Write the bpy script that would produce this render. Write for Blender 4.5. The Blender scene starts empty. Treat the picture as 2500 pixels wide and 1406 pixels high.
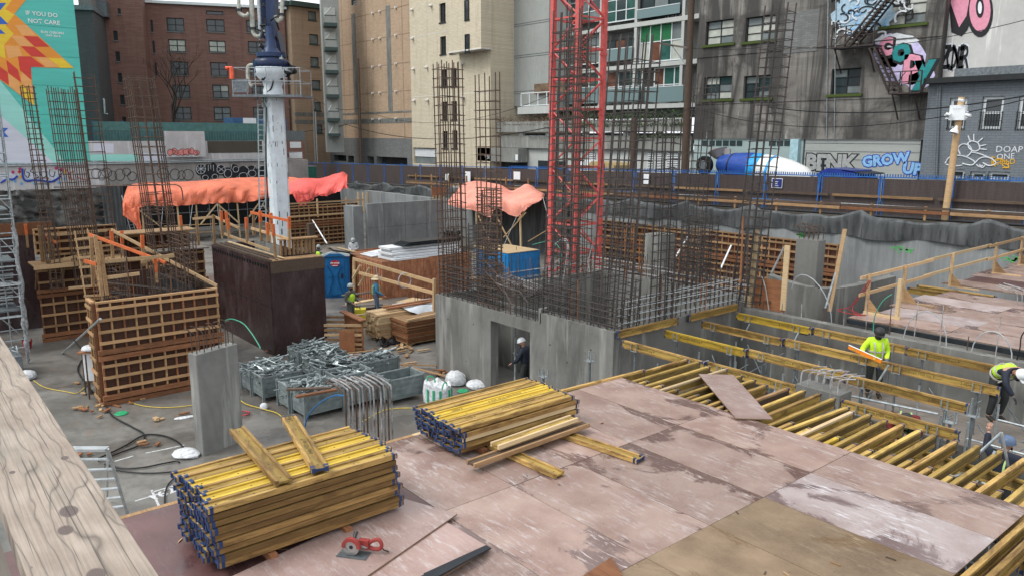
import bpy, bmesh, math, random
from mathutils import Vector, Matrix
import numpy as np
R = random.Random(7)
SC = bpy.context.scene
COL = SC.collection
# ------------------------------------------------------------------ camera, sky, sun, exposure
F_PX, PITCH, YAW, ROLL = 1867.6, 0.195068, 0.879516, 0.0030645
CAM = Vector((7.73171, -6.43075, 4.82604))
_cy, _sy, _cp, _sp, _cr, _sr = math.cos(YAW), math.sin(YAW), math.cos(PITCH), math.sin(PITCH), math.cos(ROLL), math.sin(ROLL)
RIGHT = Vector((_cy, _sy, 0)); FWD = Vector((-_sy*_cp, _cy*_cp, -_sp)); UP = RIGHT.cross(FWD)
cam_d = bpy.data.cameras.new('camera'); cam = bpy.data.objects.new('camera', cam_d); COL.objects.link(cam)
cam_d.sensor_width = 36.0; cam_d.lens = F_PX/2500*36.0; cam_d.clip_start = 0.05; cam_d.clip_end = 600
_r = (RIGHT*_cr + UP*_sr).normalized()
_u = _r.cross(FWD).normalized()
cam.matrix_world = Matrix(((_r.x, _u.x, -FWD.x, CAM.x), (_r.y, _u.y, -FWD.y, CAM.y), (_r.z, _u.z, -FWD.z, CAM.z), (0, 0, 0, 1)))
SC.camera = cam
W = bpy.data.worlds.new('World'); SC.world = W; W.use_nodes = True
_n = W.node_tree.nodes; _l = W.node_tree.links
_bg = _n['Background']; _sky = _n.new('ShaderNodeTexSky'); _sky.sky_type = 'NISHITA'; _sky.sun_disc = False
SUN_EL, SUN_AZ = math.radians(52), math.radians(200)
_sky.sun_elevation = SUN_EL; _sky.sun_rotation = SUN_AZ; _sky.air_density = 1.0; _sky.dust_density = 3.0; _sky.ozone_density = 1.0
_hs = _n.new('ShaderNodeHueSaturation'); _hs.inputs['Saturation'].default_value = 0.10; _hs.inputs['Value'].default_value = 1.0
_mx = _n.new('ShaderNodeMixRGB'); _mx.blend_type = 'MIX'; _mx.inputs['Fac'].default_value = 0.72
_mx.inputs['Color2'].default_value = (7.6, 8.0, 8.5, 1)      # the cloud layer: an even pale grey over the whole sky
_l.new(_sky.outputs[0], _hs.inputs['Color']); _l.new(_hs.outputs[0], _mx.inputs['Color1']); _l.new(_mx.outputs[0], _bg.inputs['Color'])
_bg.inputs['Strength'].default_value = 0.15
sun_d = bpy.data.lights.new('sun', 'SUN'); sun = bpy.data.objects.new('sun', sun_d); COL.objects.link(sun)
sun_d.energy = 1.5; sun_d.angle = math.radians(22); sun_d.color = (1.0, 0.98, 0.95)
_sd = Vector((math.sin(SUN_AZ)*math.cos(SUN_EL), math.cos(SUN_AZ)*math.cos(SUN_EL), math.sin(SUN_EL)))
sun.rotation_euler = _sd.to_track_quat('Z', 'Y').to_euler()
SC.view_settings.view_transform = 'Standard'; SC.view_settings.look = 'None'
SC.view_settings.exposure = 0.46; SC.view_settings.gamma = 1.0; SC.view_settings.use_curve_mapping = False
SC.cycles.max_bounces = 5; SC.cycles.diffuse_bounces = 2; SC.cycles.glossy_bounces = 2; SC.cycles.transmission_bounces = 3
SC.cycles.transparent_max_bounces = 12; SC.cycles.caustics_reflective = False; SC.cycles.caustics_refractive = False
SC.cycles.use_denoising = True

# ------------------------------------------------------------------ survey helpers: a sight line through the lens met with a real plane
def sight(px, py):
    u = (px-1250)/F_PX; v = (py-703)/F_PX
    u, v = _cr*u+_sr*v, -_sr*u+_cr*v
    return RIGHT*u + FWD - UP*v
def pt(px, py, **k):
    (ax, val), = k.items(); i = 'abz'.index(ax); d = sight(px, py)
    return CAM + d*((val-CAM[i])/d[i])
def ptd(px, py, depth):
    d = sight(px, py); return CAM + d*(depth/d.dot(FWD))

# ------------------------------------------------------------------ mesh building
class MB:
    def __init__(s): s.v = []; s.f = []
    def add(s, vs, fs):
        o = len(s.v); s.v += [tuple(p) for p in vs]; s.f += [tuple(i+o for i in f) for f in fs]; return s
    def hexa(s, c): return s.add(c, [(0,3,2,1),(4,5,6,7),(0,1,5,4),(1,2,6,5),(2,3,7,6),(3,0,4,7)])
    def box(s, x0, x1, y0, y1, z0, z1):
        return s.hexa([(x0,y0,z0),(x1,y0,z0),(x1,y1,z0),(x0,y1,z0),(x0,y0,z1),(x1,y0,z1),(x1,y1,z1),(x0,y1,z1)])
    def cbox(s, c, sz, rz=0.0, M=None):
        M = M or Matrix.Rotation(rz, 3, 'Z'); c = Vector(c); h = [k/2 for k in sz]
        return s.hexa([c+M@Vector((sx*h[0], sy*h[1], sz_*h[2])) for sz_ in (-1,1) for sx, sy in ((-1,-1),(1,-1),(1,1),(-1,1))])
    def bar(s, p, q, w, h, up=(0,0,1)):
        p = Vector(p); q = Vector(q); d = (q-p).normalized(); up = Vector(up)
        if abs(d.dot(up)) > .98: up = Vector((1,0,0)) if abs(d.x) < .9 else Vector((0,1,0))
        r = d.cross(up).normalized()*(w/2); u = r.cross(d).normalized()*(h/2)
        return s.hexa([p-r-u, p+r-u, q+r-u, q-r-u, p-r+u, p+r+u, q+r+u, q-r+u])
    def tube(s, p, q, r, n=6, r2=None, cap=True):
        p = Vector(p); q = Vector(q); d = (q-p)
        if d.length < 1e-6: return s
        d.normalize(); r2 = r if r2 is None else r2
        a = d.orthogonal().normalized(); b = d.cross(a)
        vs = [p+(a*math.cos(t)+b*math.sin(t))*r for t in [2*math.pi*i/n for i in range(n)]]
        vs += [q+(a*math.cos(t)+b*math.sin(t))*r2 for t in [2*math.pi*i/n for i in range(n)]]
        fs = [(i, (i+1)%n, n+(i+1)%n, n+i) for i in range(n)]
        if cap: fs += [tuple(range(n-1,-1,-1)), tuple(range(n, 2*n))]
        return s.add(vs, fs)
    def path(s, pts, r, n=5, closed=False):
        P = [Vector(p) for p in pts]; m = len(P); o = len(s.v); ref = None
        for i, p in enumerate(P):
            d = (P[(i+1)%m]-P[i-1]) if closed else (P[min(i+1, m-1)]-P[max(i-1, 0)])
            if d.length < 1e-9: d = Vector((0,0,1))
            d.normalize()
            a = (ref-d*ref.dot(d)) if ref is not None else d.orthogonal()
            if a.length < 1e-6: a = d.orthogonal()
            a.normalize(); ref = a; b = d.cross(a); rr = r[i] if isinstance(r, (list, tuple)) else r
            s.v += [tuple(p+(a*math.cos(2*math.pi*k/n)+b*math.sin(2*math.pi*k/n))*rr) for k in range(n)]
        for i in range(m if closed else m-1):
            j = (i+1) % m
            s.f += [(o+i*n+k, o+i*n+(k+1)%n, o+j*n+(k+1)%n, o+j*n+k) for k in range(n)]
        if not closed: s.f += [tuple(o+k for k in range(n-1,-1,-1)), tuple(o+(m-1)*n+k for k in range(n))]
        return s
    def prism(s, pts, off):
        n = len(pts); P = [Vector(p) for p in pts]; off = Vector(off)
        return s.add(P+[p+off for p in P], [tuple(range(n-1,-1,-1)), tuple(range(n, 2*n))]+[(i, (i+1)%n, n+(i+1)%n, n+i) for i in range(n)])
    def quad(s, a, b, c, d): return s.add([a,b,c,d], [(0,1,2,3)])
    def lathe(s, c, prof, n=16, ax=(0,0,1)):
        ax = Vector(ax).normalized(); a = ax.orthogonal().normalized(); b = ax.cross(a); c = Vector(c); o = len(s.v)
        for r, h in prof: s.v += [tuple(c+ax*h+(a*math.cos(2*math.pi*k/n)+b*math.sin(2*math.pi*k/n))*r) for k in range(n)]
        m = len(prof)
        for i in range(m-1): s.f += [(o+i*n+k, o+i*n+(k+1)%n, o+(i+1)*n+(k+1)%n, o+(i+1)*n+k) for k in range(n)]
        s.f += [tuple(o+k for k in range(n-1,-1,-1)), tuple(o+(m-1)*n+k for k in range(n))]
        return s
    def grid(s, fn, nu, nv):
        o = len(s.v)
        for j in range(nv+1):
            for i in range(nu+1): s.v.append(tuple(fn(i/nu, j/nv)))
        for j in range(nv):
            for i in range(nu):
                a = o+j*(nu+1)+i; s.f.append((a, a+1, a+nu+2, a+nu+1))
        return s
    def mesh(s, name, m=None, smooth=False):
        me = bpy.data.meshes.new(name); me.from_pydata(s.v, [], s.f); me.update()
        if m: me.materials.append(m)
        if smooth:
            me.shade_smooth()
            try: me.set_sharp_from_angle(angle=math.radians(42))
            except Exception: pass
        return me
def link(name, data, parent=None, loc=None, rot=None):
    o = bpy.data.objects.new(name, data); COL.objects.link(o)
    if loc is not None: o.location = loc
    if rot is not None: o.rotation_euler = rot
    if parent is not None:
        o.parent = parent
    return o
def part(name, mb, m, parent=None, smooth=False, world=True, label=None):
    """one mesh object; when world=True its vertices are world coordinates even under a moved parent"""
    me = mb if isinstance(mb, bpy.types.Mesh) else mb.mesh(name, m, smooth)
    o = link(name, me, parent)
    if parent is not None and world: o.matrix_parent_inverse = WORLDINV.get(parent.name) or Matrix()
    if label: o['label'] = label
    return o
WORLDINV = {}
def thing(name, label, cat, loc=(0,0,0), rz=0.0, group=None):
    o = bpy.data.objects.new(name, None); COL.objects.link(o); o.empty_display_size = .2
    o.location = loc; o.rotation_euler = (0,0,rz); o['label'] = label; o['category'] = cat; o['kind'] = 'thing'
    if group: o['group'] = group
    WORLDINV[o.name] = (Matrix.Translation(Vector(loc)) @ Matrix.Rotation(rz, 4, 'Z')).inverted()
    return o
def solo(name, mb, m, label, cat, group=None, kind=None, smooth=False):
    o = part(name, mb, m, None, smooth)
    o['label'] = label; o['category'] = cat
    if group: o['group'] = group
    o['kind'] = kind or 'thing'
    return o
def struct(name, mb, m, label=None, smooth=False, kind='structure', parent=None):
    o = part(name, mb, m, parent, smooth)
    if parent is None: o['kind'] = kind
    if label and parent is None: o['label'] = label
    return o
def copy_tree(o, parent=None, kids=None):
    c = o.copy(); COL.objects.link(c)
    if parent is not None: c.parent = parent
    for ch in list(KIDS.get(o.name, o.children)): copy_tree(ch, c)
    return c
KIDS = {}
def poly_smooth(pts, n=6, closed=False):
    P = [Vector(p) for p in pts]; out = []; m = len(P)
    rng = range(m if closed else m-1)
    for i in rng:
        p0 = P[(i-1)%m] if closed or i > 0 else P[i]; p1 = P[i]; p2 = P[(i+1)%m]; p3 = P[(i+2)%m] if closed or i+2 < m else p2
        for k in range(n):
            t = k/n; out.append(.5*((2*p1)+(-p0+p2)*t+(2*p0-5*p1+4*p2-p3)*t*t+(-p0+3*p1-3*p2+p3)*t**3))
    if not closed: out.append(P[-1])
    return out

# ------------------------------------------------------------------ procedural materials
class NT:
    def __init__(s, name):
        s.m = bpy.data.materials.new(name); s.m.use_nodes = True; s.t = s.m.node_tree; s.n = s.t.nodes; s.L = s.t.links
        s.b = s.n['Principled BSDF']; s.tc = s.n.new('ShaderNodeTexCoord'); s.oi = None
        s.co = s.tc.outputs['Object']
    def rnd(s):
        if s.oi is None: s.oi = s.n.new('ShaderNodeObjectInfo')
        return s.oi.outputs['Random']
    def jitter(s, k=37.0):
        """shift the pattern by the object's own random number, so copies of one mesh do not look alike"""
        m = s.n.new('ShaderNodeVectorMath'); m.operation = 'ADD'
        q = s.n.new('ShaderNodeMath'); q.operation = 'MULTIPLY'; q.inputs[1].default_value = k; s.L.new(s.rnd(), q.inputs[0])
        s.L.new(s.co, m.inputs[0]); s.L.new(q.outputs[0], m.inputs[1]); s.co = m.outputs[0]; return s
    def noise(s, scale=(1,1,1), detail=4, rough=.55, dist=0.0, co=None):
        mp = s.n.new('ShaderNodeMapping'); s.L.new(co or s.co, mp.inputs[0])
        mp.inputs['Scale'].default_value = scale if hasattr(scale, '__len__') else (scale,)*3
        t = s.n.new('ShaderNodeTexNoise'); t.inputs['Scale'].default_value = 1.0; t.inputs['Detail'].default_value = detail
        t.inputs['Roughness'].default_value = rough; t.inputs['Distortion'].default_value = dist
        s.L.new(mp.outputs[0], t.inputs['Vector']); return t.outputs['Fac']
    def vor(s, scale=1.0, feature='F1', out='Distance', co=None, rnd=1.0):
        mp = s.n.new('ShaderNodeMapping'); s.L.new(co or s.co, mp.inputs[0])
        mp.inputs['Scale'].default_value = scale if hasattr(scale, '__len__') else (scale,)*3
        t = s.n.new('ShaderNodeTexVoronoi'); t.feature = feature; t.inputs['Scale'].default_value = 1.0; t.inputs['Randomness'].default_value = rnd
        s.L.new(mp.outputs[0], t.inputs['Vector']); return t.outputs[out]
    def ramp(s, fac, lo, hi, c0=0.0, c1=1.0):
        r = s.n.new('ShaderNodeMapRange'); r.inputs[1].default_value = lo; r.inputs[2].default_value = hi
        r.inputs[3].default_value = c0; r.inputs[4].default_value = c1; r.clamp = True; s.L.new(fac, r.inputs[0]); return r.outputs[0]
    def mix(s, fac, a, b, mode='MIX'):
        x = s.n.new('ShaderNodeMixRGB'); x.blend_type = mode
        for i, v in ((0, fac), (1, a), (2, b)):
            if hasattr(v, 'is_linked') or isinstance(v, bpy.types.NodeSocket): s.L.new(v, x.inputs[i])
            elif i == 0: x.inputs[0].default_value = v
            else: x.inputs[i].default_value = (*v[:3], 1) if hasattr(v, '__len__') else (v, v, v, 1)
        return x.outputs[0]
    def math(s, op, a, b=None):
        x = s.n.new('ShaderNodeMath'); x.operation = op
        for i, v in ((0, a), (1, b)):
            if v is None: continue
            if isinstance(v, bpy.types.NodeSocket): s.L.new(v, x.inputs[i])
            else: x.inputs[i].default_value = v
        return x.outputs[0]
    def col(s, c):
        if isinstance(c, bpy.types.NodeSocket): s.L.new(c, s.b.inputs['Base Color'])
        else: s.b.inputs['Base Color'].default_value = (*c[:3], 1)
        return s
    def rough(s, r):
        if isinstance(r, bpy.types.NodeSocket): s.L.new(r, s.b.inputs['Roughness'])
        else: s.b.inputs['Roughness'].default_value = r
        return s
    def metal(s, v): s.b.inputs['Metallic'].default_value = v; return s
    def spec(s, v): s.b.inputs['Specular IOR Level'].default_value = v; return s
    def bump(s, h, strength=.4, dist=.01):
        x = s.n.new('ShaderNodeBump'); x.inputs['Strength'].default_value = strength; x.inputs['Distance'].default_value = dist
        s.L.new(h, x.inputs['Height']); s.L.new(x.outputs[0], s.b.inputs['Normal']); return s
def plain(name, c, rough=.6, metal=0.0, var=.18, scale=6.0, bump=0.0, jit=True, spec=.25):
    """one colour, a little mottled"""
    t = NT(name)
    if jit: t.jitter()
    f = t.noise(scale, 3)
    d = [k*(1-var) for k in c]; e = [min(1, k*(1+var)) for k in c]
    t.col(t.mix(t.ramp(f, .3, .7), d, e)).rough(rough).metal(metal).spec(spec)
    if bump: t.bump(f, bump, .01)
    return t.m
def wood(name, c1, c2, grain=(1.5, 22, 22), rough=.7, var=.3, dirt=0.0, dirtc=(.05,.04,.03)):
    """sawn timber: grain along the object's local x, tone different from piece to piece"""
    t = NT(name); t.jitter()
    g = t.noise(grain, 5, .6, .6); g2 = t.noise((grain[0]*4, grain[1]*3, grain[2]*3), 3)
    c = t.mix(t.ramp(g, .3, .7), c1, c2)
    c = t.mix(t.ramp(g2, .55, .8, 0, .35), c, [k*.45 for k in c1])
    c = t.mix(1.0, c, t.mix(t.rnd(), (1-var,)*3, (1+var*.6,)*3), 'MULTIPLY')
    if dirt: c = t.mix(t.ramp(t.noise(2.2, 5, .65), .45, .7, 0, dirt), c, dirtc)
    t.col(c).rough(rough).spec(.2).bump(g, .25, .004); return t.m
def concrete(name, c=(.30,.31,.30), stain=.6, streak=True, wet=.4, scale=1.0, rough=.75, light=.35):
    t = NT(name)
    n1 = t.noise(.55*scale, 6, .6); n2 = t.noise(5*scale, 5, .6)
    col = t.mix(t.ramp(n1, .3, .7), [k*(1-.35*stain) for k in c], [k*(1+.25*stain) for k in c])
    col = t.mix(t.ramp(n2, .35, .75, 0, .35), col, [k*1.25 for k in c])
    r = None
    if streak:
        s1 = t.noise((.95*scale, .95*scale, .22*scale), 6, .68, .7); s2 = t.noise((3.1, 3.1, .3), 4, .6)
        dark = t.ramp(s1, .47, .66, 0, .62*stain); col = t.mix(dark, col, [k*.42 for k in c])
        lt = t.ramp(s2, .56, .66, 0, light); col = t.mix(lt, col, [min(1, k*1.9) for k in c])
    pores = t.vor(9.0); col = t.mix(t.ramp(pores, .02, .05, .6, 0), col, [k*.25 for k in c])
    t.col(col).rough(t.ramp(n1, .3, .7, rough-wet*.5, rough)).spec(.3).bump(n2, .3, .006); return t.m
M = {}
M['concrete'] = concrete('cast concrete', (.175,.172,.158), 1.0, light=.55)
M['concrete_pale'] = concrete('pale cast concrete', (.215,.215,.20), .95, light=.6)
M['concrete_dark'] = concrete('damp cast concrete', (.19,.2,.2), .8)
def _floor():
    t = NT('wet concrete floor'); n1 = t.noise(.35, 7, .62, .6); n2 = t.noise(3.2, 6, .65); n3 = t.noise((.9, 2.6, 1), 5, .6, 1.0)
    c = t.mix(t.ramp(n1, .35, .65), (.095,.088,.079), (.20,.188,.168))
    c = t.mix(t.ramp(n2, .45, .68, 0, .6), c, (.085,.078,.066)); c = t.mix(t.ramp(n3, .56, .66, 0, .5), c, (.17,.13,.10))
    t.col(c).rough(t.ramp(n1, .38, .62, .24, .62)).bump(n2, .3, .008); return t.m
M['floor'] = _floor()
M['dark_bay_floor'] = concrete('darkened bay floor', (.055,.05,.043), .8, False)  # darkness low in the bay put into the floor colour
def _ply(name, base, base2, white, dark, wamt=1.0, wetamt=1.0):
    """film faced deck sheet: pink brown film, scuffs along the sheet, damp dark patches with crisp edges"""
    t = NT(name); t.jitter(53.0); r = t.rnd()
    cell = t.noise(1.6, 4); big = t.noise((.55, .8, .7), 7, .62, .8); sc = t.noise((3.2, 17, 9), 6, .72, .8); sc2 = t.noise((1.3, 2.4, 2), 5, .65, .5)
    fine = t.noise((30, 46, 40), 3, .6)
    c = t.mix(t.ramp(cell, .34, .64), base, base2)
    c = t.mix(1.0, c, t.mix(r, (.72,.74,.75), (1.14,1.12,1.12)), 'MULTIPLY')
    c = t.mix(t.ramp(fine, .35, .7, 0, .25), c, [min(1, k*1.3) for k in base2])
    w = t.math('MULTIPLY', t.ramp(sc, .50, .66), t.ramp(sc2, .44, .60)); c = t.mix(t.math('MULTIPLY', w, .68*wamt), c, white)
    sp = t.math('MULTIPLY', t.ramp(t.noise((9, 30, 20), 4, .7), .66, .72), .6*wamt); c = t.mix(sp, c, white)
    s3 = t.n.new('ShaderNodeSeparateXYZ'); t.L.new(t.tc.outputs['Object'], s3.inputs[0])
    ed = t.math('MINIMUM', t.math('MINIMUM', s3.outputs[1], t.math('SUBTRACT', 1.22, s3.outputs[1])), t.math('MINIMUM', s3.outputs[0], t.math('SUBTRACT', 2.44, s3.outputs[0])))
    big = t.math('ADD', big, t.ramp(ed, 0, .28, .055, -.03))      # water stands along the joints
    wet = t.math('MULTIPLY', t.ramp(big, .55, .60), t.ramp(sc, .62, .56)); wet = t.math('MULTIPLY', wet, .72*wetamt); c = t.mix(wet, c, dark)
    c = t.mix(t.ramp(t.vor((3.28, 4.92, .001), co=t.tc.outputs['Object'], rnd=.12), .028, .045, .8, 0), c, (.05,.035,.03))      # nail heads
    t.col(c).rough(t.ramp(wet, 0, .7, .42, .13)).bump(sc, .12, .003); return t.m
M['ply_pink'] = _ply('pink film faced plywood', (.225,.142,.115), (.33,.235,.195), (.56,.52,.51), (.085,.047,.043))
M['ply_loose'] = _ply('loose pink plywood', (.24,.155,.13), (.345,.245,.215), (.58,.54,.53), (.1,.06,.06), .8, 0.0)
M['ply_white'] = _ply('scuffed whitish plywood', (.27,.20,.18), (.39,.325,.31), (.62,.60,.62), (.10,.06,.06), 1.3)
M['ply_brown'] = _ply('muddy brown plywood', (.135,.088,.052), (.235,.165,.10), (.38,.30,.20), (.13,.075,.035), .5, .6)
M['ply_maroon'] = _ply('dark maroon plywood', (.085,.04,.038), (.13,.065,.06), (.30,.22,.22), (.05,.025,.025), .35, .6)
M['ply_edge'] = plain('plywood edge', (.20,.13,.08), .8)
M['black_edge'] = plain('black painted panel edge', (.018,.022,.026), .45)
def _film():
    t = NT('dark film faced form panel'); n = t.noise(.8, 6, .65, .4); n2 = t.noise((2.2, 2.2, .7), 6, .7); n3 = t.noise(9, 4)
    c = t.mix(t.ramp(n, .3, .7), (.028,.016,.017), (.055,.032,.033)); c = t.mix(t.ramp(n2, .52, .72, 0, .55), c, (.14,.10,.105))
    c = t.mix(t.ramp(n3, .66, .75, 0, .3), c, (.2,.16,.16)); t.col(c).rough(t.ramp(n2, .4, .7, .22, .55)); return t.m
M['film'] = _film()
M['wood_new'] = wood('fresh sawn lumber', (.42,.27,.14), (.56,.39,.22), dirt=.12)
M['wood_new2'] = wood('pale fresh lumber', (.50,.36,.20), (.62,.47,.28), dirt=.06)
M['wood_mid'] = wood('used form lumber', (.25,.145,.07), (.40,.25,.13), dirt=.35)
M['wood_red'] = wood('wet red brown lumber', (.19,.075,.035), (.32,.145,.07), dirt=.35)
M['form_face'] = wood('shadowed form plywood', (.055,.026,.018), (.11,.05,.032), dirt=.3)  # shade behind studs and rails put into the dark face colour
M['wood_dark'] = wood('dark weathered lumber', (.07,.048,.036), (.13,.09,.065), dirt=.3)
M['wood_grey'] = wood('grey weathered lumber', (.14,.12,.10), (.24,.21,.18), dirt=.3)
M['orange_paint'] = plain('orange spray paint on wood', (.52,.125,.04), .7)
def _h20(name, c1, c2, dirt=.5):
    t = NT(name); t.jitter(); g = t.noise((2.2, 26, 26), 5, .6, .5); d = t.noise((1.4, 6, 6), 6, .68, .8)
    c = t.mix(t.ramp(g, .3, .7), c1, c2)
    c = t.mix(1.0, c, t.mix(t.rnd(), (.55,.52,.48), (1.25,1.22,1.18)), 'MULTIPLY')
    c = t.mix(t.ramp(d, .47, .63, 0, dirt), c, (.10,.052,.02)); t.col(c).rough(.6).spec(.25).bump(g, .2, .003); return t.m
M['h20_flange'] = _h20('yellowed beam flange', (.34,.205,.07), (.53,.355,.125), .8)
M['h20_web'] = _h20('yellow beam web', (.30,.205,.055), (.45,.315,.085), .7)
M['h20_new'] = _h20('bright yellow beam', (.48,.33,.045), (.62,.44,.06), .4)
M['blue_cap'] = plain('blue plastic end cap', (.024,.045,.115), .45, var=.35)
M['galv'] = plain('galvanised steel', (.33,.36,.37), .42, .55, .3, 9)
M['galv_dark'] = plain('dull galvanised steel', (.16,.18,.19), .5, .5, .3, 9)
M['steel_dark'] = plain('dark oily steel', (.04,.042,.045), .4, .6)
def _rust(name, a, b):
    t = NT(name); t.jitter(); n = t.noise((3, 3, 3), 5, .65); t.col(t.mix(t.ramp(n, .35, .65), a, b)).rough(.8); return t.m
M['rail_wood'] = wood('orange brown form rail', (.34,.19,.09), (.50,.31,.16), dirt=.25)
M['h20_side'] = _h20('shaded beam web', (.15,.11,.045), (.25,.185,.07), .6)  # darker web colour carries the shade under the flanges
M['h20_wet'] = _h20('wet brown beam flange', (.17,.095,.035), (.33,.205,.075), .75)
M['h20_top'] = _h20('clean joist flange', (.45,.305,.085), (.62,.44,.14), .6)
M['rebar'] = _rust('rusted rebar', (.045,.03,.024), (.115,.065,.04))
M['rebar_dark'] = _rust('dark rebar', (.03,.028,.027), (.07,.055,.048))
M['rebar_orange'] = _rust('freshly rusted rebar', (.20,.075,.03), (.32,.13,.05))
M['rebar_cement'] = _rust('cement splashed rebar', (.12,.09,.075), (.42,.42,.42))
M['conduit'] = plain('pale conduit pipe', (.36,.38,.39), .4)
M['conduit_green'] = plain('green conduit', (.05,.28,.18), .4)
M['conduit_blue'] = plain('blue conduit', (.03,.14,.33), .4)
M['cable_black'] = plain('black cable', (.012,.012,.013), .45)
M['cable_yellow'] = plain('yellow cable', (.58,.42,.05), .5)
M['white_bag'] = plain('white woven sack', (.55,.56,.57), .6, var=.3, scale=14, bump=.5)
M['white'] = plain('white paint', (.72,.74,.75), .5, var=.06)
M['green_plastic'] = plain('green plastic', (.03,.30,.13), .5)
M['paint_white'] = plain('sprayed white marking', (.5,.5,.5), .8, var=.3, scale=25)
M['ink'] = plain('black stencil ink', (.05,.035,.02), .7)
M['glass'] = NT('window glass').col((.045,.06,.07)).rough(.08).spec(.7).m
# ================================================================== ground and pit
FL = -3.0
def zs(a): return 1.35+0.0158*(a+3)          # the lane climbs to the right
g = MB(); g.quad((-62,-14,FL),(14,-14,FL),(14,28.8,FL),(-62,28.8,FL)); struct('concrete_floor', g, M['floor'])
M['asphalt'] = concrete('wet asphalt', (.06,.062,.065), .4, False)
g = MB(); g.quad((-420,29.2,zs(-420)),(60,29.2,zs(60)),(60,38.2,zs(60)),(-420,38.2,zs(-420))); struct('lane_road', g, M['asphalt'])
g = MB(); g.quad((-420,38.2,zs(-420)-.02),(60,38.2,zs(60)-.02),(60,420,zs(60)-.02),(-420,420,zs(-420)-.02))
g.quad((-420,-300,.5),(-62.2,-300,.5),(-62.2,29.2,.5),(-420,29.2,.5)); g.quad((14,-300,FL-.02),(60,-300,FL-.02),(60,29.2,FL-.02),(14,29.2,FL-.02)); g.quad((-62.2,-300,FL-.02),(14,-300,FL-.02),(14,-14,FL-.02),(-62.2,-14,FL-.02))
struct('ground', g, M['asphalt'])

# ------------------------------------------------------------------ plywood deck in the foreground, one object per sheet
deck = bpy.data.objects.new('plywood_deck', None); COL.objects.link(deck); deck['kind'] = 'structure'
deck['label'] = 'plywood deck of pink film faced sheets over timber beams'
SHW, SHL = 1.22, 2.44
def sheet_mesh(w=SHW, l=SHL, t=.018):
    m = MB(); e = .0038; m.box(e, l-e, e, w-e, -t, 0); return m
sheet_me = {}
def sheet(a0, b0, mat, l=SHL, w=SHW, dz=0.0, parent=deck):
    k = (mat, round(l,2), round(w,2))
    if k not in sheet_me:
        me = sheet_mesh(w, l).mesh('plywood_sheet', M[mat]); me.materials.append(M['ply_edge'])
        for p in me.polygons:
            if abs(p.normal.z) < .5: p.material_index = 1
        sheet_me[k] = me
    o = link('plywood_sheet', sheet_me[k], parent, (a0, b0, dz)); return o
for ri, a0 in enumerate((-2.44, 0.0, 2.44)):
    for bi in range(-3, 4):
        b0 = bi*SHW; m = 'ply_pink'
        if ri == 0 and bi < -2: m = 'ply_maroon'
        if ri == 0 and bi in (-2, -1): m = 'ply_maroon' if bi < -1 else 'ply_pink'
        if ri == 2 and bi in (-3,-2,-1,0,1): m = 'ply_brown'
        if ri == 2 and bi == 2: m = 'ply_white'
        if ri == 1 and bi == -3: m = 'ply_brown'
        sheet(a0+R.uniform(-.002,.002), b0, m, dz=R.uniform(-.0015,.0015))
for a0, m in ((-2.44,'ply_maroon'),(0,'ply_maroon'),(2.44,'ply_brown')):
    for k in (4,5): sheet(a0, -k*SHW, m)
edge_boards = MB(); edge_boards.box(-2.53,-2.445,-5.4,-.1,-.11,.0)
solo('edge_board', edge_boards, M['wood_mid'], 'long sawn board along the left edge of the plywood deck', 'board')
e2 = MB(); e2.box(-2.53,-2.445,-.09,0.22,-.11,.0); solo('edge_board', e2, M['wood_new2'], 'short pale board at the deck edge left of the small beam stack', 'board')

# ------------------------------------------------------------------ formwork beams (20 cm deep yellow I beams)
def beam_meshes(L, flange='h20_flange', web='h20_web'):
    """local x along the beam; flanges at +-z, web in the middle; origin at the middle"""
    h = L/2; fl = MB().box(-h, h, -.034, .034, -.02, .02).mesh('flange', M[flange])
    wb = MB().box(-h, h, -.0135, .0135, -.062, .062); wb = wb.mesh('web', M[web])
    bo = MB()
    for s in (-1, 1):
        for x in (.12, .55): bo.tube((s*(h-x),-.0145,0),(s*(h-x),.0145,0),.011,8)
    bo = bo.mesh('bolt_hole', M['ink'])
    c = MB()
    for s in (-1, 1): c.hexa([(-.06,-.040,s*.08-.03),(.015,-.030,s*.08-.022),(.015,.030,s*.08-.022),(-.06,.040,s*.08-.03),(-.06,-.040,s*.08+.024),(.015,-.030,s*.08+.016),(.015,.030,s*.08+.016),(-.06,.040,s*.08+.024)])
    c.box(-.004,.004,-.016,.016,-.062,.062); cap = c.mesh('end_cap', M['blue_cap'])
    return dict(L=L, f=fl, w=wb, b=bo, c=cap)
BM = {}
def beam(loc, rz, label, L=2.45, roll=0.0, style='old', caps=(1,1), group=None, holes=True, pitch=0.0, name='formwork_beam'):
    k = (round(L,2), style)
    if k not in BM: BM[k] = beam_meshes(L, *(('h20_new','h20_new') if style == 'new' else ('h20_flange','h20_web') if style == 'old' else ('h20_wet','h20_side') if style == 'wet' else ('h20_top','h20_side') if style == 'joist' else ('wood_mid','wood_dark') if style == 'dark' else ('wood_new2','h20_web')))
    b = BM[k]; o = bpy.data.objects.new(name, None); COL.objects.link(o); o.empty_display_size = .1
    o.matrix_world = Matrix.Translation(Vector(loc)) @ Matrix.Rotation(rz, 4, 'Z') @ Matrix.Rotation(pitch, 4, 'Y') @ Matrix.Rotation(roll, 4, 'X')
    o['label'] = label; o['category'] = 'timber beam'; o['kind'] = 'thing'
    if group: o['group'] = group
    for z in (-.08, .08): link('flange', b['f'], o, (0,0,z))
    link('web', b['w'], o)
    if holes: link('bolt_hole', b['b'], o)
    h = L/2
    if caps[0]: link('end_cap', b['c'], o, (-h,0,0), (0,0,math.pi))
    if caps[1]: link('end_cap', b['c'], o, (h,0,0))
    return o
HALF = math.pi/2
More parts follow.
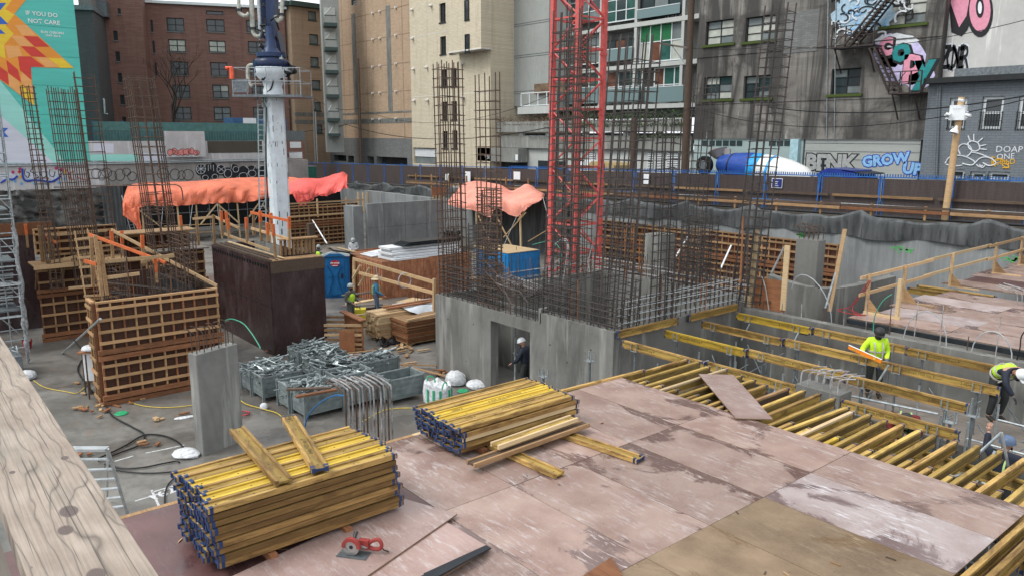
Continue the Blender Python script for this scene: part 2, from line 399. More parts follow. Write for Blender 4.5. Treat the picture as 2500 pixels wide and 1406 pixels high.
ORD = ['first','second','third','fourth','fifth','sixth','seventh','eighth','ninth','tenth','eleventh','twelfth','thirteenth','fourteenth','fifteenth','sixteenth','seventeenth','eighteenth','nineteenth','twentieth']
def text_mesh(s, size, m, bold=0.0, extrude=.0, align='LEFT', sp=1.0, name='lettering', res=2):
    c = bpy.data.curves.new(name, 'FONT'); c.body = s; c.size = size; c.offset = bold; c.extrude = extrude; c.align_x = align; c.space_character = sp
    c.resolution_u = res; c.fill_mode = 'FRONT' if extrude == 0 else 'BOTH'
    t = bpy.data.objects.new('t', c); COL.objects.link(t)
    me = bpy.data.meshes.new_from_object(t, depsgraph=bpy.context.evaluated_depsgraph_get())
    bpy.data.objects.remove(t); me.name = name; me.materials.clear(); me.materials.append(m); return me
def place_text(me, o, right, up, off=0.004, parent=None, name='lettering'):
    r = Vector(right).normalized(); u = Vector(up).normalized(); n = r.cross(u)
    ob = bpy.data.objects.new(name, me); COL.objects.link(ob); p = Vector(o)+n*off
    mw = Matrix(((r.x,u.x,n.x,p.x),(r.y,u.y,n.y,p.y),(r.z,u.z,n.z,p.z),(0,0,0,1)))
    if parent is not None: ob.parent = parent; ob.matrix_parent_inverse = parent.matrix_basis.inverted()
    ob.matrix_basis = mw
    return ob
ink_a = text_mesh('doka H20 top P', .085, M['ink']); ink_b = text_mesh('2.45m', .085, M['ink']); ink_c = text_mesh('dokabeam H20 top P', .085, M['ink'])
ink_d = text_mesh('dokabeam H20 eco P', .085, M['ink'])
def mark(o, side=-1, flip=False, x=-.7, kind=0):
    """stencilled lettering on the web, side -1 faces local -y"""
    for me, xx in (((ink_a, ink_c, ink_d)[kind], x), (ink_b, x+1.25)):
        ob = bpy.data.objects.new('lettering', me); COL.objects.link(ob); ob.parent = o
        ob.location = (xx*(-side)*(1 if not flip else -1), side*.0155, -.03 if not flip else .03)
        ob.rotation_euler = (HALF if side < 0 else HALF, 0, 0) if side < 0 else (HALF, 0, math.pi)
        if flip: ob.rotation_euler = (-HALF, 0, math.pi) if side < 0 else (-HALF, 0, 0)

# primaries: four rows running left to right between the walls
rows = [7.80, 9.45, 11.07, 12.72]; rowname = ['nearest','second nearest','third nearest','farthest']
PRIM = []
for ri, b in enumerate(rows):
    segs = [(-4.98,-2.47),(-2.49,.02),(.0,2.52)]
    if ri == 0: segs = [(-4.98,-2.47),(-2.49,-.17),(.80,2.95)]
    if ri == 3: segs = [(-4.98,-2.6),(-2.62,-.1),(-.12,2.4)]
    for si, (a0, a1) in enumerate(segs):
        style = 'new' if (ri, si) in ((3,0),(1,0)) else 'old'
        where = ['left end by the core','middle one','right hand end'][si]
        o = beam(((a0+a1)/2, b+(.045 if si % 2 else -.045), -.322), 0.0, f'yellow bearer in the {rowname[ri]} row over the open bay, {where}', L=a1-a0, style=style, group='bearer beams spanning the open bay')
        PRIM.append((ri, si, a0, a1, b)); mark(o, -1, flip=(ri, si) in ((3,0),), x=-.75, kind=(ri+si) % 3)
for b, a0, a1, lab in ((5.35,-2.4,.2,'left'),(5.35,.15,2.6,'middle'),(5.35,2.55,5.0,'right'),(2.9,2.5,4.9,'deep')):
    beam(((a0+a1)/2, b, -.322), 0, f'yellow bearer beam under the joists beside the deck edge, {lab} one', L=a1-a0, group='bearers under the deck edge')
beam((-5.10, 8.89, -.105), HALF, 'short yellow ledger beam on the lift core wall nearest the core corner', L=2.42, group='ledger beams along the core wall')
beam((-5.10, 11.74, -.105), HALF, 'yellow ledger beam on the lift core wall next to the long concrete wall', L=2.35, group='ledger beams along the core wall')
# lower braces seen through the bay
for i, (a, b, z) in enumerate([(-1.9,10.2,-1.6),(.2,9.9,-1.5),(-.6,9.2,-1.9),(1.3,8.9,-1.5),(2.4,8.2,-1.4)]):
    beam((a, b, z), 0.04*i, f'yellow beam lying on the scaffold low in the open bay, {ORD[i]} from the left', L=2.45, group='beams stored low in the bay')
# joists: long ones reach the nearest bearer, short stubs stick out of the deck edge beside them
JA = [(-2.48,7.11),(-2.19,7.16),(-1.83,7.02),(-1.48,7.16),(-1.02,7.0),(-.70,6.98),(-.34,6.87),(.04,7.02),(.33,7.13),(.62,7.2),(.92,7.17),(1.26,6.91),(1.50,6.74),(1.76,6.85),(2.09,6.78),(2.36,6.81),(2.67,6.76),(2.93,6.74),(3.24,6.71),(3.56,6.83),(3.86,6.87),(4.20,6.83),(4.55,6.8)]
for i, (a, far) in enumerate(JA):
    ang = R.uniform(-.012,.012)+(-.05 if i in (11,) else 0); st = 'pale' if i in (3, 12) else 'dark' if i in (7,) else 'old' if i % 3 == 0 else 'joist'; N_ = ORD[i] if i < 20 else ['last but two','last but one','last'][i-20]
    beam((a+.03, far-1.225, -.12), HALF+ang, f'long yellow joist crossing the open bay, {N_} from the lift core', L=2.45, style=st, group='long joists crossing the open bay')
    if i not in (0, 8, 9) and i % 1 == 0:
        beam((a+.215, 5.2+R.uniform(-.06,.1)+(.1 if i > 8 else 0)-.62, -.121), HALF, f'joist stub poking out from under the deck edge, {N_} from the lift core', L=1.25, style='new' if i == 13 else 'joist' if i % 2 else 'old', group='joist stubs at the deck edge')
for i, (a0, a1) in enumerate(((-2.6,-.2),(-.25,2.2),(2.15,4.6))): beam(((a0+a1)/2, 6.35+.04*(i % 2), -.322), 0, f'yellow bearer carrying the far ends of the joists, {["left","middle","right"][i]} one', L=a1-a0, style='joist', group='bearers under the joist ends')
# deck's right-hand edge and the bay beyond it
for i, (a, z) in enumerate(((4.96,-.10),(5.13,-.12))):
    beam((a, 2.9-.3*i, z), HALF, f'long yellow beam laid along the right edge of the deck, {["inner","outer"][i]} one', L=3.9, group='beams along the right deck edge')
beam((4.96, -1.05, -.10), HALF, 'yellow beam along the right edge of the deck nearest the camera', L=3.9, group='beams along the right deck edge')
for i in range(5): beam((5.55+.45*i, 3.6, -.125), HALF+.02*i, f'yellow joist in the bay right of the deck, {ORD[i]} from the deck', L=2.65, group='joists right of the deck')
beam((6.6, 3.9, -.33), 0, 'yellow bearer under the joists right of the deck', L=3.0); beam((6.6, 2.6, -.33), 0, 'second yellow bearer right of the deck, nearer the camera', L=3.0)

# ------------------------------------------------------------------ props with fork heads
def prop_meshes():
    d = {}
    d['outer'] = MB().tube((0,0,0),(0,0,1.45),.035,10).mesh('outer_tube', M['galv'], True)
    i = MB().tube((0,0,1.45),(0,0,2.42),.028,8); i.tube((0,0,1.40),(0,0,1.52),.045,10); d['inner'] = i.mesh('inner_tube', M['galv_dark'], True)
    h = MB().box(-.10,.10,-.075,.075,2.42,2.432)
    for sx in (-1,1):
        for sy in (-1,1): h.box(sx*.085-.008, sx*.085+.008, sy*.058-.012, sy*.058+.012, 2.432, 2.60)
    d['head'] = h.mesh('fork_head', M['galv'])
    w = MB().tube((-.11,0,1.47),(.11,0,1.47),.008,5); w.path([(.10,0,1.47),(.13,0,1.42),(.12,.03,1.36)],.007); d['wing'] = w.mesh('wing_nut', M['galv'])
    t = MB()
    for k in range(3):
        an = k*2*math.pi/3+.3; t.bar((math.cos(an)*.06, math.sin(an)*.06, .95),(math.cos(an)*.55, math.sin(an)*.55, .02),.03,.03)
        t.tube((0,0,.5),(math.cos(an)*.30, math.sin(an)*.30,.5),.012,5)
    d['tripod'] = t.mesh('tripod', M['galv'])
    d['base'] = MB().box(-.07,.07,-.07,.07,0,.008).mesh('base_plate', M['galv'])
    return d
PM = prop_meshes()
def prop(a, b, label, z0=FL, top=None, group='steel props carrying the bearers', rz=0.0, tripod=True):
    o = bpy.data.objects.new('shoring_prop', None); COL.objects.link(o); o.location = (a, b, z0); o.rotation_euler.z = rz
    if top is not None: o.scale.z = (top-z0)/2.43
    o['label'] = label; o['category'] = 'steel prop'; o['kind'] = 'thing'; o['group'] = group
    for k, n in (('outer','outer_tube'),('inner','inner_tube'),('head','fork_head'),('wing','wing_nut'),('base','base_plate')): link(n, PM[k], o)
    if tripod: link('tripod', PM['tripod'], o)
    return o
for n, (ri, si, a0, a1, b) in enumerate(PRIM):
    for j, a in enumerate((a0+.42, a1-.42)):
        prop(a, b+(.045 if si % 2 else -.045), f'{["left","right"][j]} steel prop under the {["left","middle","right"][si]} beam of the {rowname[ri]} bearer row', top=-.425, rz=R.choice((0, HALF)), tripod=(j == 0))
p = pt(1327, 908, z=-.45); prop(p.x, p.y, 'free standing fork headed prop beside the small beam stack, left one', top=-.55, group='fork headed props by the core wall')
p = pt(1440, 880, z=-.1); prop(p.x, p.y, 'free standing fork headed prop in front of the core wall, right one', top=-.1, group='fork headed props by the core wall', tripod=True)
p = pt(2320, 1030, z=-.2); prop(p.x, p.y, 'bare fork headed prop standing in the bay in front of the right worker', top=-.2, group='bare fork headed props in the bay')
p = pt(2375, 1015, z=-.4); prop(p.x, p.y, 'bare fork headed prop with diagonal braces near the right frame edge', top=-.4, group='bare fork headed props in the bay')
# diagonal scaffold tubes in the bay
def solo_tube(name, p, q, r, m, label, cat, group=None): return solo(name, MB().tube(p, q, r, 8), M[m], label, cat, group, smooth=True)
for i, (x0,y0,x1,y1,b) in enumerate([(2385,1110,2445,1055,7.2),(2445,1055,2480,1230,6.6),(2000,950,2290,1010,8.6),(2390,1180,2430,1100,6.4),(1655,905,1730,880,8.2),(2120,970,2170,890,9.6),(1880,985,1895,945,8.9),(1930,850,1950,810,11.9),(1810,830,1830,790,12.2),(2270,1180,2370,1150,6.0)]):
    solo_tube('brace_tube', pt(x0,y0,b=b), pt(x1,y1,b=b+.2), .024, 'galv', f'slanting galvanised brace tube in the open bay, {ORD[i]} of the loose braces', 'brace tube', 'brace tubes in the open bay')
rb_ = random.Random(77); fcol = 0
for b_ in (5.9, 7.8, 9.45, 11.07):
    for a_ in (-3.9, -1.5, .9, 2.5):
        fcol += 1; o = thing('shoring_tower', f'steel shoring frame low in the open bay, {ORD[(fcol-1) % 4]} from the left in the {["joist","nearest","second","third"][(fcol-1)//4]} row', 'shoring frame', (a_,b_,FL), 0, 'shoring frames in the bay')
        for dx in (0, 1.1): part('standard', MB().tube((a_+dx,b_+.05,FL),(a_+dx,b_+.05,-.62),.024,6), M['galv'], o, True)
        for z in (-2.6,-1.75,-.95): part('rail', MB().tube((a_,b_+.05,z),(a_+1.1,b_+.05,z),.02,5), M['galv'], o, True)
        part('cross_brace', MB().tube((a_,b_+.05,-1.75),(a_+1.1,b_+.6,-.8),.014,5).tube((a_+1.1,b_+.05,-1.75),(a_,b_+.6,-.8),.014,5), M['galv_dark'], o, True)
solo('bay_dark_sheet', MB().box(-5.1,7.5,4.95,13.2,FL+.002,FL+.012), M['dark_bay_floor'], 'wet floor sheet of the open bay with its darkness put into the colour', 'floor cover', kind='stuff')  # thin sheet added to make the bay floor darker
# scaffold shelf the workers stand on
shelf = MB(); shelf.box(-1.6,3.2,10.2,12.3,-1.42,-1.38); solo('work_platform', shelf, M['wood_grey'], 'plank platform low in the bay under the worker in yellow', 'platform')
shelf = MB(); shelf.box(.8,3.6,6.9,9.2,-2.02,-1.98); solo('work_platform', shelf, M['wood_dark'], 'dark plank platform low in the bay near the right frame edge', 'platform')

# ------------------------------------------------------------------ the two stacks of beams (beams lying on their sides)
stk = 0
def stack(a_lo, a_hi, b0, b1, z0, layers, per, name, newset=(), jit=.05, L=2.45, zig=.018, drop=(), pitch=.082):
    for l in range(layers):
        z = z0+.04+l*pitch
        for k in range(per):
            if (l, k) in drop: continue
            a = a_lo+.1+(a_hi-a_lo-.2)*k/(per-1)+(zig if l % 2 else 0)+R.uniform(-.012,.012)
            lab = f'yellow beam in {name}, {ORD[layers-1-l]} layer from top, {ORD[per-1-k]} from near side'
            st = 'new' if (l, k) in newset else ('wet' if R.random() < .62 and l < layers-1 else 'pale' if R.random() < .10 else 'old')
            o = beam((a, (b0+b1)/2+R.uniform(-jit, jit), z), HALF+R.uniform(-.004,.004), lab, L=L, roll=HALF, style=st, group='beams in the '+name, holes=(l == layers-1), caps=(1, R.random() < .93))
            if l == layers-1 and k % 2 == 0: mark(o, 1 if R.random() < .5 else -1, x=-.6, kind=k % 3)
stack(-1.50,-.27,-4.08,-1.66,.115,9,6,'large left stack',{(8,2),(8,4)}, pitch=.0845, L=2.36, jit=.055)
stack(-2.46,-1.18,-.06,2.38,.09,5,6,'smaller middle stack',{(4,3),(4,2)}, jit=.05, pitch=.084)
bb = MB(); bb.box(-1.45,-.2,-3.45,-3.36,.0,.105); solo('bearer_block', bb, M['wood_red'], 'timber bearer under the large left stack at its left end', 'timber block', 'bearers under the large left stack')
bb = MB(); bb.box(-1.45,-.2,-2.5,-2.41,.0,.105); solo('bearer_block', bb, M['wood_red'], 'timber bearer under the large left stack at its right end', 'timber block', 'bearers under the large left stack')
bb = MB(); bb.box(-2.4,-1.1,.3,.4,.0,.09); solo('bearer_block', bb, M['wood_red'], 'timber bearer under the smaller middle stack at its left end', 'timber block', 'bearers under the smaller stack')
# loose beams on and around the stacks
def beam_px(p0, p1, z, label, roll=HALF, style='old', caps=(1,1), L=2.45, h=.04):
    A = pt(*p0, z=z); B = pt(*p1, z=z); d = (B-A); c = (A+B)/2
    return beam((c.x, c.y, z), math.atan2(d.y, d.x), label, L=L or d.length, roll=roll, style=style, caps=caps)
zt1 = .115+9*.0845+.042; zt2 = .09+5*.084+.042
o = beam_px((582,1052),(688,1170), zt1, 'weathered beam lying across the top of the large left stack, left of the two', caps=(0,0), L=1.95)
o = beam_px((708,1025),(775,1135), zt1, 'yellow beam lying across the top of the large left stack, right of the two', caps=(1,1), L=1.95); mark(o, -1, x=-.5); mark(o, 1, x=-.5)
o = beam_px((1155,1130),(1425,1035), .14, 'orange brown beam lying askew in front of the smaller middle stack', style='dark', caps=(0,0), L=2.45)
o = beam_px((1215,1085),(1395,1022), .24, 'pale beam leaning on the front of the smaller middle stack', style='pale', caps=(0,0), L=1.75); mark(o,-1)
o = beam_px((1235,1100),(1325,1140), .045, 'short bearer beam sticking out in front of the smaller middle stack', caps=(0,0), L=1.5)
o = beam_px((1405,1068),(1535,1112), .045, 'yellow beam with blue end cap lying on the deck right of the middle stack', caps=(0,1), L=1.45)
o = beam_px((1260,975),(1507,914), -.06, 'brown beam along the far edge of the deck behind the smaller stack', roll=0, L=3.6, caps=(0,1)); o.location.x = -2.50
# loose sheets
def flat_sheet(corners, z, t, mat, label, cat='plywood sheet', zs_=None, name='loose_plywood_sheet'):
    P = [pt(x, y, z=(zs_[i] if zs_ else z)) for i, (x, y) in enumerate(corners)]
    m = MB().prism([p-Vector((0,0,t)) for p in P], (0,0,t)); me = m.mesh(name, M[mat]); me.materials.append(M['ply_edge'])
    for f in me.polygons:
        if abs(f.normal.z) < .6: f.material_index = 1
    o = link(name, me); o['label'] = label; o['category'] = cat; o['kind'] = 'thing'; return o
flat_sheet([(1706,912),(1797,1020),(1887,1022),(1790,914)], .035, .02, 'ply_loose', 'narrow cut plywood panel lying loose over the joists at the deck edge')
flat_sheet([(545,1415),(980,1214),(1116,1253),(880,1416)], .06, .02, 'ply_loose', 'loose plywood sheet with the circular saw on it')
flat_sheet([(880,1416),(1088,1272),(1195,1335),(1040,1430)], .035, .02, 'ply_loose', 'loose plywood sheet under the one with the saw')
for i in range(5):
    A = pt(1040-6*i,1404+6*i,z=.06+.024*i*.6); B = pt(1193-8*i,1334+4*i,z=.06+.024*i*.6)
    solo('edge_painted_board', MB().bar(A, B, .09, .016), M['black_edge'], f'thin black edged board in the pile right of the circular saw, {ORD[i]} from the bottom', 'board', 'thin black boards by the saw')
flat_sheet([(1400,1420),(1493,1358),(1530,1420)], .05, .03, 'wood_red', 'reddish worn board corner at the bottom edge of the photo', 'board', name='worn_board')
for i, (x, y, m) in enumerate([(1800,1250,'wood_dark'),(2175,1362,'wood_dark'),(1868,1397,'wood_dark'),(1920,1400,'wood_new'),(690,1340,'wood_mid'),(440,1318,'wood_new'),(2040,1375,'wood_mid'),(1560,1110,'wood_dark'),(1470,1032,'wood_red')]):
    p = pt(x, y, z=.008); an = R.uniform(0,3)
    solo('wood_offcut', MB().cbox(p, (R.uniform(.05,.14), .014, .012), an), M[m], f'tiny splinter of wood on the deck, {ORD[i]} of the scattered ones', 'wood offcut', 'splinters scattered on the deck')
# ------------------------------------------------------------------ circular saw
def circular_saw():
    p = pt(868, 1352, z=.06); rz = math.radians(38)
    o = thing('circular_saw', 'red worm drive circular saw lying on the loose plywood sheet', 'circular saw', (p.x,p.y,.062), rz)
    red = M['saw_red'] = plain('worn red saw body', (.27,.045,.04), .5); gm = M['saw_metal'] = plain('scuffed magnesium', (.36,.36,.35), .35, .7)
    part('base_plate', MB().box(-.20,.17,-.10,.075,0,.006).box(-.20,.17,-.105,-.098,.0,.02), M['galv_dark'], o, world=False)
    c = Vector((-.03,-.05,.115))
    b = MB().lathe(c-Vector((0,.003,0)), [(.001,0),(.092,0),(.092,.003),(.001,.003)], 40, (0,1,0)); part('blade', b, gm, o, True, world=False)
    part('arbor', MB().lathe(c-Vector((0,.012,0)), [(.001,0),(.02,0),(.024,.008),(.024,.02)], 16, (0,1,0)), M['steel_dark'], o, world=False)
    gdm = MB()
    for k in range(17):                                           # upper guard: an arc-shaped shell over the blade
        t0 = math.radians(-5+k*190/17); t1 = math.radians(-5+(k+1)*190/17)
        def q(t, r, y): return (c.x+math.cos(t)*r, c.y+y, c.z+math.sin(t)*r)
        gdm.hexa([q(t0,.075,-.018),q(t0,.115,-.018),q(t1,.115,-.018),q(t1,.075,-.018),q(t0,.075,.03),q(t0,.115,.03),q(t1,.115,.03),q(t1,.075,.03)])
    part('upper_guard', gdm, red, o, world=False)
    lg = MB()
    for k in range(12):
        t0 = math.radians(190+k*14); t1 = t0+math.radians(14)
        lg.hexa([q(t0,.06,-.012),q(t0,.102,-.012),q(t1,.102,-.012),q(t1,.06,-.012),q(t0,.06,.012),q(t0,.102,.012),q(t1,.102,.012),q(t1,.06,.012)])
    part('lower_guard', lg, gm, o, world=False)
    m = MB().tube((-.03,.0,.11),(-.03,.15,.10),.05,16,.045); m.tube((.0,.05,.09),(.15,.06,.085),.045,14,.04); part('motor', m, gm, o, True, world=False)
    m = MB().path(poly_smooth([(.12,.06,.10),(.19,.06,.16),(.27,.06,.19),(.31,.06,.13),(.28,.06,.07),(.19,.06,.065),(.13,.06,.08)],5),.024,8); part('rear_handle', m, red, o, True, world=False)
    m = MB().tube((-.02,.03,.19),(-.02,.09,.235),.02,10,.026); part('front_knob', m, M['steel_dark'], o, True, world=False)
    m = MB().cbox((.09,.055,.115),(.13,.07,.11)); part('gear_case', m, red, o, world=False)
    o.scale = (.98,.98,.98)
    m = MB().path([(.30,.06,.10),(.33,.08,.05),(.37,.12,.01)],.008,5); part('cord_stub', m, M['cable_black'], o, world=False)
circular_saw()
# ------------------------------------------------------------------ the weathered guard rail plank right in front of the camera
def plank_mat():
    t = NT('weathered grey plank'); c = t.co
    sp = t.n.new('ShaderNodeSeparateXYZ'); t.L.new(c, sp.inputs[0]); X, Y = sp.outputs[0], sp.outputs[1]
    warp = t.noise((2.6, 9, 1), 3, .5, .4); v = t.math('ADD', Y, t.math('MULTIPLY', warp, .10))
    # knots push the rings aside
    for kx, ky, am, rr in KNOTS:
        dx = t.math('MULTIPLY', t.math('SUBTRACT', X, kx), 1/(rr*2.6)); dy = t.math('MULTIPLY', t.math('SUBTRACT', Y, ky), 1/rr)
        d2 = t.math('ADD', t.math('MULTIPLY', dx, dx), t.math('MULTIPLY', dy, dy)); g = t.math('POWER', 2.71828, t.math('MULTIPLY', d2, -1.0))
        v = t.math('ADD', v, t.math('MULTIPLY', g, am))
    fr = t.math('FRACT', t.math('MULTIPLY', v, 36.0)); ring = t.math('POWER', t.math('ABSOLUTE', t.math('SUBTRACT', t.math('MULTIPLY', fr, 2.0), 1.0)), 9.0)
    fine = t.noise((5, 230, 10), 4, .6); blot = t.noise((5, 9, 1), 5, .6); dirt = t.noise((2, 5, 1), 5, .65)
    col = t.mix(t.ramp(blot, .3, .7), (.235,.18,.138), (.42,.35,.285)); col = t.mix(t.ramp(ring, 0, 1, 0, .8), col, (.10,.078,.062))
    col = t.mix(t.ramp(fine, .4, .72, 0, .42), col, (.09,.075,.062)); col = t.mix(t.ramp(dirt, .55, .68, 0, .35), col, (.13,.135,.11))
    for kx, ky, am, rr in KNOTS:
        dx = t.math('MULTIPLY', t.math('SUBTRACT', X, kx), 1/(rr*.62)); dy = t.math('MULTIPLY', t.math('SUBTRACT', Y, ky), 1/(rr*.38))
        d = t.math('SQRT', t.math('ADD', t.math('MULTIPLY', dx, dx), t.math('MULTIPLY', dy, dy)))
        rr2 = t.math('FRACT', t.math('MULTIPLY', d, 4.0)); kc = t.mix(rr2, (.085,.062,.055), (.14,.105,.09)); col = t.mix(t.ramp(d, .8, 1.05, 1, 0), col, kc)
    cr = t.noise((1.6, 150, 1), 3, .6, .3); crk = t.ramp(cr, .60, .66, 0, .7); col = t.mix(t.ramp(t.vor((9,26,1)),.03,.05,.5,0), col, (.05,.04,.035)); col = t.mix(crk, col, (.03,.025,.02))
    t.col(col).rough(.75).bump(t.math('ADD', fine, t.math('MULTIPLY', ring, -.6)), .5, .0012); return t.m
PZ = CAM.z-.60
_pa = [pt(397,1406,z=PZ), pt(0,826,z=PZ)]; pb1 = (_pa[0].y+_pa[1].y)/2; pb0 = pb1-.142
px0 = pt(200,1406,z=PZ).x+.6
KN = [(168,1247,.0115,.034),(160,1293,.009,.026),(158,1117,.006,.016),(30,1152,.005,.012),(235,1402,.010,.03)]
KNOTS = []
for x, y, am, rr in KN:
    q = pt(x, y, z=PZ); KNOTS.append((q.x-px0, q.y-pb0, am*2.2, rr*1.15))
M['plank'] = plank_mat()
m = MB().box(-6.5,0,0,.142,-.038,0); me = m.mesh('guard_rail_plank', M['plank']); o = link('guard_rail_plank', me, None, (px0, pb0, PZ)); o['label'] = 'weathered grey plank with two knots right in front of the camera'; o['category'] = 'plank'
o2 = link('guard_rail_board', MB().box(-6.5,0,0,.036,-.18,0).mesh('guard_rail_board', M['wood_grey']), None, (px0, pb0-.045, PZ-.05)); o2['label'] = 'board on edge just under the weathered foreground plank'; o2['category'] = 'board'; o['kind'] = o2['kind'] = 'thing'
# ================================================================== concrete walls of the pit
def boxthing(name, x0,x1,y0,y1,z0,z1, m, label, cat, group=None): return solo(name, MB().box(x0,x1,y0,y1,z0,z1), m, label, cat, group)
def wall_holes(mb, O, U, u0, u1, z0, z1, holes, depth, thick=None):
    """front skin of a wall with real reveals. O on the plane, U along it, outward normal = U x Z; holes = [(ua,ub,za,zb)]"""
    O = Vector(O); U = Vector(U).normalized(); N = U.cross(Vector((0,0,1))); Z = Vector((0,0,1))
    us = sorted({u0,u1}|{k for h in holes for k in h[:2] if u0 < k < u1}); zz = sorted({z0,z1}|{k for h in holes for k in h[2:] if z0 < k < z1})
    P = lambda u, z, n=0.0: O+U*u+Vector((0,0,z-O.z))-N*n
    for i in range(len(us)-1):
        for j in range(len(zz)-1):
            cu, cz = (us[i]+us[i+1])/2, (zz[j]+zz[j+1])/2
            if any(h[0] < cu < h[1] and h[2] < cz < h[3] for h in holes): continue
            mb.quad(P(us[i],zz[j]), P(us[i+1],zz[j]), P(us[i+1],zz[j+1]), P(us[i],zz[j+1]))
    for a, b, c, d in holes:
        mb.quad(P(a,c),P(a,d),P(a,d,depth),P(a,c,depth)); mb.quad(P(b,c),P(b,c,depth),P(b,d,depth),P(b,d))
        mb.quad(P(a,d),P(b,d),P(b,d,depth),P(a,d,depth)); mb.quad(P(a,c),P(a,c,depth),P(b,c,depth),P(b,c))
    if thick:
        mb.quad(P(u0,z1),P(u1,z1),P(u1,z1,thick),P(u0,z1,thick)); mb.quad(P(u0,z0),P(u0,z1),P(u0,z1,thick),P(u0,z0,thick))
        mb.quad(P(u1,z0),P(u1,z0,thick),P(u1,z1,thick),P(u1,z1)); [mb.quad(P(us[i],zz[j],thick),P(us[i],zz[j+1],thick),P(us[i+1],zz[j+1],thick),P(us[i+1],zz[j],thick)) for i in range(len(us)-1) for j in range(len(zz)-1) if not any(h[0] < (us[i]+us[i+1])/2 < h[1] and h[2] < (zz[j]+zz[j+1])/2 < h[3] for h in holes)]
    return mb
core = thing('lift_core', 'raw concrete lift core walls with a doorway and rebar rising from the top', 'concrete core', (-9,11,FL))
m = MB(); wall_holes(m, (0,7.65,0), (1,0,0), -13.35,-8.04, FL,-.37, [(-10.31,-8.46,FL-.01,-.71)], .3, .3)
wall_holes(m, (0,7.65,0), (1,0,0), -8.04,-5.2, FL,-.06, [], .3, .3); part('front_wall', m, M['concrete'], core)
part('side_wall', MB().box(-5.5,-5.2,7.953,15.5,FL,-.06), M['concrete'], core)
part('back_wall', MB().box(-13.35,-5.503,15.2,15.5,FL,-.32), M['concrete'], core)
part('side_wall', MB().box(-13.35,-13.05,7.953,15.197,FL,-.37), M['concrete'], core)
part('inner_wall', MB().box(-13.04,-10.45,9.6,9.85,FL,-.75), M['concrete_pale'], core)
for a, z in ((-12.6,-1.1),(-11.6,-2.3),(-11.2,-1.0),(-7.6,-.9),(-6.9,-1.25),(-6.0,-.7),(-7.4,-2.2),(-5.6,-1.5)): part('tie_hole', MB().tube((a,7.6495,z),(a,7.646,z),.022,8), M['cable_black'], core)
part('wall_stub', MB().box(-8.10,-8.0,7.65,7.95,-.36,.06), M['concrete_pale'], core)
# formwork panel joints as recessed grooves on the near walls
m = MB()
for a in (-11.9,-6.6): m.box(a-.006,a+.006,7.646,7.6495,FL,-.4)
m.box(-13.3,-10.4,7.646,7.6495,-1.86,-1.85); m.box(-8.4,-5.25,7.646,7.6495,-1.86,-1.85)
part('panel_joint', m, M['concrete_dark'], core)
long_wall = thing('long_wall', 'long raw concrete wall between the open bay and the far deck', 'concrete wall', (0,13.4,FL))
part('wall', MB().box(-5.197,8.5,13.25,13.55,FL,-.2), M['concrete'], long_wall)
part('pocket', MB().box(-3.32,-3.02,13.246,13.2495,-.62,-.45), M['steel_dark'], long_wall)
for a in (-2.9,-.4,2.1): part('panel_joint', MB().box(a-.006,a+.006,13.247,13.2497,FL,-.21), M['concrete_dark'], long_wall)
def column(name, a, b, w, d, z1, rz, label, m='concrete', z0=FL, bars=8, bh=.55, cat='concrete column', hook=None, barm='rebar'):
    o = thing(name, label, cat, (a,b,z0), rz)
    mb = MB(); c = .02; W2, D2 = w/2, d/2
    pts = [(-W2+c,-D2),(W2-c,-D2),(W2,-D2+c),(W2,D2-c),(W2-c,D2),(-W2+c,D2),(-W2,D2-c),(-W2,-D2+c)]
    mb.prism([(x,y,0) for x, y in pts], (0,0,z1-z0)); part('shaft', mb, M[m], o, world=False)
    j = MB().box(-W2-.001,W2+.001,-D2-.002,-D2+.001,(z1-z0)*.42,(z1-z0)*.42+.008); part('form_joint', j, M['concrete_dark'], o, world=False)
    H = z1-z0
    for k in range(bars):
        row = k % 2; x = -W2+.08+(w-.16)*(k//2)/max(1, (bars//2-1)); y = (-D2+.07) if row == 0 else (D2-.07)
        h = bh*R.uniform(.85,1.1)
        if hook: P = poly_smooth([(x,y,H-.05),(x,y,H+h*.7),(x+hook[0]*.25,y+hook[1]*.25,H+h*.98),(x+hook[0],y+hook[1],H+h+R.uniform(-.03,.06))],4)
        else: P = [(x,y,H-.05),(x,y,H+h)]
        part('rebar_bar', MB().path(P, .0145, 6), M[barm], o, True, world=False)
    return o
c1 = ptd(0,0,1)
A_ = pt(467,862,a=-10.95); B_ = pt(569,855,a=-11.35)
column('concrete_column', (A_.x+B_.x)/2-.12, (A_.y+B_.y)/2+.05, (B_-A_).length, .32, A_.z-.06, math.atan2((B_-A_).y,(B_-A_).x), 'narrow concrete column behind the large left beam stack, bars standing out of its top', 'concrete_pale', bars=12, bh=.62, hook=(-.16,.05))
column('concrete_column', .32, 7.93, .95, .5, -.14, .0, 'concrete column in the open bay with thick bars bent over at its top', 'concrete', bars=12, bh=.32, hook=(.26,.16), barm='rebar_cement')
column('concrete_column', -14.3, 20.4, .95, .95, .58, 0.0, 'square concrete column in front of the brown wall forms, left of the two', 'concrete', bars=8, bh=.55)
column('concrete_column', -6.1, 18.6, .85, .5, 1.33, 0.0, 'square concrete column between the far wall forms and the tall timber posts', 'concrete', bars=10, bh=.45, hook=(-.25,-.1))
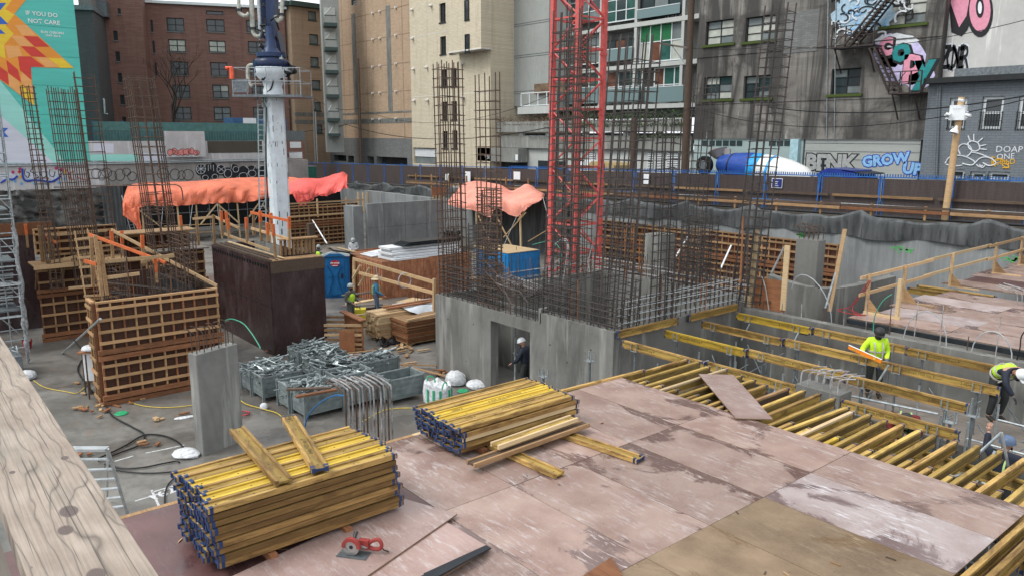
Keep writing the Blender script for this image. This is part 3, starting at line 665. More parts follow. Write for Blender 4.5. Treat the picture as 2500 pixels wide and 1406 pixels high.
# pit retaining wall under the lane
pw = thing('retaining_wall', 'long grey concrete retaining wall below the blue lane fence', 'concrete wall', (-20,28.8,FL))
t = NT('board marked shotcrete'); n1 = t.noise(.5, 6, .6); n2 = t.noise((5.5,5.5,.35), 5, .7, .3); n3 = t.noise(5, 5, .65); s1 = t.noise((1.1,1.1,.10), 5, .6)
c = t.mix(t.ramp(n1,.3,.7), (.17,.18,.178), (.26,.27,.268)); c = t.mix(t.ramp(n2,.47,.75,0,.5), c, (.38,.39,.39)); c = t.mix(t.ramp(s1,.48,.66,0,.7), c, (.10,.11,.115)); c = t.mix(t.ramp(n3,.55,.8,0,.3), c, (.12,.13,.13))
t.col(c).rough(.65).bump(n2,.5,.01); M['shotcrete'] = t.m
top = lambda a: .50+.014*a+.06*math.sin(a*.9) if a > -30 else .08+.05*math.sin(a*.7)
m = MB(); xs = [12-1.0*i for i in range(75)]
for i in range(len(xs)-1):
    a1, a0 = xs[i], xs[i+1]
    m.add([(a0,28.72,FL),(a1,28.72,FL),(a1,28.72,top(a1)),(a0,28.72,top(a0)),(a0,29.1,top(a0)),(a1,29.1,top(a1)),(a0,29.1,FL),(a1,29.1,FL)], [(0,1,2,3),(3,2,5,4),(4,5,7,6)])
part('wall', m, M['shotcrete'], pw)
for a, zz, w in ((-7.3,-.12,.75),(-2.9,-.02,.5),(-12.2,.02,.35)):
    k = MB()
    for q in range(26):
        x = a+R.gauss(0,w*.4); z = zz+R.gauss(0,.06); k.add([(x-.05,28.712,z),(x+.05,28.712,z+.01),(x+.06,28.712,z+.05),(x-.03,28.712,z+.06)], [(0,1,2,3)])
    part('spray_mark', k, plain('green spray mark', (.08,.42,.10), .8), pw)
m = MB()                                                        # earth behind the wall, up to the lane
for i in range(len(xs)-1):
    a1, a0 = xs[i], xs[i+1]
    m.add([(a0,29.12,.0),(a1,29.12,.0),(a1,29.12,zs(a1)-.06),(a0,29.12,zs(a0)-.06),(a0,29.9,zs(a0)-.01),(a1,29.9,zs(a1)-.01)], [(0,1,2,3),(3,2,5,4)])
M['earth'] = concrete('dark wet earth', (.07,.062,.05), .7, False)
struct('lane_bank', m, M['earth'])
# grey geotextile hanging along the wall head
def fabric():
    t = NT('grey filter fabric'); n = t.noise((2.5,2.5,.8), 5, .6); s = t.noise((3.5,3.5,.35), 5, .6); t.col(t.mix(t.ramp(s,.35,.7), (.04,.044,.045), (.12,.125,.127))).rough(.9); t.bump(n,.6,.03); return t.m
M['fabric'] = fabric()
def edge_top(a): return zs(a)+.02+.34*(1-abs(math.sin(a*.66+.5*math.sin(a*.31))))**2.2-.10+.05*math.sin(a*3.1)
fb = thing('filter_fabric', 'dark grey filter fabric draped along the top of the retaining wall', 'fabric', (-10,28.7,.5))
for s0, s1 in ((10,-2.5),(-2.3,-12.2),(-12.0,-20.5),(-20.4,-32),(-32,-46),(-46,-61)):
    nu = int(abs(s1-s0)*5)
    def f(u, v, s0=s0, s1=s1):
        a = s0+(s1-s0)*u; zt = edge_top(a); zb = top(a)-.06+.05*math.sin(a*1.7)
        z = zt+(zb-zt)*v; w = .05*math.sin(a*5.3+2*math.sin(a*1.3))*(1-v*.3)+.07*math.sin(a*1.9+v*2)
        return (a+.04*math.sin(v*6+a*3), 28.60+w-.06*(1-v)+(.16*(1-v*8) if v < .12 else 0), z)
    part('fabric_sheet', MB().grid(f, nu, 9), M['fabric'], fb, True)
# bars standing along the wall head
bars = thing('wall_starter_bars', 'row of thin starter bars standing along the retaining wall head', 'rebar', (-10,28.55,.3))
bme = MB().tube((0,0,0),(0,0,.62),.011,5,cap=False).mesh('rebar_bar', M['rebar_dark'])
for i in range(118):
    a = 9.5-.38*i-R.uniform(0,.1); o = link('rebar_bar', bme, bars, (a+10, .0, top(a)-.3-.05), (R.uniform(-.05,.05), R.uniform(-.05,.05), 0)); o.scale.z = R.uniform(.75,1.25)

# ------------------------------------------------------------------ deck on the far side of the long wall
deck2 = bpy.data.objects.new('far_plywood_deck', None); COL.objects.link(deck2); deck2['kind'] = 'structure'
for i in range(7):
    for j in range(12):
        if i == 0 and j in (5,): continue
        a0 = -2.15+i*2.44-(.5 if j > 5 else 0)+(.25 if j % 3 == 1 else 0); b0 = 13.72+j*1.22
        if a0 > 8.5: continue
        sheet(a0, b0, R.choice(['ply_pink','ply_pink','ply_pink','ply_white']) if (i,j) != (0,7) else 'ply_maroon', dz=R.uniform(-.006,.004), parent=deck2)
for j, b in enumerate((19.6,20.3)): beam((-1.9, b, -.13), 0, f'yellow beam end showing in the gap of the far deck, {["nearer","farther"][j]} one', L=2.4, group='beams in the gap of the far deck')
solo('edge_board', MB().box(-2.1,8,13.58,13.66,-.14,-.02), M['black_edge'], 'dark strip for the shaded gap between the long wall and the far deck', 'board')  # black strip added for the shade in the gap beside the deck
M['black_void'] = plain('black backing', (.008,.008,.009), .8)  # near black puts the darkness of voids into the colour
# guard rail on its edge
rail = thing('timber_guard_rail', 'fresh timber guard rail on short stands along the far deck edge', 'guard rail', (-2,20,0))
def zrail(b): return 0.0
posts = [(14.55,-2.05),(16.9,-2.1),(20.6,-2.2),(24.6,-2.25),(27.4,-2.3)]
for i, (b, a) in enumerate(posts):
    part('post', MB().box(a-.045,a+.045,b-.02,b+.02,0,1.12), M['wood_new'], rail); part('foot', MB().box(a-.05,a+.9,b-.03,b+.03,.0,.04), M['wood_new'], rail)
    part('gusset', MB().prism([(a+.04,b-.025,.04),(a+.42,b-.025,.04),(a+.04,b-.025,.45)], (0,.02,0)), M['wood_mid'], rail)
for z in (1.03,.55):
    part('rail', MB().bar((-2.12,14.2,z),(-2.2,19.1,z+.01),.038,.09), M['wood_new'], rail); part('rail', MB().bar((-2.24,18.6,z+.02),(-2.3,24.2,z+.03),.038,.09), M['wood_new2'], rail)
    part('rail', MB().bar((-2.2,23.8,z+.03),(-2.34,28.3,z+.02),.038,.09), M['wood_new'], rail)
part('end_post', MB().box(-1.25,-1.16,14.5,14.6,0,1.1), M['wood_new2'], rail)
part('end_rail', MB().bar((-2.1,14.5,.03),(-1.1,14.5,.03),.04,.09), M['wood_new2'], rail)
solo('red_strap', MB().path(poly_smooth([(-2.02,14.5,.95),(-2.25,14.45,.5),(-2.5,14.5,.12),(-2.75,14.3,.02),(-2.4,14.1,.02),(-2.0,14.2,.015),(-2.6,14.6,.02)],6), .012, 5), plain('red webbing', (.35,.03,.03), .6), 'red strap hanging from the end of the far deck guard rail', 'strap')
solo('red_strap', MB().path(poly_smooth([(-1.98,14.5,.95),(-2.1,14.42,.6),(-2.35,14.4,.2),(-2.2,14.2,.02),(-1.9,14.3,.02)],6), .012, 5), plain('red webbing dark', (.28,.03,.03), .6), 'shorter red strap looped under the guard rail end', 'strap')
# bars bent over on the far deck
def bent_bars(a, b, n, da, db, h, bend, label, m='rebar', group='bundles of bent bars', sp=.12, r=.016, along=(1,0)):
    o = thing('bent_bar_bundle', label, 'rebar', (a,b,0), 0, group)
    for k in range(n):
        x = a+along[0]*sp*k; y = b+along[1]*sp*k; hh = h*R.uniform(.85,1.1)
        part('rebar_bar', MB().path(poly_smooth([(x,y,-.3),(x,y,hh*.6),(x+da*.2,y+db*.2,hh*.95),(x+da,y+db,hh+bend*R.uniform(.6,1.2))],5), r, 6), M[m], o, True)
    return o
bent_bars(.2,19.2,6,-.75,.35,.42,.05,'bars bent over in the middle of the far deck, left bundle','rebar_cement')
bent_bars(1.1,18.6,6,.9,.45,.38,0,'bars bent over in the middle of the far deck, right bundle','rebar_dark')
bent_bars(-1.2,26.3,7,-.7,-.1,.55,.08,'bars bent over on a concrete block at the back of the far deck','rebar')
# stub bars and arched conduits along the long wall head
st = thing('wall_stub_bars', 'stub bars standing out of the top of the long wall', 'rebar', (0,13.4,-.2))
for i in range(17):
    a = -4.6+.62*i; part('rebar_bar', MB().tube((a,13.45,-.22),(a+R.uniform(-.02,.02),13.45+R.uniform(-.03,.03),-.2+R.choice((.35,.8,.95,1.0)) if i > 4 else R.uniform(.05,.3)),.0125,6), M['rebar_cement' if i % 3 else 'rebar'], st, True)
def arch(p, q, h, m, label, r=.014, n=10):
    p = Vector(p); q = Vector(q); P = []
    for k in range(n+1):
        t = k/n; x = p.lerp(q, (1-math.cos(math.pi*t))/2); x.z += h*math.sin(math.pi*t); P.append(x)
    return solo('conduit_loop', MB().path(P, r, 6), M[m], label, 'conduit', 'looped conduits', smooth=True)
def arch_px(x0,y0,x1,y1,ytop,b,m,label,r=.014):
    p = pt(x0,y0,b=b); q = pt(x1,y1,b=b); t = pt((x0+x1)/2,ytop,b=b); return arch(p,q,t.z-(p.z+q.z)/2,m,label,r)
arch_px(2205,830,2310,845,758,13.45,'conduit','pale conduit arch on the long wall behind the worker in yellow')
arch_px(2372,858,2470,880,808,13.45,'conduit','pale conduit arch on the long wall near the right frame edge')
arch_px(1933,705,2030,790,682,14.2,'conduit','grey conduit arch beside the curved concrete wall, larger one')
solo('conduit_pipe', MB().path(poly_smooth([pt(1860,675,b=13.5),pt(1868,700,b=13.5),pt(1874,735,b=13.5),pt(1877,757,b=13.5)],4),.014,6), M['conduit'], 'pale conduit leaning in front of the brown form panel','conduit')
solo('conduit_pipe', MB().path(poly_smooth([pt(2132,810,b=13.45),pt(2136,770,b=13.45),pt(2155,735,b=13.5),pt(2178,718,b=13.6)],5),.014,6), M['conduit_green'], 'green tipped conduit curving up behind the worker in yellow','conduit')
solo('conduit_pipe', MB().path(poly_smooth([pt(2482,880,b=13.45),pt(2490,850,b=13.45),pt(2494,820,b=13.5),pt(2510,800,b=13.6)],5),.016,6), M['cable_black'], 'black hose standing on the long wall at the right frame edge','hose')
# blocks between core and retaining wall
t_ = thing('curved_wall', 'low curved concrete wall behind the long wall', 'concrete wall', (-5,17,FL))
m = MB(); P = [(-6.9,17.3),(-6.0,16.7),(-5.0,16.3),(-4.3,16.5),(-3.95,17.4),(-3.9,18.6),(-3.9,20.5)]
P = [tuple(p) for p in poly_smooth([(x,y,0) for x, y in P],4)]; Q = [(x+.28*(0.2 if x < -4.6 else -1)*1, y+.3*(1 if x < -4.6 else .1), 0) for x, y, z in P]
for i in range(len(P)-1):
    a, b, c, d = P[i], P[i+1], Q[i+1], Q[i]; m.hexa([(a[0],a[1],FL),(b[0],b[1],FL),(c[0],c[1],FL),(d[0],d[1],FL),(a[0],a[1],.12),(b[0],b[1],.12),(c[0],c[1],.12),(d[0],d[1],.12)])
part('wall', m, M['concrete'], t_)
# brown form panel with two tall posts
fp = thing('column_formwork', 'brown plywood form panel between two tall fresh posts', 'form panel', (-4.6,13.7,-.2))
part('plywood_face', MB().box(-5.1,-4.0,13.62,13.64,-.2,.72), M['wood_red'], fp)
part('post', MB().box(-5.2,-5.02,13.60,13.64,-.2,2.12), M['wood_new2'], fp); part('post', MB().box(-4.12,-3.96,13.57,13.615,-.12,1.78), M['wood_new2'], fp)
part('block', MB().box(-5.3,-5.08,13.52,13.598,-.2,.1), M['wood_new2'], fp); part('block', MB().box(-4.65,-4.45,13.58,13.618,.0,.08), M['wood_red'], fp)
solo('timber_post', MB().bar(pt(2063,560,b=16.4), pt(2025,760,b=15.6), .12, .05), M['wood_new'], 'tall leaning fresh timber post in front of the grey retaining wall', 'timber post')
solo('pipe_post', MB().tube(pt(2052,625,b=16.2), pt(2015,752,b=15.5), .035, 8), M['galv'], 'steel push pull brace beside the tall leaning timber post', 'steel brace', smooth=True)

# ------------------------------------------------------------------ wall formwork (plywood face, studs, rails)
def gang_form(name, O, U, w, z0, z1, label, ns, nr, face='form_face', stud='wood_red', rails='rail_wood', heavy=(), cat='wall form', railw=.09, top_open=True, group=None, studw=.05):
    """face on the plane through O along U; studs then rails stand out towards U x Z"""
    O = Vector((O[0], O[1], z0)); U = Vector((U[0], U[1], 0)).normalized(); N = U.cross(Vector((0,0,1))); H = z1-z0
    rz = math.atan2(U.y, U.x); o = thing(name, label, cat, tuple(O), rz, group)     # local x = U, local -y = N
    part('plywood_face', MB().box(0,w,0,.02,0,H), M[face], o, world=False)
    sm = MB().box(-studw/2,studw/2,-.10,0,0,H-.06).mesh('stud', M[stud]); sm2 = MB().box(-studw/2,studw/2,-.10,0,0,H-.06).mesh('stud', M['rail_wood'])
    for k in range(ns):
        x = studw/2+(w-studw)*k/(ns-1); link('stud', sm if R.random() < .5 else sm2, o, (x+R.uniform(-.02,.02) if 0 < k < ns-1 else x, R.uniform(-.003,0), 0))
    part('top_plate', MB().box(0,w,-.105,.03,H-.058,H), M[rails], o, world=False)
    rm = {}
    for k in range(nr):
        z = .16+(H-.36)*k/(nr-1); hv = k in heavy
        if hv:
            for dz in (-.09,.09):
                q = MB().box(-.08,w+.08,-.19,-.103,-.07,.07).mesh('rail', M['wood_red']); link('rail', q, o, (0,0,z+dz))
        else:
            q = MB().box(-.01,w+.01,-.14,-.103,-railw/2,railw/2).mesh('rail', M[rails]); link('rail', q, o, (0,R.uniform(-.004,0),z+R.uniform(-.01,.01)))
    return o
# big form, left foreground
F1a, F1b0, F1b1 = -16.55, -1.95, 1.5
gang_form('wall_form', (F1a,F1b0), (0,1), F1b1-F1b0, FL, .12, 'large timber wall form with light rails left of the concrete column', 11, 9, heavy=(0,4))
gang_form('wall_form', (-17.3,F1b0), (1,0), .7, FL, .12, 'narrow side panel of the large left timber wall form, facing left', 3, 8)
def plainwall(name, x0,x1,y0,y1,z0,z1,m,label,cat='form panel',group=None): return boxthing('formwork_sheet' if name == 'form_panel' else name,x0,x1,y0,y1,z0,z1,M[m],label,cat,group)
plainwall('form_panel', -21.6,F1a-.02,1.52,1.56,FL,.10,'wood_dark','right side plywood panel of the large left form')
plainwall('form_panel', F1a-.40,F1a-.36,F1b0+.3,F1b1-.3,-1.2,.0,'wood_dark','inner plywood panel behind the front of the large left form')
plainwall('form_panel', -21.0,F1a-.5,.95,1.0,-1.2,.05,'black_edge','inner black plywood panel of the large left form')
plainwall('plywood_platform', -20.8,F1a-.9,-.6,.9,-.78,-.74,'ply_pink','pinkish plywood landing inside the large left form','platform')
plainwall('form_panel', -21.7,-21.63,-.2,F1b1,FL,.1,'form_face','back panel of the large left form')
# second form behind it with a landing and a ladder
gang_form('wall_form', (-25.9,-2.1), (0,1), 2.9, FL, -.05, 'timber wall form behind the wooden ladder', 8, 7, heavy=(0,4))
gang_form('wall_form', (-26.4,-2.0), (0,1), 2.9, .30, 1.3, 'upper dark timber wall form above the landing at left', 8, 3)
o = thing('landing', 'timber landing on top of the form behind the ladder', 'platform', (-25.6,-.8,.1)); part('deck_board', MB().box(-26.2,-24.9,-2.3,.9,.05,.10), M['wood_mid'], o); part('edge_board', MB().box(-24.9,-24.86,-2.3,.9,-.05,.12), M['wood_new'], o)
for b in (-2.2,-1.3,-.4,.5): part('bracket', MB().bar((-24.92,b,.04),(-25.85,b,-.9),.04,.07), M['wood_mid'], o)
o = thing('wooden_ladder', 'site built wooden ladder leaning on the left forms', 'ladder', (-22.5,-.9,FL))
L0, L1 = pt(182,565,a=-24.6), pt(232,862,a=-22.2); Rr0, Rr1 = pt(213,560,a=-24.6), pt(275,862,a=-22.2)
part('stile', MB().bar(L0,L1,.045,.09), M['wood_mid'], o); part('stile', MB().bar(Rr0,Rr1,.045,.09), M['wood_mid'], o)
for k in range(12):
    t = .07+.078*k; part('rung', MB().bar(L0.lerp(L1,t)+Vector((.05,-.06 if k != 5 else -.5,0)), Rr0.lerp(Rr1,t)+Vector((.05,.06,0)), .03,.085), M['wood_new'], o)
plainwall('form_panel', -28.6,-28.5,-4.6,-1.75,FL,.85,'film','dark film faced panel at far left behind the scaffold tower')
plainwall('form_panel', -28.66,-28.61,-4.6,-1.0,.85,1.35,'wood_red','red brown panel on top of the dark panel at far left')
gang_form('wall_form', (-25.2,1.6), (0,1), 2.3, FL, .25, 'dark timber wall form between the large left form and the dark box form', 7, 8, heavy=(4,))
gang_form('wall_form', (-28.2,-1.2), (0,1), 5.4, -1.2, .75, 'timber form behind the large left form, seen above it', 14, 4)
plainwall('plank_walk',-28.1,-26.8,1.0,4.2,.76,.81,'wood_mid','plank walkway on top of the form behind the large left form','walkway')
plainwall('plank_walk',-25.1,-24.4,1.6,3.9,.26,.31,'wood_grey','plank walkway on the form left of the dark box form','walkway')
# dark film faced box form
BZ = pt(665,640,a=-18.3).z
bf = thing('box_form', 'tall dark film faced form box with timber rails on top', 'wall form', (-20,5,FL))
part('form_panel', MB().box(-18.32,-18.30,4.0,6.05,FL,BZ), M['film'], bf); part('form_panel', MB().box(-24.3,-18.34,3.98,4.0,FL,BZ-.02), M['film'], bf)
part('form_panel', MB().box(-18.296,-18.285,4.01,6.08,BZ-.42,BZ-.02), M['wood_dark'], bf)
part('form_panel', MB().box(-24.3,-18.34,6.05,6.07,FL,BZ-.02), M['film'], bf); part('form_panel', MB().box(-24.32,-24.3,3.98,6.07,FL,BZ-.02), M['film'], bf)
part('panel_joint', MB().box(-24.28,-18.35,3.974,3.979,-1.22,-1.20), M['black_edge'], bf)
for k in range(5): part('top_rail', MB().box(-24.2,-18.4,4.05+.11*k,4.13+.11*k,BZ-.03,BZ+.01 if k % 2 else BZ+.05), M['wood_grey' if k % 2 else 'wood_dark'], bf)
for k in range(22): part('top_block', MB().box(-24.1+.26*k,-24.0+.26*k,3.955,3.977,BZ-.26,BZ-.14), M['black_void'], bf)
part('top_rail', MB().bar((-24.1,4.62,BZ+.06),(-18.6,4.62,BZ+.04),.09,.04), M['wood_new2'], bf)
part('top_rail', MB().box(-18.9,-18.34,4.1,6.0,BZ-.03,BZ+.03), M['wood_mid'], bf)
for k in range(9): part('stud', MB().box(-19.2,-19.1,4.75+.16*k,4.82+.16*k,BZ+.05,BZ+.62), M['wood_mid'], bf)
part('top_plate', MB().box(-19.25,-19.0,4.7,6.2,BZ+.62,BZ+.67), M['wood_mid'], bf)
part('inner_form', MB().box(-22,-19.6,4.9,4.93,BZ-.5,BZ+.35), M['concrete_pale'], bf)
# timber guard rails with orange marked posts
ORANGE = M['orange_paint']
GR = 0
def guard(posts, rails, label, zb, zt, name='timber_guard_rail'):
    """posts: (px, ytop, ybot, a|b plane); rails: ((x0,y0),(x1,y1),plane,orange)"""
    ps = [(pt(x,yt,**pl), pt(x2,yb,**pl)) for x, yt, x2, yb, pl, og in posts]
    o = thing(name, label, 'guard rail', tuple(ps[0][1]))
    for (q0, q1), (x,yt,x2,yb,pl,og) in zip(ps, posts):
        part('post', MB().bar(q1,q0,.09,.09,(0,1,0)), M['wood_mid'], o)
        if og:
            L = (q0-q1).normalized(); part('painted_end', MB().bar(q0-L*.42,q0+L*.006,.102,.102,(0,1,0)), ORANGE, o)
    for p0, pl0, p1, pl1, og in rails:
        a = pt(*p0,**pl0); b = pt(*p1,**pl1); part('rail', MB().bar(a,b,.04,.10), ORANGE if og == 2 else M['wood_new' if og == 0 else 'wood_mid'], o)
    return o
A1 = dict(a=-16.9); A2 = dict(a=-21.4)
guard([(232,575,250,722,dict(a=-16.8),0),(243,590,262,720,dict(a=-16.9),0),(222,580,228,700,dict(a=-18),0),(272,565,276,640,dict(a=-20.5),1),(347,575,350,650,dict(a=-19.5),1),(378,632,382,690,dict(a=-17.3),1),(297,565,300,625,dict(a=-21),1)],
      [((272,562),dict(a=-21.4),(530,698),dict(a=-16.7),0),((218,573),dict(a=-21.2),(405,642),dict(a=-17.4),2),((345,640),dict(a=-18.2),(425,622),dict(a=-18.4),0),((232,640),dict(a=-16.9),(425,625),dict(a=-17.2),0),((205,637),dict(a=-17.2),(235,645),dict(a=-16.8),2),((262,678),dict(a=-17),(340,668),dict(a=-17.2),0)],
      'timber guard rails with orange ends on the large left form', 0, 1)
guard([(95,552,105,660,dict(a=-25.8),0),(103,553,112,655,dict(a=-25.8),0),(62,548,68,605,dict(a=-28.5),1),(118,572,125,650,dict(a=-25.6),0),(125,575,138,660,dict(a=-25.3),0)],
      [((95,578),dict(a=-25.9),(262,563),dict(a=-25.9),0),((112,578),dict(a=-25.8),(140,595),dict(a=-25.0),2),((125,640),dict(a=-25),(225,618),dict(a=-25),0)],
      'timber guard rail posts on the landing at far left', 0, 1)
guard([(440,527,447,600,dict(a=-27),1),(478,525,486,605,dict(a=-26.5),0),(520,525,524,600,dict(a=-26),0),(540,516,543,578,dict(a=-24.3),1),(552,518,555,577,dict(a=-24.2),1),(556,535,560,585,dict(a=-23.6),1),(601,532,604,592,dict(a=-21.5),1)],
      [((470,535),dict(a=-26.5),(522,530),dict(a=-26.3),0),((520,528),dict(a=-26.2),(585,558),dict(a=-24),0),((548,572),dict(a=-24.2),(660,612),dict(a=-19.2),0)],
      'timber guard posts with orange tops behind the dark box form', 0, 1)
guard([(635,516,638,590,dict(a=-21),1),(661,521,664,575,dict(a=-20.4),1),(619,520,620,575,dict(a=-21.8),0),(706,530,706,608,dict(a=-18.9),1),(666,548,673,628,dict(a=-18.6),1),(652,545,655,590,dict(a=-19.5),1)],
      [((612,519),dict(a=-21.8),(707,540),dict(a=-18.9),2),((614,558),dict(a=-21.8),(704,584),dict(a=-18.8),0)],
      'timber guard rail with orange top rail on the dark box form', 0, 1)
# push pull braces
def brace_px(p0, k0, p1, k1, label, m='galv', r=.035):
    return solo('push_pull_brace', MB().tube(pt(*p0,**k0), pt(*p1,**k1), r, 8), M[m], label, 'steel brace', 'push pull braces', smooth=True)
brace_px((152,862),dict(z=FL),(245,778),dict(b=-2.1),'long steel brace holding up the large left form')
brace_px((180,828),dict(b=-2.4),(213,870),dict(z=FL),'short dark strut under the steel brace of the large left form','steel_dark',.02)
for i, (x0,y0,x1,y1,b0,b1) in enumerate([(798,595,763,538,15,17.5),(1648,630,1680,578,24.3,25.8),(1760,655,1785,600,24.3,25.8),(1883,668,1914,605,20.5,25.8),(860,555,843,523,19,21)]):
    brace_px((x0,y0),dict(b=b0),(x1,y1),dict(b=b1),f'pale steel brace leaning on the wall forms, {ORD[i]} one','white' if i != 3 else 'galv',.045)
# far formwork walls
gang_form('wall_form', (-23.5,25.9), (1,0), 7.4, FL, .12, 'red brown wall form along the retaining wall, left section', 20, 9, heavy=(5,), rails='wood_mid')
gang_form('wall_form', (-16.75,26.0), (1,0), 7.9, FL, .20, 'red brown wall form along the retaining wall, right section', 22, 9, heavy=(5,), rails='wood_mid')
gang_form('wall_form', (-44,14.4), (0,1), 7.0, FL, -.05, 'red brown wall form under the red tarp', 20, 10, heavy=(5,), rails='wood_mid')
o = thing('timber_guard_rail', 'timber guard rails above the wall form under the red tarp', 'guard rail', (-43.6,17,0))
for z in (.15,-.75): part('rail', MB().bar((-43.6,14.6,z),(-43.6,21.6,z),.04,.10), M['wood_new'], o)
for b in (14.9,17.9,20.2,21.2,21.6,22.0): part('post', MB().box(-43.7,-43.6,b-.045,b+.045,-.9,.4+.3*(b > 21)), M['wood_new'], o)
o = thing('timber_post', 'dark round post in front of the form under the red tarp', 'timber post', (-38,14.7,FL)); part('post', MB().box(-38.2,-37.8,14.5,14.9,FL,-.65), M['wood_dark'], o)
wc = thing('concrete_wall', 'free standing grey concrete wall between the red tarp and the tall cages', 'concrete wall', (-36,20,FL))
part('wall', MB().box(-36.3,-36,17.7,23.6,FL,.56), M['concrete_dark'], wc); part('return', MB().box(-37.6,-36.3,16.85,17.55,FL,.42), M['concrete_dark'], wc)
for z, b in ((-1.0,None),): part('panel_joint', MB().box(-35.999,-35.994,17.7,23.5,z,z+.012), M['black_edge'], wc)
for b in (18.9,20.5,22.2): part('panel_joint', MB().box(-35.999,-35.994,b,b+.012,FL,.5), M['black_edge'], wc)
plainwall('concrete_wall', -50,-40,25.2,25.6,FL,.35,'shotcrete','low grey concrete wall behind the free standing wall','concrete wall')
o = thing('small_formwork', 'small red brown plywood panel standing on the free standing concrete wall', 'form panel', (-37,23,.5)); part('plywood_face', MB().box(-37,-36.96,23.3,24.5,.75,1.35), M['wood_red'], o)
for k in range(5): part('stud', MB().box(-36.95,-36.9,23.35+.24*k,23.45+.24*k,.45,.78), M['wood_new'], o)
# ================================================================== buildings around the pit
def brick(name, c1, c2, mortar, sc=1.0, axis='x', grime=.35, streak=.3):
    """running bond brickwork; axis = wall direction"""
    t = NT(name); sp = t.n.new('ShaderNodeSeparateXYZ'); t.L.new(t.co, sp.inputs[0]); cb = t.n.new('ShaderNodeCombineXYZ')
    t.L.new(sp.outputs[0 if axis == 'x' else 1], cb.inputs[0]); t.L.new(sp.outputs[2], cb.inputs[1])
    b = t.n.new('ShaderNodeTexBrick'); b.inputs['Scale'].default_value = 1.0*sc; b.inputs['Brick Width'].default_value = .42; b.inputs['Row Height'].default_value = .13
    b.inputs['Mortar Size'].default_value = .012; b.inputs['Color1'].default_value = (*c1,1); b.inputs['Color2'].default_value = (*c2,1); b.inputs['Mortar'].default_value = (*mortar,1)
    t.L.new(cb.outputs[0], b.inputs['Vector']); n = t.noise(.25, 5, .6); n2 = t.noise((2.4,2.4,.22), 5, .65); n3 = t.noise((.6,.6,6), 4, .6)
    c = t.mix(t.ramp(n,.3,.7,0,grime), b.outputs['Color'], [k*.55 for k in c1]); c = t.mix(t.ramp(n2,.52,.66,0,streak), c, [k*.5 for k in c1]); c = t.mix(t.ramp(n3,.55,.75,0,.18), c, [min(1,k*1.4) for k in c2])
    t.col(c).rough(.85).bump(b.outputs['Fac'],-.3,.01); return t.m
M['brick_red'] = brick('red brown brick', (.185,.08,.06), (.24,.118,.092), (.16,.13,.115))
M['brick_tan'] = brick('tan brick', (.38,.26,.165), (.46,.32,.21), (.35,.28,.21), grime=.15)
M['brick_tan_d'] = brick('darker tan brick', (.33,.22,.14), (.39,.27,.18), (.3,.25,.19), grime=.2)
M['brick_cream'] = brick('cream brick', (.55,.48,.35), (.63,.555,.415), (.42,.36,.27), grime=.15)
M['brick_grey'] = brick('grey painted brick', (.068,.072,.075), (.08,.085,.088), (.05,.05,.052), axis='y')
M['block_grey'] = brick('blue grey painted brick', (.145,.165,.18), (.165,.185,.20), (.095,.11,.13), grime=.25)
M['block_dark'] = brick('speckled grey stone base', (.15,.155,.15), (.20,.205,.195), (.12,.12,.115), grime=.6)
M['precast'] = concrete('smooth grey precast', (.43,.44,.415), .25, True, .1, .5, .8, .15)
M['precast_d'] = concrete('shaded grey precast', (.30,.31,.29), .25, True, .1, .5, .8, .1)  # darker copy of the precast, shade put into the colour
M['stained'] = None
def _stained():
    t = NT('blackened old concrete'); n = t.noise(.30,6,.62,.4); s = t.noise((.75,.75,.075),6,.62,.8); s2 = t.noise((2.3,2.3,.2),5,.65,.5); s3 = t.noise((1.4,1.4,.9),6,.7); l = t.noise((.10,.10,2.1),3,.6)
    c = t.mix(t.ramp(n,.35,.65),(.12,.11,.098),(.235,.22,.195)); c = t.mix(t.ramp(l,.55,.62,0,.35),c,(.09,.085,.075)); c = t.mix(t.ramp(s,.44,.56,0,.92),c,(.032,.03,.027))
    c = t.mix(t.ramp(s2,.55,.63,0,.6),c,(.05,.046,.04)); c = t.mix(t.ramp(s3,.58,.7,0,.5),c,(.10,.095,.085)); c = t.mix(t.ramp(t.noise((1.9,1.9,.3),5,.7),.64,.7,0,.6),c,(.46,.45,.42)); c = t.mix(t.ramp(t.noise((.16,.16,.22),7,.7,1.2),.46,.56,0,.72),c,(.028,.026,.023)); t.col(c).rough(.8).bump(n,.3,.02); return t.m
M['stained'] = _stained()
M['stained_grime'] = concrete('grimy parkade concrete', (.24,.24,.22), .9, True, .2, .7)
M['moss'] = plain('green moss', (.06,.085,.02), .95, scale=20, bump=.5)
M['frame_dark'] = plain('dark window frame', (.02,.022,.022), .5); M['frame_white'] = plain('white window frame', (.62,.66,.66), .4, var=.05)
M['frame_green'] = plain('dark green trim', (.045,.07,.065), .5)
M['pane_dark'] = NT('dark window pane').col((.03,.036,.04)).rough(.12).spec(.6).m
M['pane_grey'] = plain('pane with grey blind', (.16,.18,.18), .25, var=.25, scale=1.2); M['pane_pale'] = plain('pane with pale blind', (.42,.43,.38), .3, var=.15, scale=2)
M['pane_green'] = plain('green glass pane', (.035,.095,.08), .15, var=.3, scale=1.5); M['pane_lgreen'] = plain('bright green spandrel', (.03,.15,.06), .2, var=.2); M['pane_brown'] = plain('reddish glass pane', (.13,.055,.035), .2, var=.4, scale=1.5)
M['glass_rail'] = NT('frosted blue green rail glass').col((.16,.225,.23)).rough(.2).m
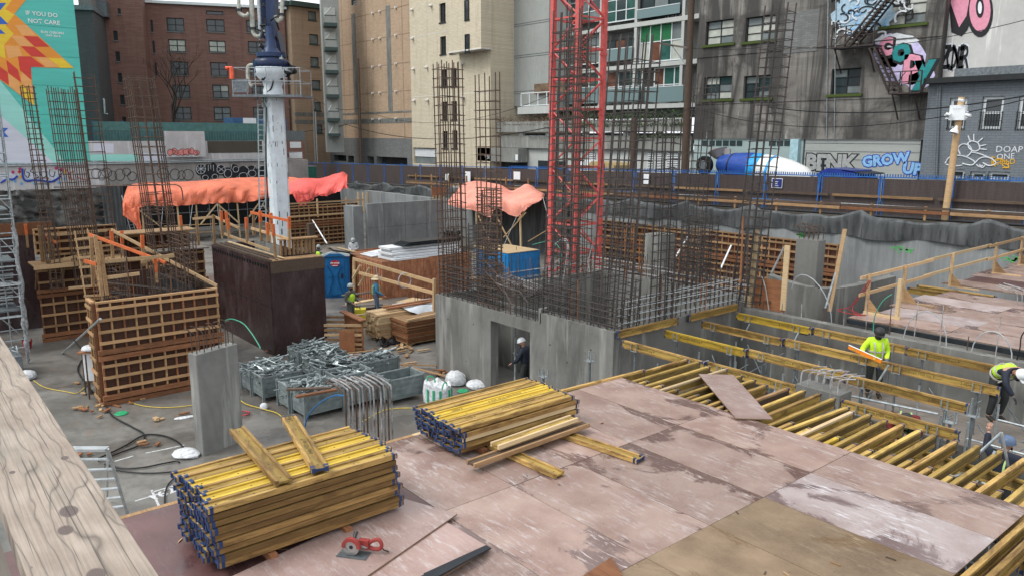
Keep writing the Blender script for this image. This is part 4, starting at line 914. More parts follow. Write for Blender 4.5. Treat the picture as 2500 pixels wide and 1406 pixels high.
class Fac:
    def __init__(s, O, U):
        s.O = Vector((O[0],O[1],0)); s.U = Vector((U[0],U[1],0)).normalized(); s.N = s.U.cross(Vector((0,0,1)))
    def uz(s, px, py):
        d = sight(px, py); t = (s.O-CAM).dot(s.N)/d.dot(s.N); p = CAM+d*t; return (p-s.O).dot(s.U), p.z
    def P(s, u, z, n=0.0): return s.O+s.U*u+Vector((0,0,z))+s.N*n
    def pp(s, px, py, n=0.0): return s.P(*s.uz(px,py), n)
    def rect(s, x0, y0, x1, y1):
        ym = (y0+y1)/2; xm = (x0+x1)/2; return s.uz(x0,ym)[0], s.uz(x1,ym)[0], s.uz(xm,y1)[1], s.uz(xm,y0)[1]
    def box(s, mb, u0, u1, z0, z1, n0, n1):
        return mb.hexa([s.P(u0,z0,n1),s.P(u1,z0,n1),s.P(u1,z0,n0),s.P(u0,z0,n0),s.P(u0,z1,n1),s.P(u1,z1,n1),s.P(u1,z1,n0),s.P(u0,z1,n0)])
    def skin(s, mb, u0, u1, z0, z1, holes=(), depth=.18, thick=None): return wall_holes(mb, s.P(0,z0), s.U, u0, u1, z0, z1, list(holes), depth, thick)
def window(fac, root, r, nx=2, ny=2, fm='frame_dark', pm='pane_dark', rec=.14, fw=.06, sill=None, panes=None, lintel=None):
    u0,u1,z0,z1 = r; m = MB()
    fac.box(m,u0,u1,z1-fw,z1,-rec,-rec+.05); fac.box(m,u0,u1,z0,z0+fw,-rec,-rec+.05); fac.box(m,u0,u0+fw,z0+fw,z1-fw,-rec,-rec+.05); fac.box(m,u1-fw,u1,z0+fw,z1-fw,-rec,-rec+.05)
    for i in range(1,nx): u = u0+(u1-u0)*i/nx; fac.box(m,u-fw*.5,u+fw*.5,z0+fw,z1-fw,-rec,-rec+.045)
    for j in range(1,ny): z = z0+(z1-z0)*j/ny; fac.box(m,u0+fw,u1-fw,z-fw*.4,z+fw*.4,-rec,-rec+.04)
    o = part('window', m, M[fm], root)
    if panes is None:
        g = MB(); fac.box(g,u0+.01,u1-.01,z0+.01,z1-.01,-rec-.03,-rec-.004); part('pane', g, M[pm], o)
    else:
        for i in range(nx):
            for j in range(ny):
                g = MB(); fac.box(g,u0+(u1-u0)*i/nx+.01,u0+(u1-u0)*(i+1)/nx-.01,z0+(z1-z0)*j/ny+.01,z0+(z1-z0)*(j+1)/ny-.01,-rec-.03,-rec-.004); part('pane', g, M[panes[(j*nx+i)%len(panes)]], o)
    if sill: g = MB(); fac.box(g,u0-.06,u1+.06,z0-.12,z0-.002,-.02,.08); part('sill', g, M[sill], o)
    if lintel: g = MB(); fac.box(g,u0-.12,u1+.12,z1+.002,z1+.2,-.01,.012); part('lintel', g, M[lintel], o)
    return o
def c1(x,y): return (x/2.992, y/2.992)
def c2(x,y): return (625+x/2.992, y/2.992)
def c3(x,y): return (1250+x/2.992, y/2.992)
def c4(x,y): return (1875+x/2.992, y/2.992)
def decal(fac, pts, n, m, parent, name='painted_shape'):
    """flat paint on a wall: a thin sheet a few mm proud"""
    P = [fac.pp(x,y,n) for x,y in pts]; return part(name, MB().add(P, [tuple(range(len(P)))]), m, parent)
# ---------------- left neighbour with the bright geometric mural
LF = Fac((-62,0),(0,1)); ug = lambda px,py: LF.uz(px,py)
mb_ = thing('mural_building', 'tall blank wall painted teal with a yellow, orange and red diamond pattern', 'building', (-62,0,2))
uR = (LF.uz(180,0)[0]+LF.uz(219,394)[0])/2; zM = LF.uz(150,402)[1]
M['teal'] = None
def paint(name, c, r=.6):
    t = NT(name); n = t.noise((.3,.3,2.2),4,.6); n2 = t.noise((2,2,.5),5,.7); t.col(t.mix(t.ramp(n2,.6,.75,0,.25), t.mix(t.ramp(n,.3,.7),[k*.9 for k in c],[min(1,k*1.07) for k in c]), [k*.5 for k in c])).rough(r); return t.m
M['teal'] = paint('teal wall paint', (.085,.50,.42)); M['mint'] = paint('pale mint wall paint', (.30,.66,.58)); M['wallwhite'] = paint('lilac white wall paint', (.58,.60,.68))
M['p_yellow'] = paint('yellow paint', (.80,.55,.03)); M['p_orange'] = paint('orange paint', (.78,.29,.03)); M['p_peach'] = paint('light orange paint', (.80,.38,.12)); M['p_red'] = paint('red paint', (.62,.045,.03)); M['p_blue'] = paint('blue paint', (.03,.12,.50))
m = MB(); LF.box(m,-60,uR,zM,24,-14,0); part('wall', m, M['teal'], mb_)
for k in range(7):
    z = zM+1.6+k*2.2; m = MB(); LF.box(m,-60,uR,z,z+.035,0,.012); part('formwork_line', m, plain('dark teal line', (.04,.30,.26), .7) if k == 0 else bpy.data.materials['dark teal line'], mb_)  # thin strips in a darker teal along the wall
D = lambda pts, n, mm: decal(LF, [c1(*p) for p in pts], n, M[mm], mb_)
D([(-300,330),(0,590),(480,1192),(395,1192),(20,860),(-300,600)], .016, 'mint'); D([(-300,560),(20,860),(395,1192),(-300,1192)], .020, 'wallwhite'); D([(-120,700),(0,715),(60,760),(130,840),(0,860),(-120,800)], .018, 'mint')
D([(-300,-60),(240,-60),(105,105),(540,500),(330,496),(225,490),(250,775),(0,585),(-300,380)], .024, 'p_orange')
D([(-300,-60),(130,-60),(40,70),(105,110),(40,190),(100,250),(30,330),(40,430),(-300,300)], .028, 'p_yellow')
for q in ([(105,185),(195,185),(262,263),(162,262)],[(35,335),(135,340),(165,410),(60,430)],[(255,420),(345,425),(430,492),(335,492)],[(160,515),(225,560),(240,680),(150,600)],[(75,260),(165,268),(245,340),(145,338)],[(60,540),(140,600),(150,690),(66,630)]): D(q,.030,'p_peach')
for q in ([(170,265),(275,270),(360,345),(255,345)],[(150,340),(250,345),(340,420),(230,415)],[(130,415),(225,415),(325,490),(225,492),(230,590),(145,515)],[(45,440),(130,510),(155,605),(60,535)],[(-120,380),(0,490),(55,530),(65,625),(0,580),(-120,500)]): D(q,.032,'p_red')
for q in ([(350,425),(455,430),(535,499),(440,499)],[(150,612),(235,690),(249,774),(165,700)]): D(q,.034,'p_yellow')
for q in ([(-60,25),(45,25),(0,80),(-60,80)],[(-60,120),(0,120),(60,180),(-60,180)],[(-60,215),(0,215),(40,250),(-60,250)],[(-10,935),(60,938),(30,968),(62,1003),(-10,1003)]): D(q,.036,'p_blue')
def wtext(fac, s, px, py, h_px, m, parent, bold=0.0, align='LEFT', n=.04, sp=1.0, tilt=0.0, name='lettering', xs=1.0):
    """paint lettering on a wall: px,py = baseline start, h_px = capital height in the photograph's pixels"""
    u,z = fac.uz(px,py); u2,z2 = fac.uz(px,py-h_px); size = abs(z2-z)/.69
    me = text_mesh(s, size, m, bold*size, 0, align, sp)
    if xs != 1.0:
        for v in me.vertices: v.co.x *= xs
    r = (fac.U*math.cos(tilt)+Vector((0,0,math.sin(tilt)))); up = (Vector((0,0,math.cos(tilt)))-fac.U*math.sin(tilt))
    return place_text(me, fac.P(u,z), r, up, n, parent, name)
PW = plain('white mural lettering', (.75,.80,.78), .6, var=.04)
wtext(LF,'IF YOU DO',*c1(186,110),10,PW,mb_,.014,n=.04); wtext(LF,'NOT CARE',*c1(203,167),10,PW,mb_,.014,n=.04); wtext(LF,'BUD OSBORN',*c1(298,243),5.6,PW,mb_,.012,n=.04); wtext(LF,'1947-2014',*c1(330,269),5.4,PW,mb_,.012,n=.04)
# graffiti covered base wall along the pit
bw = thing('graffiti_wall', 'low graffiti covered wall under the mural and the raised yard', 'wall', (-61.8,8,1))
M['base_white'] = concrete('dirty white painted wall', (.46,.45,.45), .5, True, .1, .8, .7, .3); M['base_grey'] = concrete('grimy bare wall', (.27,.25,.235), .9, True, .1, .8, .7, .25)
zB0 = ug(100,463)[1]; zT = ug(100,401)[1]; uE = ug(748,400)[0]; uG = ug(250,420)[0]
m = MB(); LF.box(m,-60,uG,zB0,zT,-.5,.35); part('wall', m, M['base_white'], bw); m = MB(); LF.box(m,uG+.003,uE,zB0,zT,-.5,.35); part('wall', m, M['base_grey'], bw)
m = MB(); LF.box(m,uR+.01,ug(645,370)[0],zT,ug(430,345)[1],-.6,0); part('wall', m, M['base_white'], bw)
for i,(x0,y0,x1,y1,mm) in enumerate([(660,1130,1010,1190,'mint'),(1040,1120,1210,1190,'wallwhite'),(680,1050,830,1120,'wallwhite')]): decal(LF,[c1(x0,y0),c1(x1,y0),c1(x1,y1),c1(x0,y1)],.008+.003*i,M[mm],bw)
m = MB(); LF.box(m,ug(507,360)[0],ug(640,360)[0],ug(560,374)[1],ug(560,345)[1],.0,.02); part('stained_patch', m, M['earth'], bw)
for y in (401.5,405.5): m = MB().tube(LF.pp(-80,y+1.5,.50), LF.pp(700,y-14.5,.50), .055, 6); part('pipe', m, M['galv'], bw, True)
# rock and soil under it
def rock():
    t = NT('broken rock and soil'); n = t.noise(.55,8,.68,.8); v = t.vor(.9); n2 = t.noise(3.5,6,.7); s = t.noise((1.2,1.2,.3),6,.7)
    c = t.mix(t.ramp(n,.42,.60),(.022,.022,.021),(.115,.11,.10)); c = t.mix(t.ramp(v,.15,.4,.4,0),c,(.20,.20,.19)); c = t.mix(t.ramp(s,.58,.70,0,.7),c,(.36,.36,.35)); c = t.mix(t.ramp(n2,.5,.8,0,.5),c,(.05,.05,.045)); t.col(c).rough(.8).bump(n2,.8,.06); return t.m
M['rock'] = rock()
import mathutils.noise as mnoise
def frock(u,v):
    b = -14+u*30; z = zB0+.05+(FL-zB0)*v; q = Vector((b*.7,z*.9,3.1)); return (-61.6+.5*mnoise.fractal(q,1.0,2.0,5)+.25*mnoise.noise(q*3)-.1+.45*v, b, z)
struct('rock_face', MB().grid(frock, 150, 34), M['rock'], smooth=True)
solo('membrane_sheet', MB().grid(lambda u,v:(-61.25+.05*math.sin(u*40)+.3*v, ug(245,500)[0]+u*2.0, zB0+.15+(FL-zB0-.15)*v),24,10), M['fabric'], 'dark grey membrane hanging on the pit wall left of the orange tarp', 'membrane', smooth=True)
solo('membrane_sheet', MB().grid(lambda u,v:(-61.0+.06*math.sin(u*60)+.03*math.sin(v*9+u*20), ug(296,500)[0]+u*19.5, zB0+.2+(FL-zB0-.2)*v),60,10), M['black_void'], 'black backing on the pit wall for the dark void under the orange tarp', 'membrane', smooth=True)  # black sheet added for the darkness under the tarp
solo('membrane_strip', MB().box(-60.95,-60.8,ug(296,500)[0],ug(660,500)[0],-.62,-.5), M['steel_dark'], 'dark ledge running across the black backing under the orange tarp', 'ledge')
# graffiti strokes
def strokes(fac, lists, r, m, parent, n=.37, closed=False, name='graffiti_line'):
    o = MB()
    for L in lists: o.path(poly_smooth([fac.pp(x,y,n) for x,y in L],5,closed), r, 4, closed)
    return part(name, o, m, parent)
def blob(fac, cx, cy, rx, ry, m, parent, n=.36, k=18, wob=.15, name='graffiti_fill', seed=0):
    rr = random.Random(seed+int(cx)); return decal(fac,[(cx+rx*(1+wob*rr.uniform(-1,1))*math.cos(2*math.pi*i/k), cy-ry*(1+wob*rr.uniform(-1,1))*math.sin(2*math.pi*i/k)*-1) for i in range(k-1,-1,-1)],n,m,parent,name)
GB = plain('graffiti black', (.018,.018,.02), .6); GW = plain('graffiti white', (.6,.62,.64), .6, var=.1); GBL = plain('graffiti blue', (.02,.06,.36), .6); GPK = plain('graffiti pink', (.62,.22,.20), .6); GRD = plain('graffiti red', (.45,.03,.03), .6); GLB = plain('graffiti light blue', (.16,.34,.58), .6); GYE = plain('graffiti yellow', (.65,.36,.03), .6); GMG = plain('graffiti magenta', (.42,.03,.14), .6)
for i,(x,y,w,h) in enumerate([(70,425,18,16),(90,430,14,14),(108,424,17,15),(128,430,13,12),(143,424,10,11),(18,430,22,14)]):
    blob(LF,x,y,w*.9,h*.75,GLB if i == 9 else plain('graffiti grey white',(.5,.53,.6),.6) if i == 0 else bpy.data.materials['graffiti grey white'],bw,.356+.001*i)
strokes(LF,[[(53,412),(54,432),(62,442),(80,440),(100,441),(122,444),(136,438),(146,430)],[(0,447),(15,438),(30,438),(41,430)]],.09,GBL,bw)
strokes(LF,[[(60,412),(58,425),(66,434),(70,424),(62,420)],[(80,410),(72,418),(82,424),(92,432),(82,436)],[(100,412),(96,424),(104,434),(112,428)],[(120,414),(118,426),(128,432),(132,420)],[(140,418),(146,414),(150,422),(142,428)]],.03,GB,bw)
for x,y,mm in ((35,443,GLB),(51,449,GLB),(66,441,GLB),(82,448,GLB),(112,448,GLB),(142,446,GLB),(156,437,GLB),(155,420,GYE),(49,432,GYE),(46,420,GRD),(30,421,GMG),(47,413,GMG),(135,411,GMG),(148,415,GMG)): decal(LF,[(x-5,y),(x,y+5),(x+5,y),(x,y-5)],.362,mm,bw,'graffiti_fill')
strokes(LF,[[(157,412),(163,420),(170,428),(167,436),(178,438)],[(178,418),(168,424),(172,434)],[(185,432),(200,438),(212,440)]],.035,GRD,bw)
circs = [(232,424,11,13),(246,428,9,12),(258,422,12,11),(272,430,10,12),(290,427,12,14),(306,420,10,9),(320,431,11,11),(424,426,12,13),(440,428,9,11),(456,427,13,13),(395,424,14,13)]
strokes(LF,[[(x+w*math.cos(t),y+h*math.sin(t)) for t in [k*math.pi/5 for k in range(10)]] for x,y,w,h in circs],.025,GB,bw,.36,True)
for i,(x,y,w,h) in enumerate([(487,415,14,15),(505,420,9,20),(517,412,10,14),(536,416,12,13),(520,430,11,9),(498,432,12,8),(552,424,12,15),(568,418,12,17),(590,424,14,18),(610,420,13,15),(626,426,12,14),(640,420,12,16)]): blob(LF,x,y,w,h,GB,bw,.358+.001*i,16,.05)
for x,y,w,h in [(487,413,11,12),(536,414,10,11),(498,434,7,6),(521,432,7,6),(553,424,9,10),(572,414,7,7),(590,430,10,8),(612,424,9,8)]:
    strokes(LF,[[(x+w*math.cos(t),y+h*math.sin(t)) for t in [k*math.pi/5 for k in range(10)]]],.022,GW,bw,.376,True)
strokes(LF,[[(477,406),(497,420)],[(487,402),(487,424)],[(497,406),(477,420)],[(474,413),(500,413)],[(505,403),(505,418)],[(511,403),(511,414)],[(517,403),(518,418)],[(529,408),(544,420)],[(544,408),(529,420)],[(562,402),(560,414)],[(596,406),(604,416),(598,428)],[(620,404),(614,418)]],.022,GW,bw,.376)
# white concrete panel with the pink tag
pn = thing('billboard_slab', 'white concrete panel with pink bubble graffiti standing above the graffiti wall', 'concrete panel', (-61,14,3))
PF = Fac((-61.2,0),(0,1)); u0,u1,z0,z1 = PF.rect(404,321,501,384); m = MB(); PF.box(m,u0,u1,z0,z1,-.25,0); part('panel', m, M['base_white'], pn)
for i,(x,y,w,h) in enumerate([(415,373,7,8),(425,371,8,9),(435,374,8,7),(446,372,9,9),(458,372,8,9),(468,370,6,9),(479,374,8,7)]): blob(PF,x,y,w,h,GB,pn,.004+.0005*i,14,.08); blob(PF,x,y,w-1.2,h-1.2,GPK,pn,.010+.0005*i,14,.08)
strokes(PF,[[(421,366),(422,377)],[(421,366),(429,371),(422,377)],[(437,374),(434,371),(432,375),(436,377)],[(447,366),(448,378),(453,377)],[(459,366),(460,378)],[(466,367),(461,372),(468,378)],[(477,374),(480,371),(483,375),(479,378)]],.025,GB,pn,.016)
# raised yard fence, shipping container, tree
yf = thing('yard_fence', 'green screened picket fence on the raised yard behind the graffiti wall', 'fence', (-63,14,3))
YF = Fac((-63.2,0),(0,1)); u0,u1,z0,z1 = YF.rect(228,300,690,347); m = MB(); YF.box(m,u0,u1,z0-.1,z0+(z1-z0)*.55,-.02,.0); part('screen', m, plain('blue green fence screen',(.05,.13,.13),.7,scale=3), yf)
m = MB(); YF.box(m,u0,u1,z0+(z1-z0)*.55+.02,z1,-.02,.0); part('screen', m, plain('thin green netting',(.07,.16,.15),.7,scale=3), yf)
pk = MB(); YF.box(pk,0,.05,z0-.1,z0+(z1-z0)*.55,.01,.05); pk = pk.mesh('picket', plain('grey green picket',(.10,.16,.15),.6))
n = int((u1-u0)/.24)
for i in range(min(n,140)): link('picket', pk, yf).location = yf.matrix_basis.inverted() @ (YF.U*(u0+.24*i))
for i in range(8): u = u0+(u1-u0)*i/7; m = MB(); YF.box(m,u-.05,u+.05,z0,z1+.05,-.1,-.02); part('fence_post', m, M['conduit_blue'], yf)
yg = MB(); yg.quad((-62.6,uR+.1,zT+.6),(-62.6,25.5,zT+.6),(-140,25.5,zT+.6),(-140,uR+.1,zT+.6)); struct('raised_yard', yg, M['asphalt'])
ct = thing('shipping_container', 'blue shipping container with a white sign on the raised yard', 'container', (-66,22,3))
CF = Fac((-66,0),(0,1)); u0,u1,z0,z1 = CF.rect(569,289,700,345); m = MB(); CF.box(m,u0,u1,z0,z1,-2.4,0); part('body', m, plain('worn blue container paint',(.05,.12,.24),.5), ct)
for i in range(14): m = MB(); u = u0+.3+(u1-u0-.4)*i/14; CF.box(m,u,u+.12,z0+.15,z1-.15,0,.04); part('rib', m, bpy.data.materials['worn blue container paint'], ct)
s0,s1,sz0,sz1 = CF.rect(593,289,625,304); m = MB(); CF.box(m,s0,s1,sz0,sz1,.04,.06); part('sign', m, M['white'], ct)
PT = plain('faint sign print',(.2,.25,.3),.6)
for i, s in enumerate(('ICE MAKING SERVICES LTD','604 000 1000')): wtext(CF,s,596,295+i*5,1.6,PT,ct,0,n=.064) if False else None
# brick building with flat roof, nearly facing the camera
A0 = ptd(361,300,88); VPx = 7500; ang = math.atan2(VPx-1250, F_PX)   # its rooflines run to a point far to the right
dirh = (RIGHT*math.sin(ang)+Vector((-_sy,_cy,0))*math.cos(ang)).normalized()
BR = Fac((A0.x,A0.y),(dirh.x,dirh.y))
bb_ = thing('brick_building', 'red brown brick apartment block with dark sash windows and a flat white edged roof', 'building', (A0.x,A0.y,3))
wins = [(1218,133,1345,232,'d'),(1507,143,1640,235,'d'),(1232,290,1357,380,'p'),(1525,300,1648,384,'p'),(1245,452,1375,550,'d'),(1538,458,1662,556,'d'),(1553,622,1672,718,'g'),(1563,783,1685,878,'x'),(1800,152,1930,240,'d'),(1812,305,1940,390,'d'),(1830,470,1955,556,'d'),(1840,630,1965,720,'d'),(1850,785,1985,880,'d'),(1505,82,1630,112,'v'),(1262,622,1388,716,'d'),(1275,783,1398,876,'d'),(1100,148,1118,235,'s'),(1115,300,1132,390,'s'),(1130,460,1147,555,'s')]
holes = [BR.rect(*c1(a,b),*c1(c,d)) for a,b,c,d,k in wins]
uE2 = BR.uz(700,150)[0]; zTop = BR.uz(500,15)[1]; m = MB(); BR.skin(m,0,uE2,0,zTop,holes,.2,9); part('wall', m, M['brick_red'], bb_)
m = MB(); BR.box(m,-.3,uE2+.3,zTop+.003,zTop+.3,-9,.35); part('roof', m, M['frame_white'], bb_)
for h,(a,b,c,d,k) in zip(holes,wins):
    window(BR,bb_,h,1 if k in 'sv' else 2,1 if k == 'v' else 2,'frame_dark',dict(d='pane_dark',p='pane_pale',g='pane_grey',x='pane_grey',v='pane_dark',s='pane_dark')[k],.15,.09,sill='block_dark' if k != 'v' else None, panes=['pane_dark','pane_grey','pane_grey','pane_pale'] if k == 'g' else None)
# older tower part left of it with balconies and a grey neighbour
A1_ = ptd(250,300,84); TW = Fac((A1_.x,A1_.y),(dirh.x,dirh.y)); tw = thing('brick_tower', 'plain brick tower with small windows and stacked grey balconies on its left edge', 'building', (A1_.x,A1_.y,3))
tws = [(828,228,860,298),(845,378,876,450),(862,535,892,604),(878,695,910,765),(860,65,882,105),(893,855,920,900)]
holes = [TW.rect(*c1(a,b),*c1(c,d)) for a,b,c,d in tws]; uT = TW.uz(361,200)[0]
m = MB(); TW.skin(m,TW.uz(238,200)[0],uT,0,26,holes,.2,8); part('wall', m, M['brick_red'], tw)
for h in holes: window(TW,tw,h,1,2,'frame_dark','pane_dark',.15,.08,sill='block_dark')
for i,(y0,y1) in enumerate([(235,305),(415,490),(595,665),(778,840)]):
    u0,u1,z0,z1 = TW.rect(*c1(738+i*14,y0),*c1(775+i*14,y1)); m = MB(); TW.box(m,u0,u1,z0-.15,z0,-.1,1.2); bl = part('balcony', m, M['frame_green'], tw)
    g_ = MB()
    for k in range(9): u = u0+(u1-u0)*k/8; TW.box(g_,u-.03,u+.03,z0+.003,z1,1.12,1.18)
    TW.box(g_,u0,u1,z1+.002,z1+.07,1.1,1.2)
    part('railing', g_, M['galv_dark'], bl)
m = MB(); u0,u1,z0,z1 = TW.rect(*c1(640,20),*c1(800,135)); TW.box(m,u0,u1,z0,z1,.01,1.5); part('roof_box', m, M['galv_dark'], tw)
G0 = ptd(183,300,78); GF = Fac((G0.x,G0.y),(dirh.x,dirh.y)); gb = thing('grey_brick_building', 'narrow dark grey painted brick building right of the mural', 'building', (G0.x,G0.y,2))
m = MB(); u1 = GF.uz(250,280)[0]; zt_ = GF.uz(210,26)[1]; GF.skin(m,GF.uz(150,200)[0],u1,0,zt_,[],.1,6); part('wall', m, M['brick_grey'], gb)
m = MB(); GF.box(m,GF.uz(150,200)[0],u1+.15,zt_+.003,zt_+.45,-6,.25); part('parapet', m, M['galv_dark'], gb)
m = MB(); GF.box(m,GF.uz(183,10)[0],GF.uz(214,10)[0],zt_+.46,zt_+6,-5,-1.5); part('roof_house', m, M['block_dark'], gb)
m = MB().path([GF.pp(253,242,.12),GF.pp(255,245,.15),GF.pp(257,278,.15),GF.pp(264,279,.15)],.09,6); part('vent_pipe', m, M['galv'], gb, True)
# ---------------- facades along the lane, all on one street line
SF = Fac((0,38),(1,0)); GZ = lambda a: zs(a)-.3
tb = thing('tan_brick_building', 'tan brick apartment building with grey stripes and a speckled stone base', 'building', (-60,38,2))
uL = SF.uz(828,200)[0]; uM = SF.uz(1003,200)[0]; zb = SF.uz(915,338)[1]
bh = [SF.rect(*c2(a,b),*c2(c,d)) for a,b,c,d in [(695,0,735,40),(565,1135,660,1180),(672,1140,715,1190),(812,1145,860,1200),(880,1150,1105,1210)]]
m = MB(); SF.skin(m,uL,uM,zb,34,[h for h in bh if h[2] > zb],.25,12); part('wall', m, M['brick_tan'], tb)
m = MB(); SF.skin(m,uL-7,uM,-1.2,zb-.003,[h for h in bh if h[3] < zb],.8,12); part('stone_base', m, M['block_dark'], tb)
for h in bh[:1]: window(SF,tb,h,1,2,'frame_green','pane_grey',.15)
for h in bh[1:]: m = MB(); SF.box(m,h[0],h[1],h[2],h[3],-.8,-.78); part('garage_door', m, M['pane_dark'], tb)
M['band'] = concrete('speckled grey band', (.17,.17,.155), .9, True, .1, 2.0)
def strip(fac, x0,y0,x1,y1, m, root, n=.02, name='band'): u0,u1,z0,z1 = fac.rect(x0,y0,x1,y1); q = MB(); fac.box(q,u0,u1,z0,z1,0,n); return part(name,q,m,root)
for x0,y0,x1,y1 in ((708,100,722,830),(958,40,975,815)): strip(SF,*c2(x0,y0),*c2(x1+14,y1),M['band'],tb)
for y0,y1 in ((288,306),):
    pass
zz1 = SF.uz(900,277)[1]; zz2 = SF.uz(900,297)[1]
for z, w in ((zz1,.18),(zz2,.5)): q = MB(); SF.box(q,uL,uM,z-w/2,z+w/2,.001,.03); part('band',q,M['band'],tb)
M['joint'] = plain('dark control joint', (.20,.13,.085), .8); M['lampw'] = plain('white anchor cap', (.62,.60,.55), .5)
for x in (840,897,985): q = MB(); u = SF.uz(x,200)[0]; SF.box(q,u-.03,u+.03,zb,30,0,.012); part('control_joint',q,M['joint'],tb)
for i, y in enumerate((31,96,163,228,292)):
    z = SF.uz(920,y)[1]
    if i < 4: q = MB(); SF.box(q,uL,uM,z-.02,z+.03,0,.010); part('control_joint',q,M['joint'],tb)
    for x in (911,929,968): c = SF.pp(x,SF_y := y,0); u = SF.uz(x,y)[0]; q = MB().tube(SF.P(u,z,0),SF.P(u,z,.22),.12,8); part('wall_cap',q,M['lampw'],tb)
# its set back left wing
W0 = SF.P(uL,0)+Vector((0,-.8,0)); W0 = ptd(828,300,depth:=83.0) if False else W0
LW0 = ptd(722,300,92); LW1 = ptd(800,300,95); LW = Fac((LW0.x,LW0.y),((LW1-LW0).x,(LW1-LW0).y)); lw = thing('tan_brick_wing', 'lower tan brick wing with one column of square windows and a dark cornice', 'building', (LW0.x,LW0.y,2))
wr = [(380,85,440,150),(390,253,455,325),(398,420,460,490),(405,588,470,655),(410,748,475,812),(440,912,487,975)]
holes = [LW.rect(*c2(a,b),*c2(c,d)) for a,b,c,d in wr]; zt2_ = LW.uz(760,22)[1]
m = MB(); LW.skin(m,0,LW.uz(835,200)[0],0,zt2_,holes,.2,10); part('wall',m,M['brick_tan_d'],lw)
for h in holes: window(LW,lw,h,1,1,'frame_green','pane_grey',.15,.1,sill='frame_green')
LV0 = ptd(640,300,101); LV = Fac((LV0.x,LV0.y),((LW0-LV0).x,(LW0-LV0).y)); Lw = (LW0-LV0); Lw.z = 0
m = MB(); LV.skin(m,0,Lw.length,0,zt2_,[],.2); part('wall',m,M['brick_tan'],lw)
m = MB(); LW.box(m,-.2,LW.uz(835,200)[0],zt2_+.003,zt2_+.55,-10,.7); part('cornice',m,M['frame_green'],lw); m = MB(); LV.box(m,0,Lw.length+.2,zt2_+.003,zt2_+.55,-.5,.7); part('cornice',m,M['frame_green'],lw)
for z in (LW.uz(760,280)[1],LW.uz(760,298)[1]):
    for f_,L_ in ((LW,LW.uz(835,200)[0]),(LV,Lw.length)): q = MB(); f_.box(q,0,L_,z-.25,z+.2,0,.03); part('band',q,M['band'],lw)
for y in (165,192,262):
    for x in (688,702): q = MB().tube(LV.pp(x+8,y,0),LV.pp(x+8,y,.25),.12,8); part('wall_cap',q,M['lampw'],lw)
BC = ptd(812,300,86)
bs = thing('balcony_stack', 'stack of grey balconies with green edges between the two tan brick fronts', 'balconies', (BC.x,BC.y,3)); BF = Fac((BC.x,BC.y),(dirh.x,dirh.y))
for i,(y0,y1,y2) in enumerate([(55,130,205),(235,305,380),(400,475,545),(570,640,720),(740,820,890),(900,985,1000)]):
    x0, x1 = 497+i*7, 580+i*5
    u0,u1,z0,z1 = BF.rect(*c2(x0,y1),*c2(x1,y2)); zt3 = BF.uz(c2(x0,y0)[0],y0/2.992)[1]
    q = MB(); BF.box(q,u0-.1,u1+.1,z0,z0+.35,-.3,1.4); b_ = part('balcony',q,M['frame_green'],bs)
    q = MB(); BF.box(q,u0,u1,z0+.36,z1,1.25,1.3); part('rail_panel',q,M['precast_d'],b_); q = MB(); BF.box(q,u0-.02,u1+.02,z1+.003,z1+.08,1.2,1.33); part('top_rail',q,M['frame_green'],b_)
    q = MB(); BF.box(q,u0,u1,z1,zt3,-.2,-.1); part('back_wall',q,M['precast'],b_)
    q = MB().bar(BF.P(u0,z1+.1,1.2),BF.P(u1-.4,zt3,.1),.07,.07); part('brace',q,M['precast'],b_)
q = MB(); BF.box(q,BF.uz(792,200)[0],BF.uz(835,200)[0],3,30,-3,-.4); part('wall',q,M['precast_d'],bs)
# cream brick building with a corner bay, then blank precast wall
cb = thing('cream_brick_building', 'cream brick building with tall narrow windows and a projecting upper corner bay', 'building', (-45,38,2))
uN = SF.uz(1198,250)[0]; cw = [(1340,25,1385,165),(1412,5,1458,148),(1345,268,1388,398),(1417,253,1462,390),(1350,510,1392,635),(1422,500,1466,632),(1355,745,1396,875),(1427,742,1468,875),(1362,960,1400,1085),(1433,955,1472,1085),(1150,1082,1320,1200)]
holes = [SF.rect(*c2(a,b),*c2(c,d)) for a,b,c,d in cw]
m = MB(); SF.skin(m,uM+.01,uN,0,32,holes,.3,11); part('wall',m,M['brick_cream'],cb)
for h in holes[:-1]: window(SF,cb,h,2,2,'frame_dark','pane_dark',.2,.09,sill='frame_dark')
u0,u1,z0,z1 = holes[-1]; q = MB(); SF.box(q,u0,u1,z0,z1,-.3,-.28); lv = part('louvre',q,M['pane_grey'],cb)
for k in range(7): q = MB(); z = z0+(z1-z0)*(.45+.5*k/7); SF.box(q,u0,u1,z,z+.1,-.27,-.2); part('slat',q,M['white'],lv)
# bay: box standing out at the top right corner
u0,_z = SF.uz(1121,130); u1 = SF.uz(1197,130)[0]; q = MB(); SF.box(q,u0,u1+.2,_z,30,0.002,1.2); part('corner_bay',q,M['brick_cream'],cb); q = MB(); SF.box(q,u0-.05,u1+.25,_z-.12,_z-.002,0.002,1.25); part('bay_soffit',q,M['lampw'],cb)
BY = Fac((0,38-1.2),(1,0))
for a,b,c,d in ((1527,2,1558,145),(1530,252,1562,385)): window(BY,cb,BY.rect(*c2(a,b),*c2(c,d)),1,2,'frame_dark','pane_dark',-.05,.08,sill='frame_dark')
for x,y in ((1145,70),(1283,40),(1148,280),(1442,230),(1155,503),(1252,490),(1515,463),(1160,733),(1258,730),(1520,712)):
    p = SF.pp(*c2(x,y),0); q = MB().tube(p,p+SF.N*.35+Vector((0,0,-.15)),.16,8,.1); part('wall_lamp',q,M['lampw'],cb)
for y in (235,): q = MB(); z = SF.uz(1090,78)[1]; SF.box(q,uM,uN,z,z+.05,0,.012); part('control_joint',q,M['lampw'],cb)
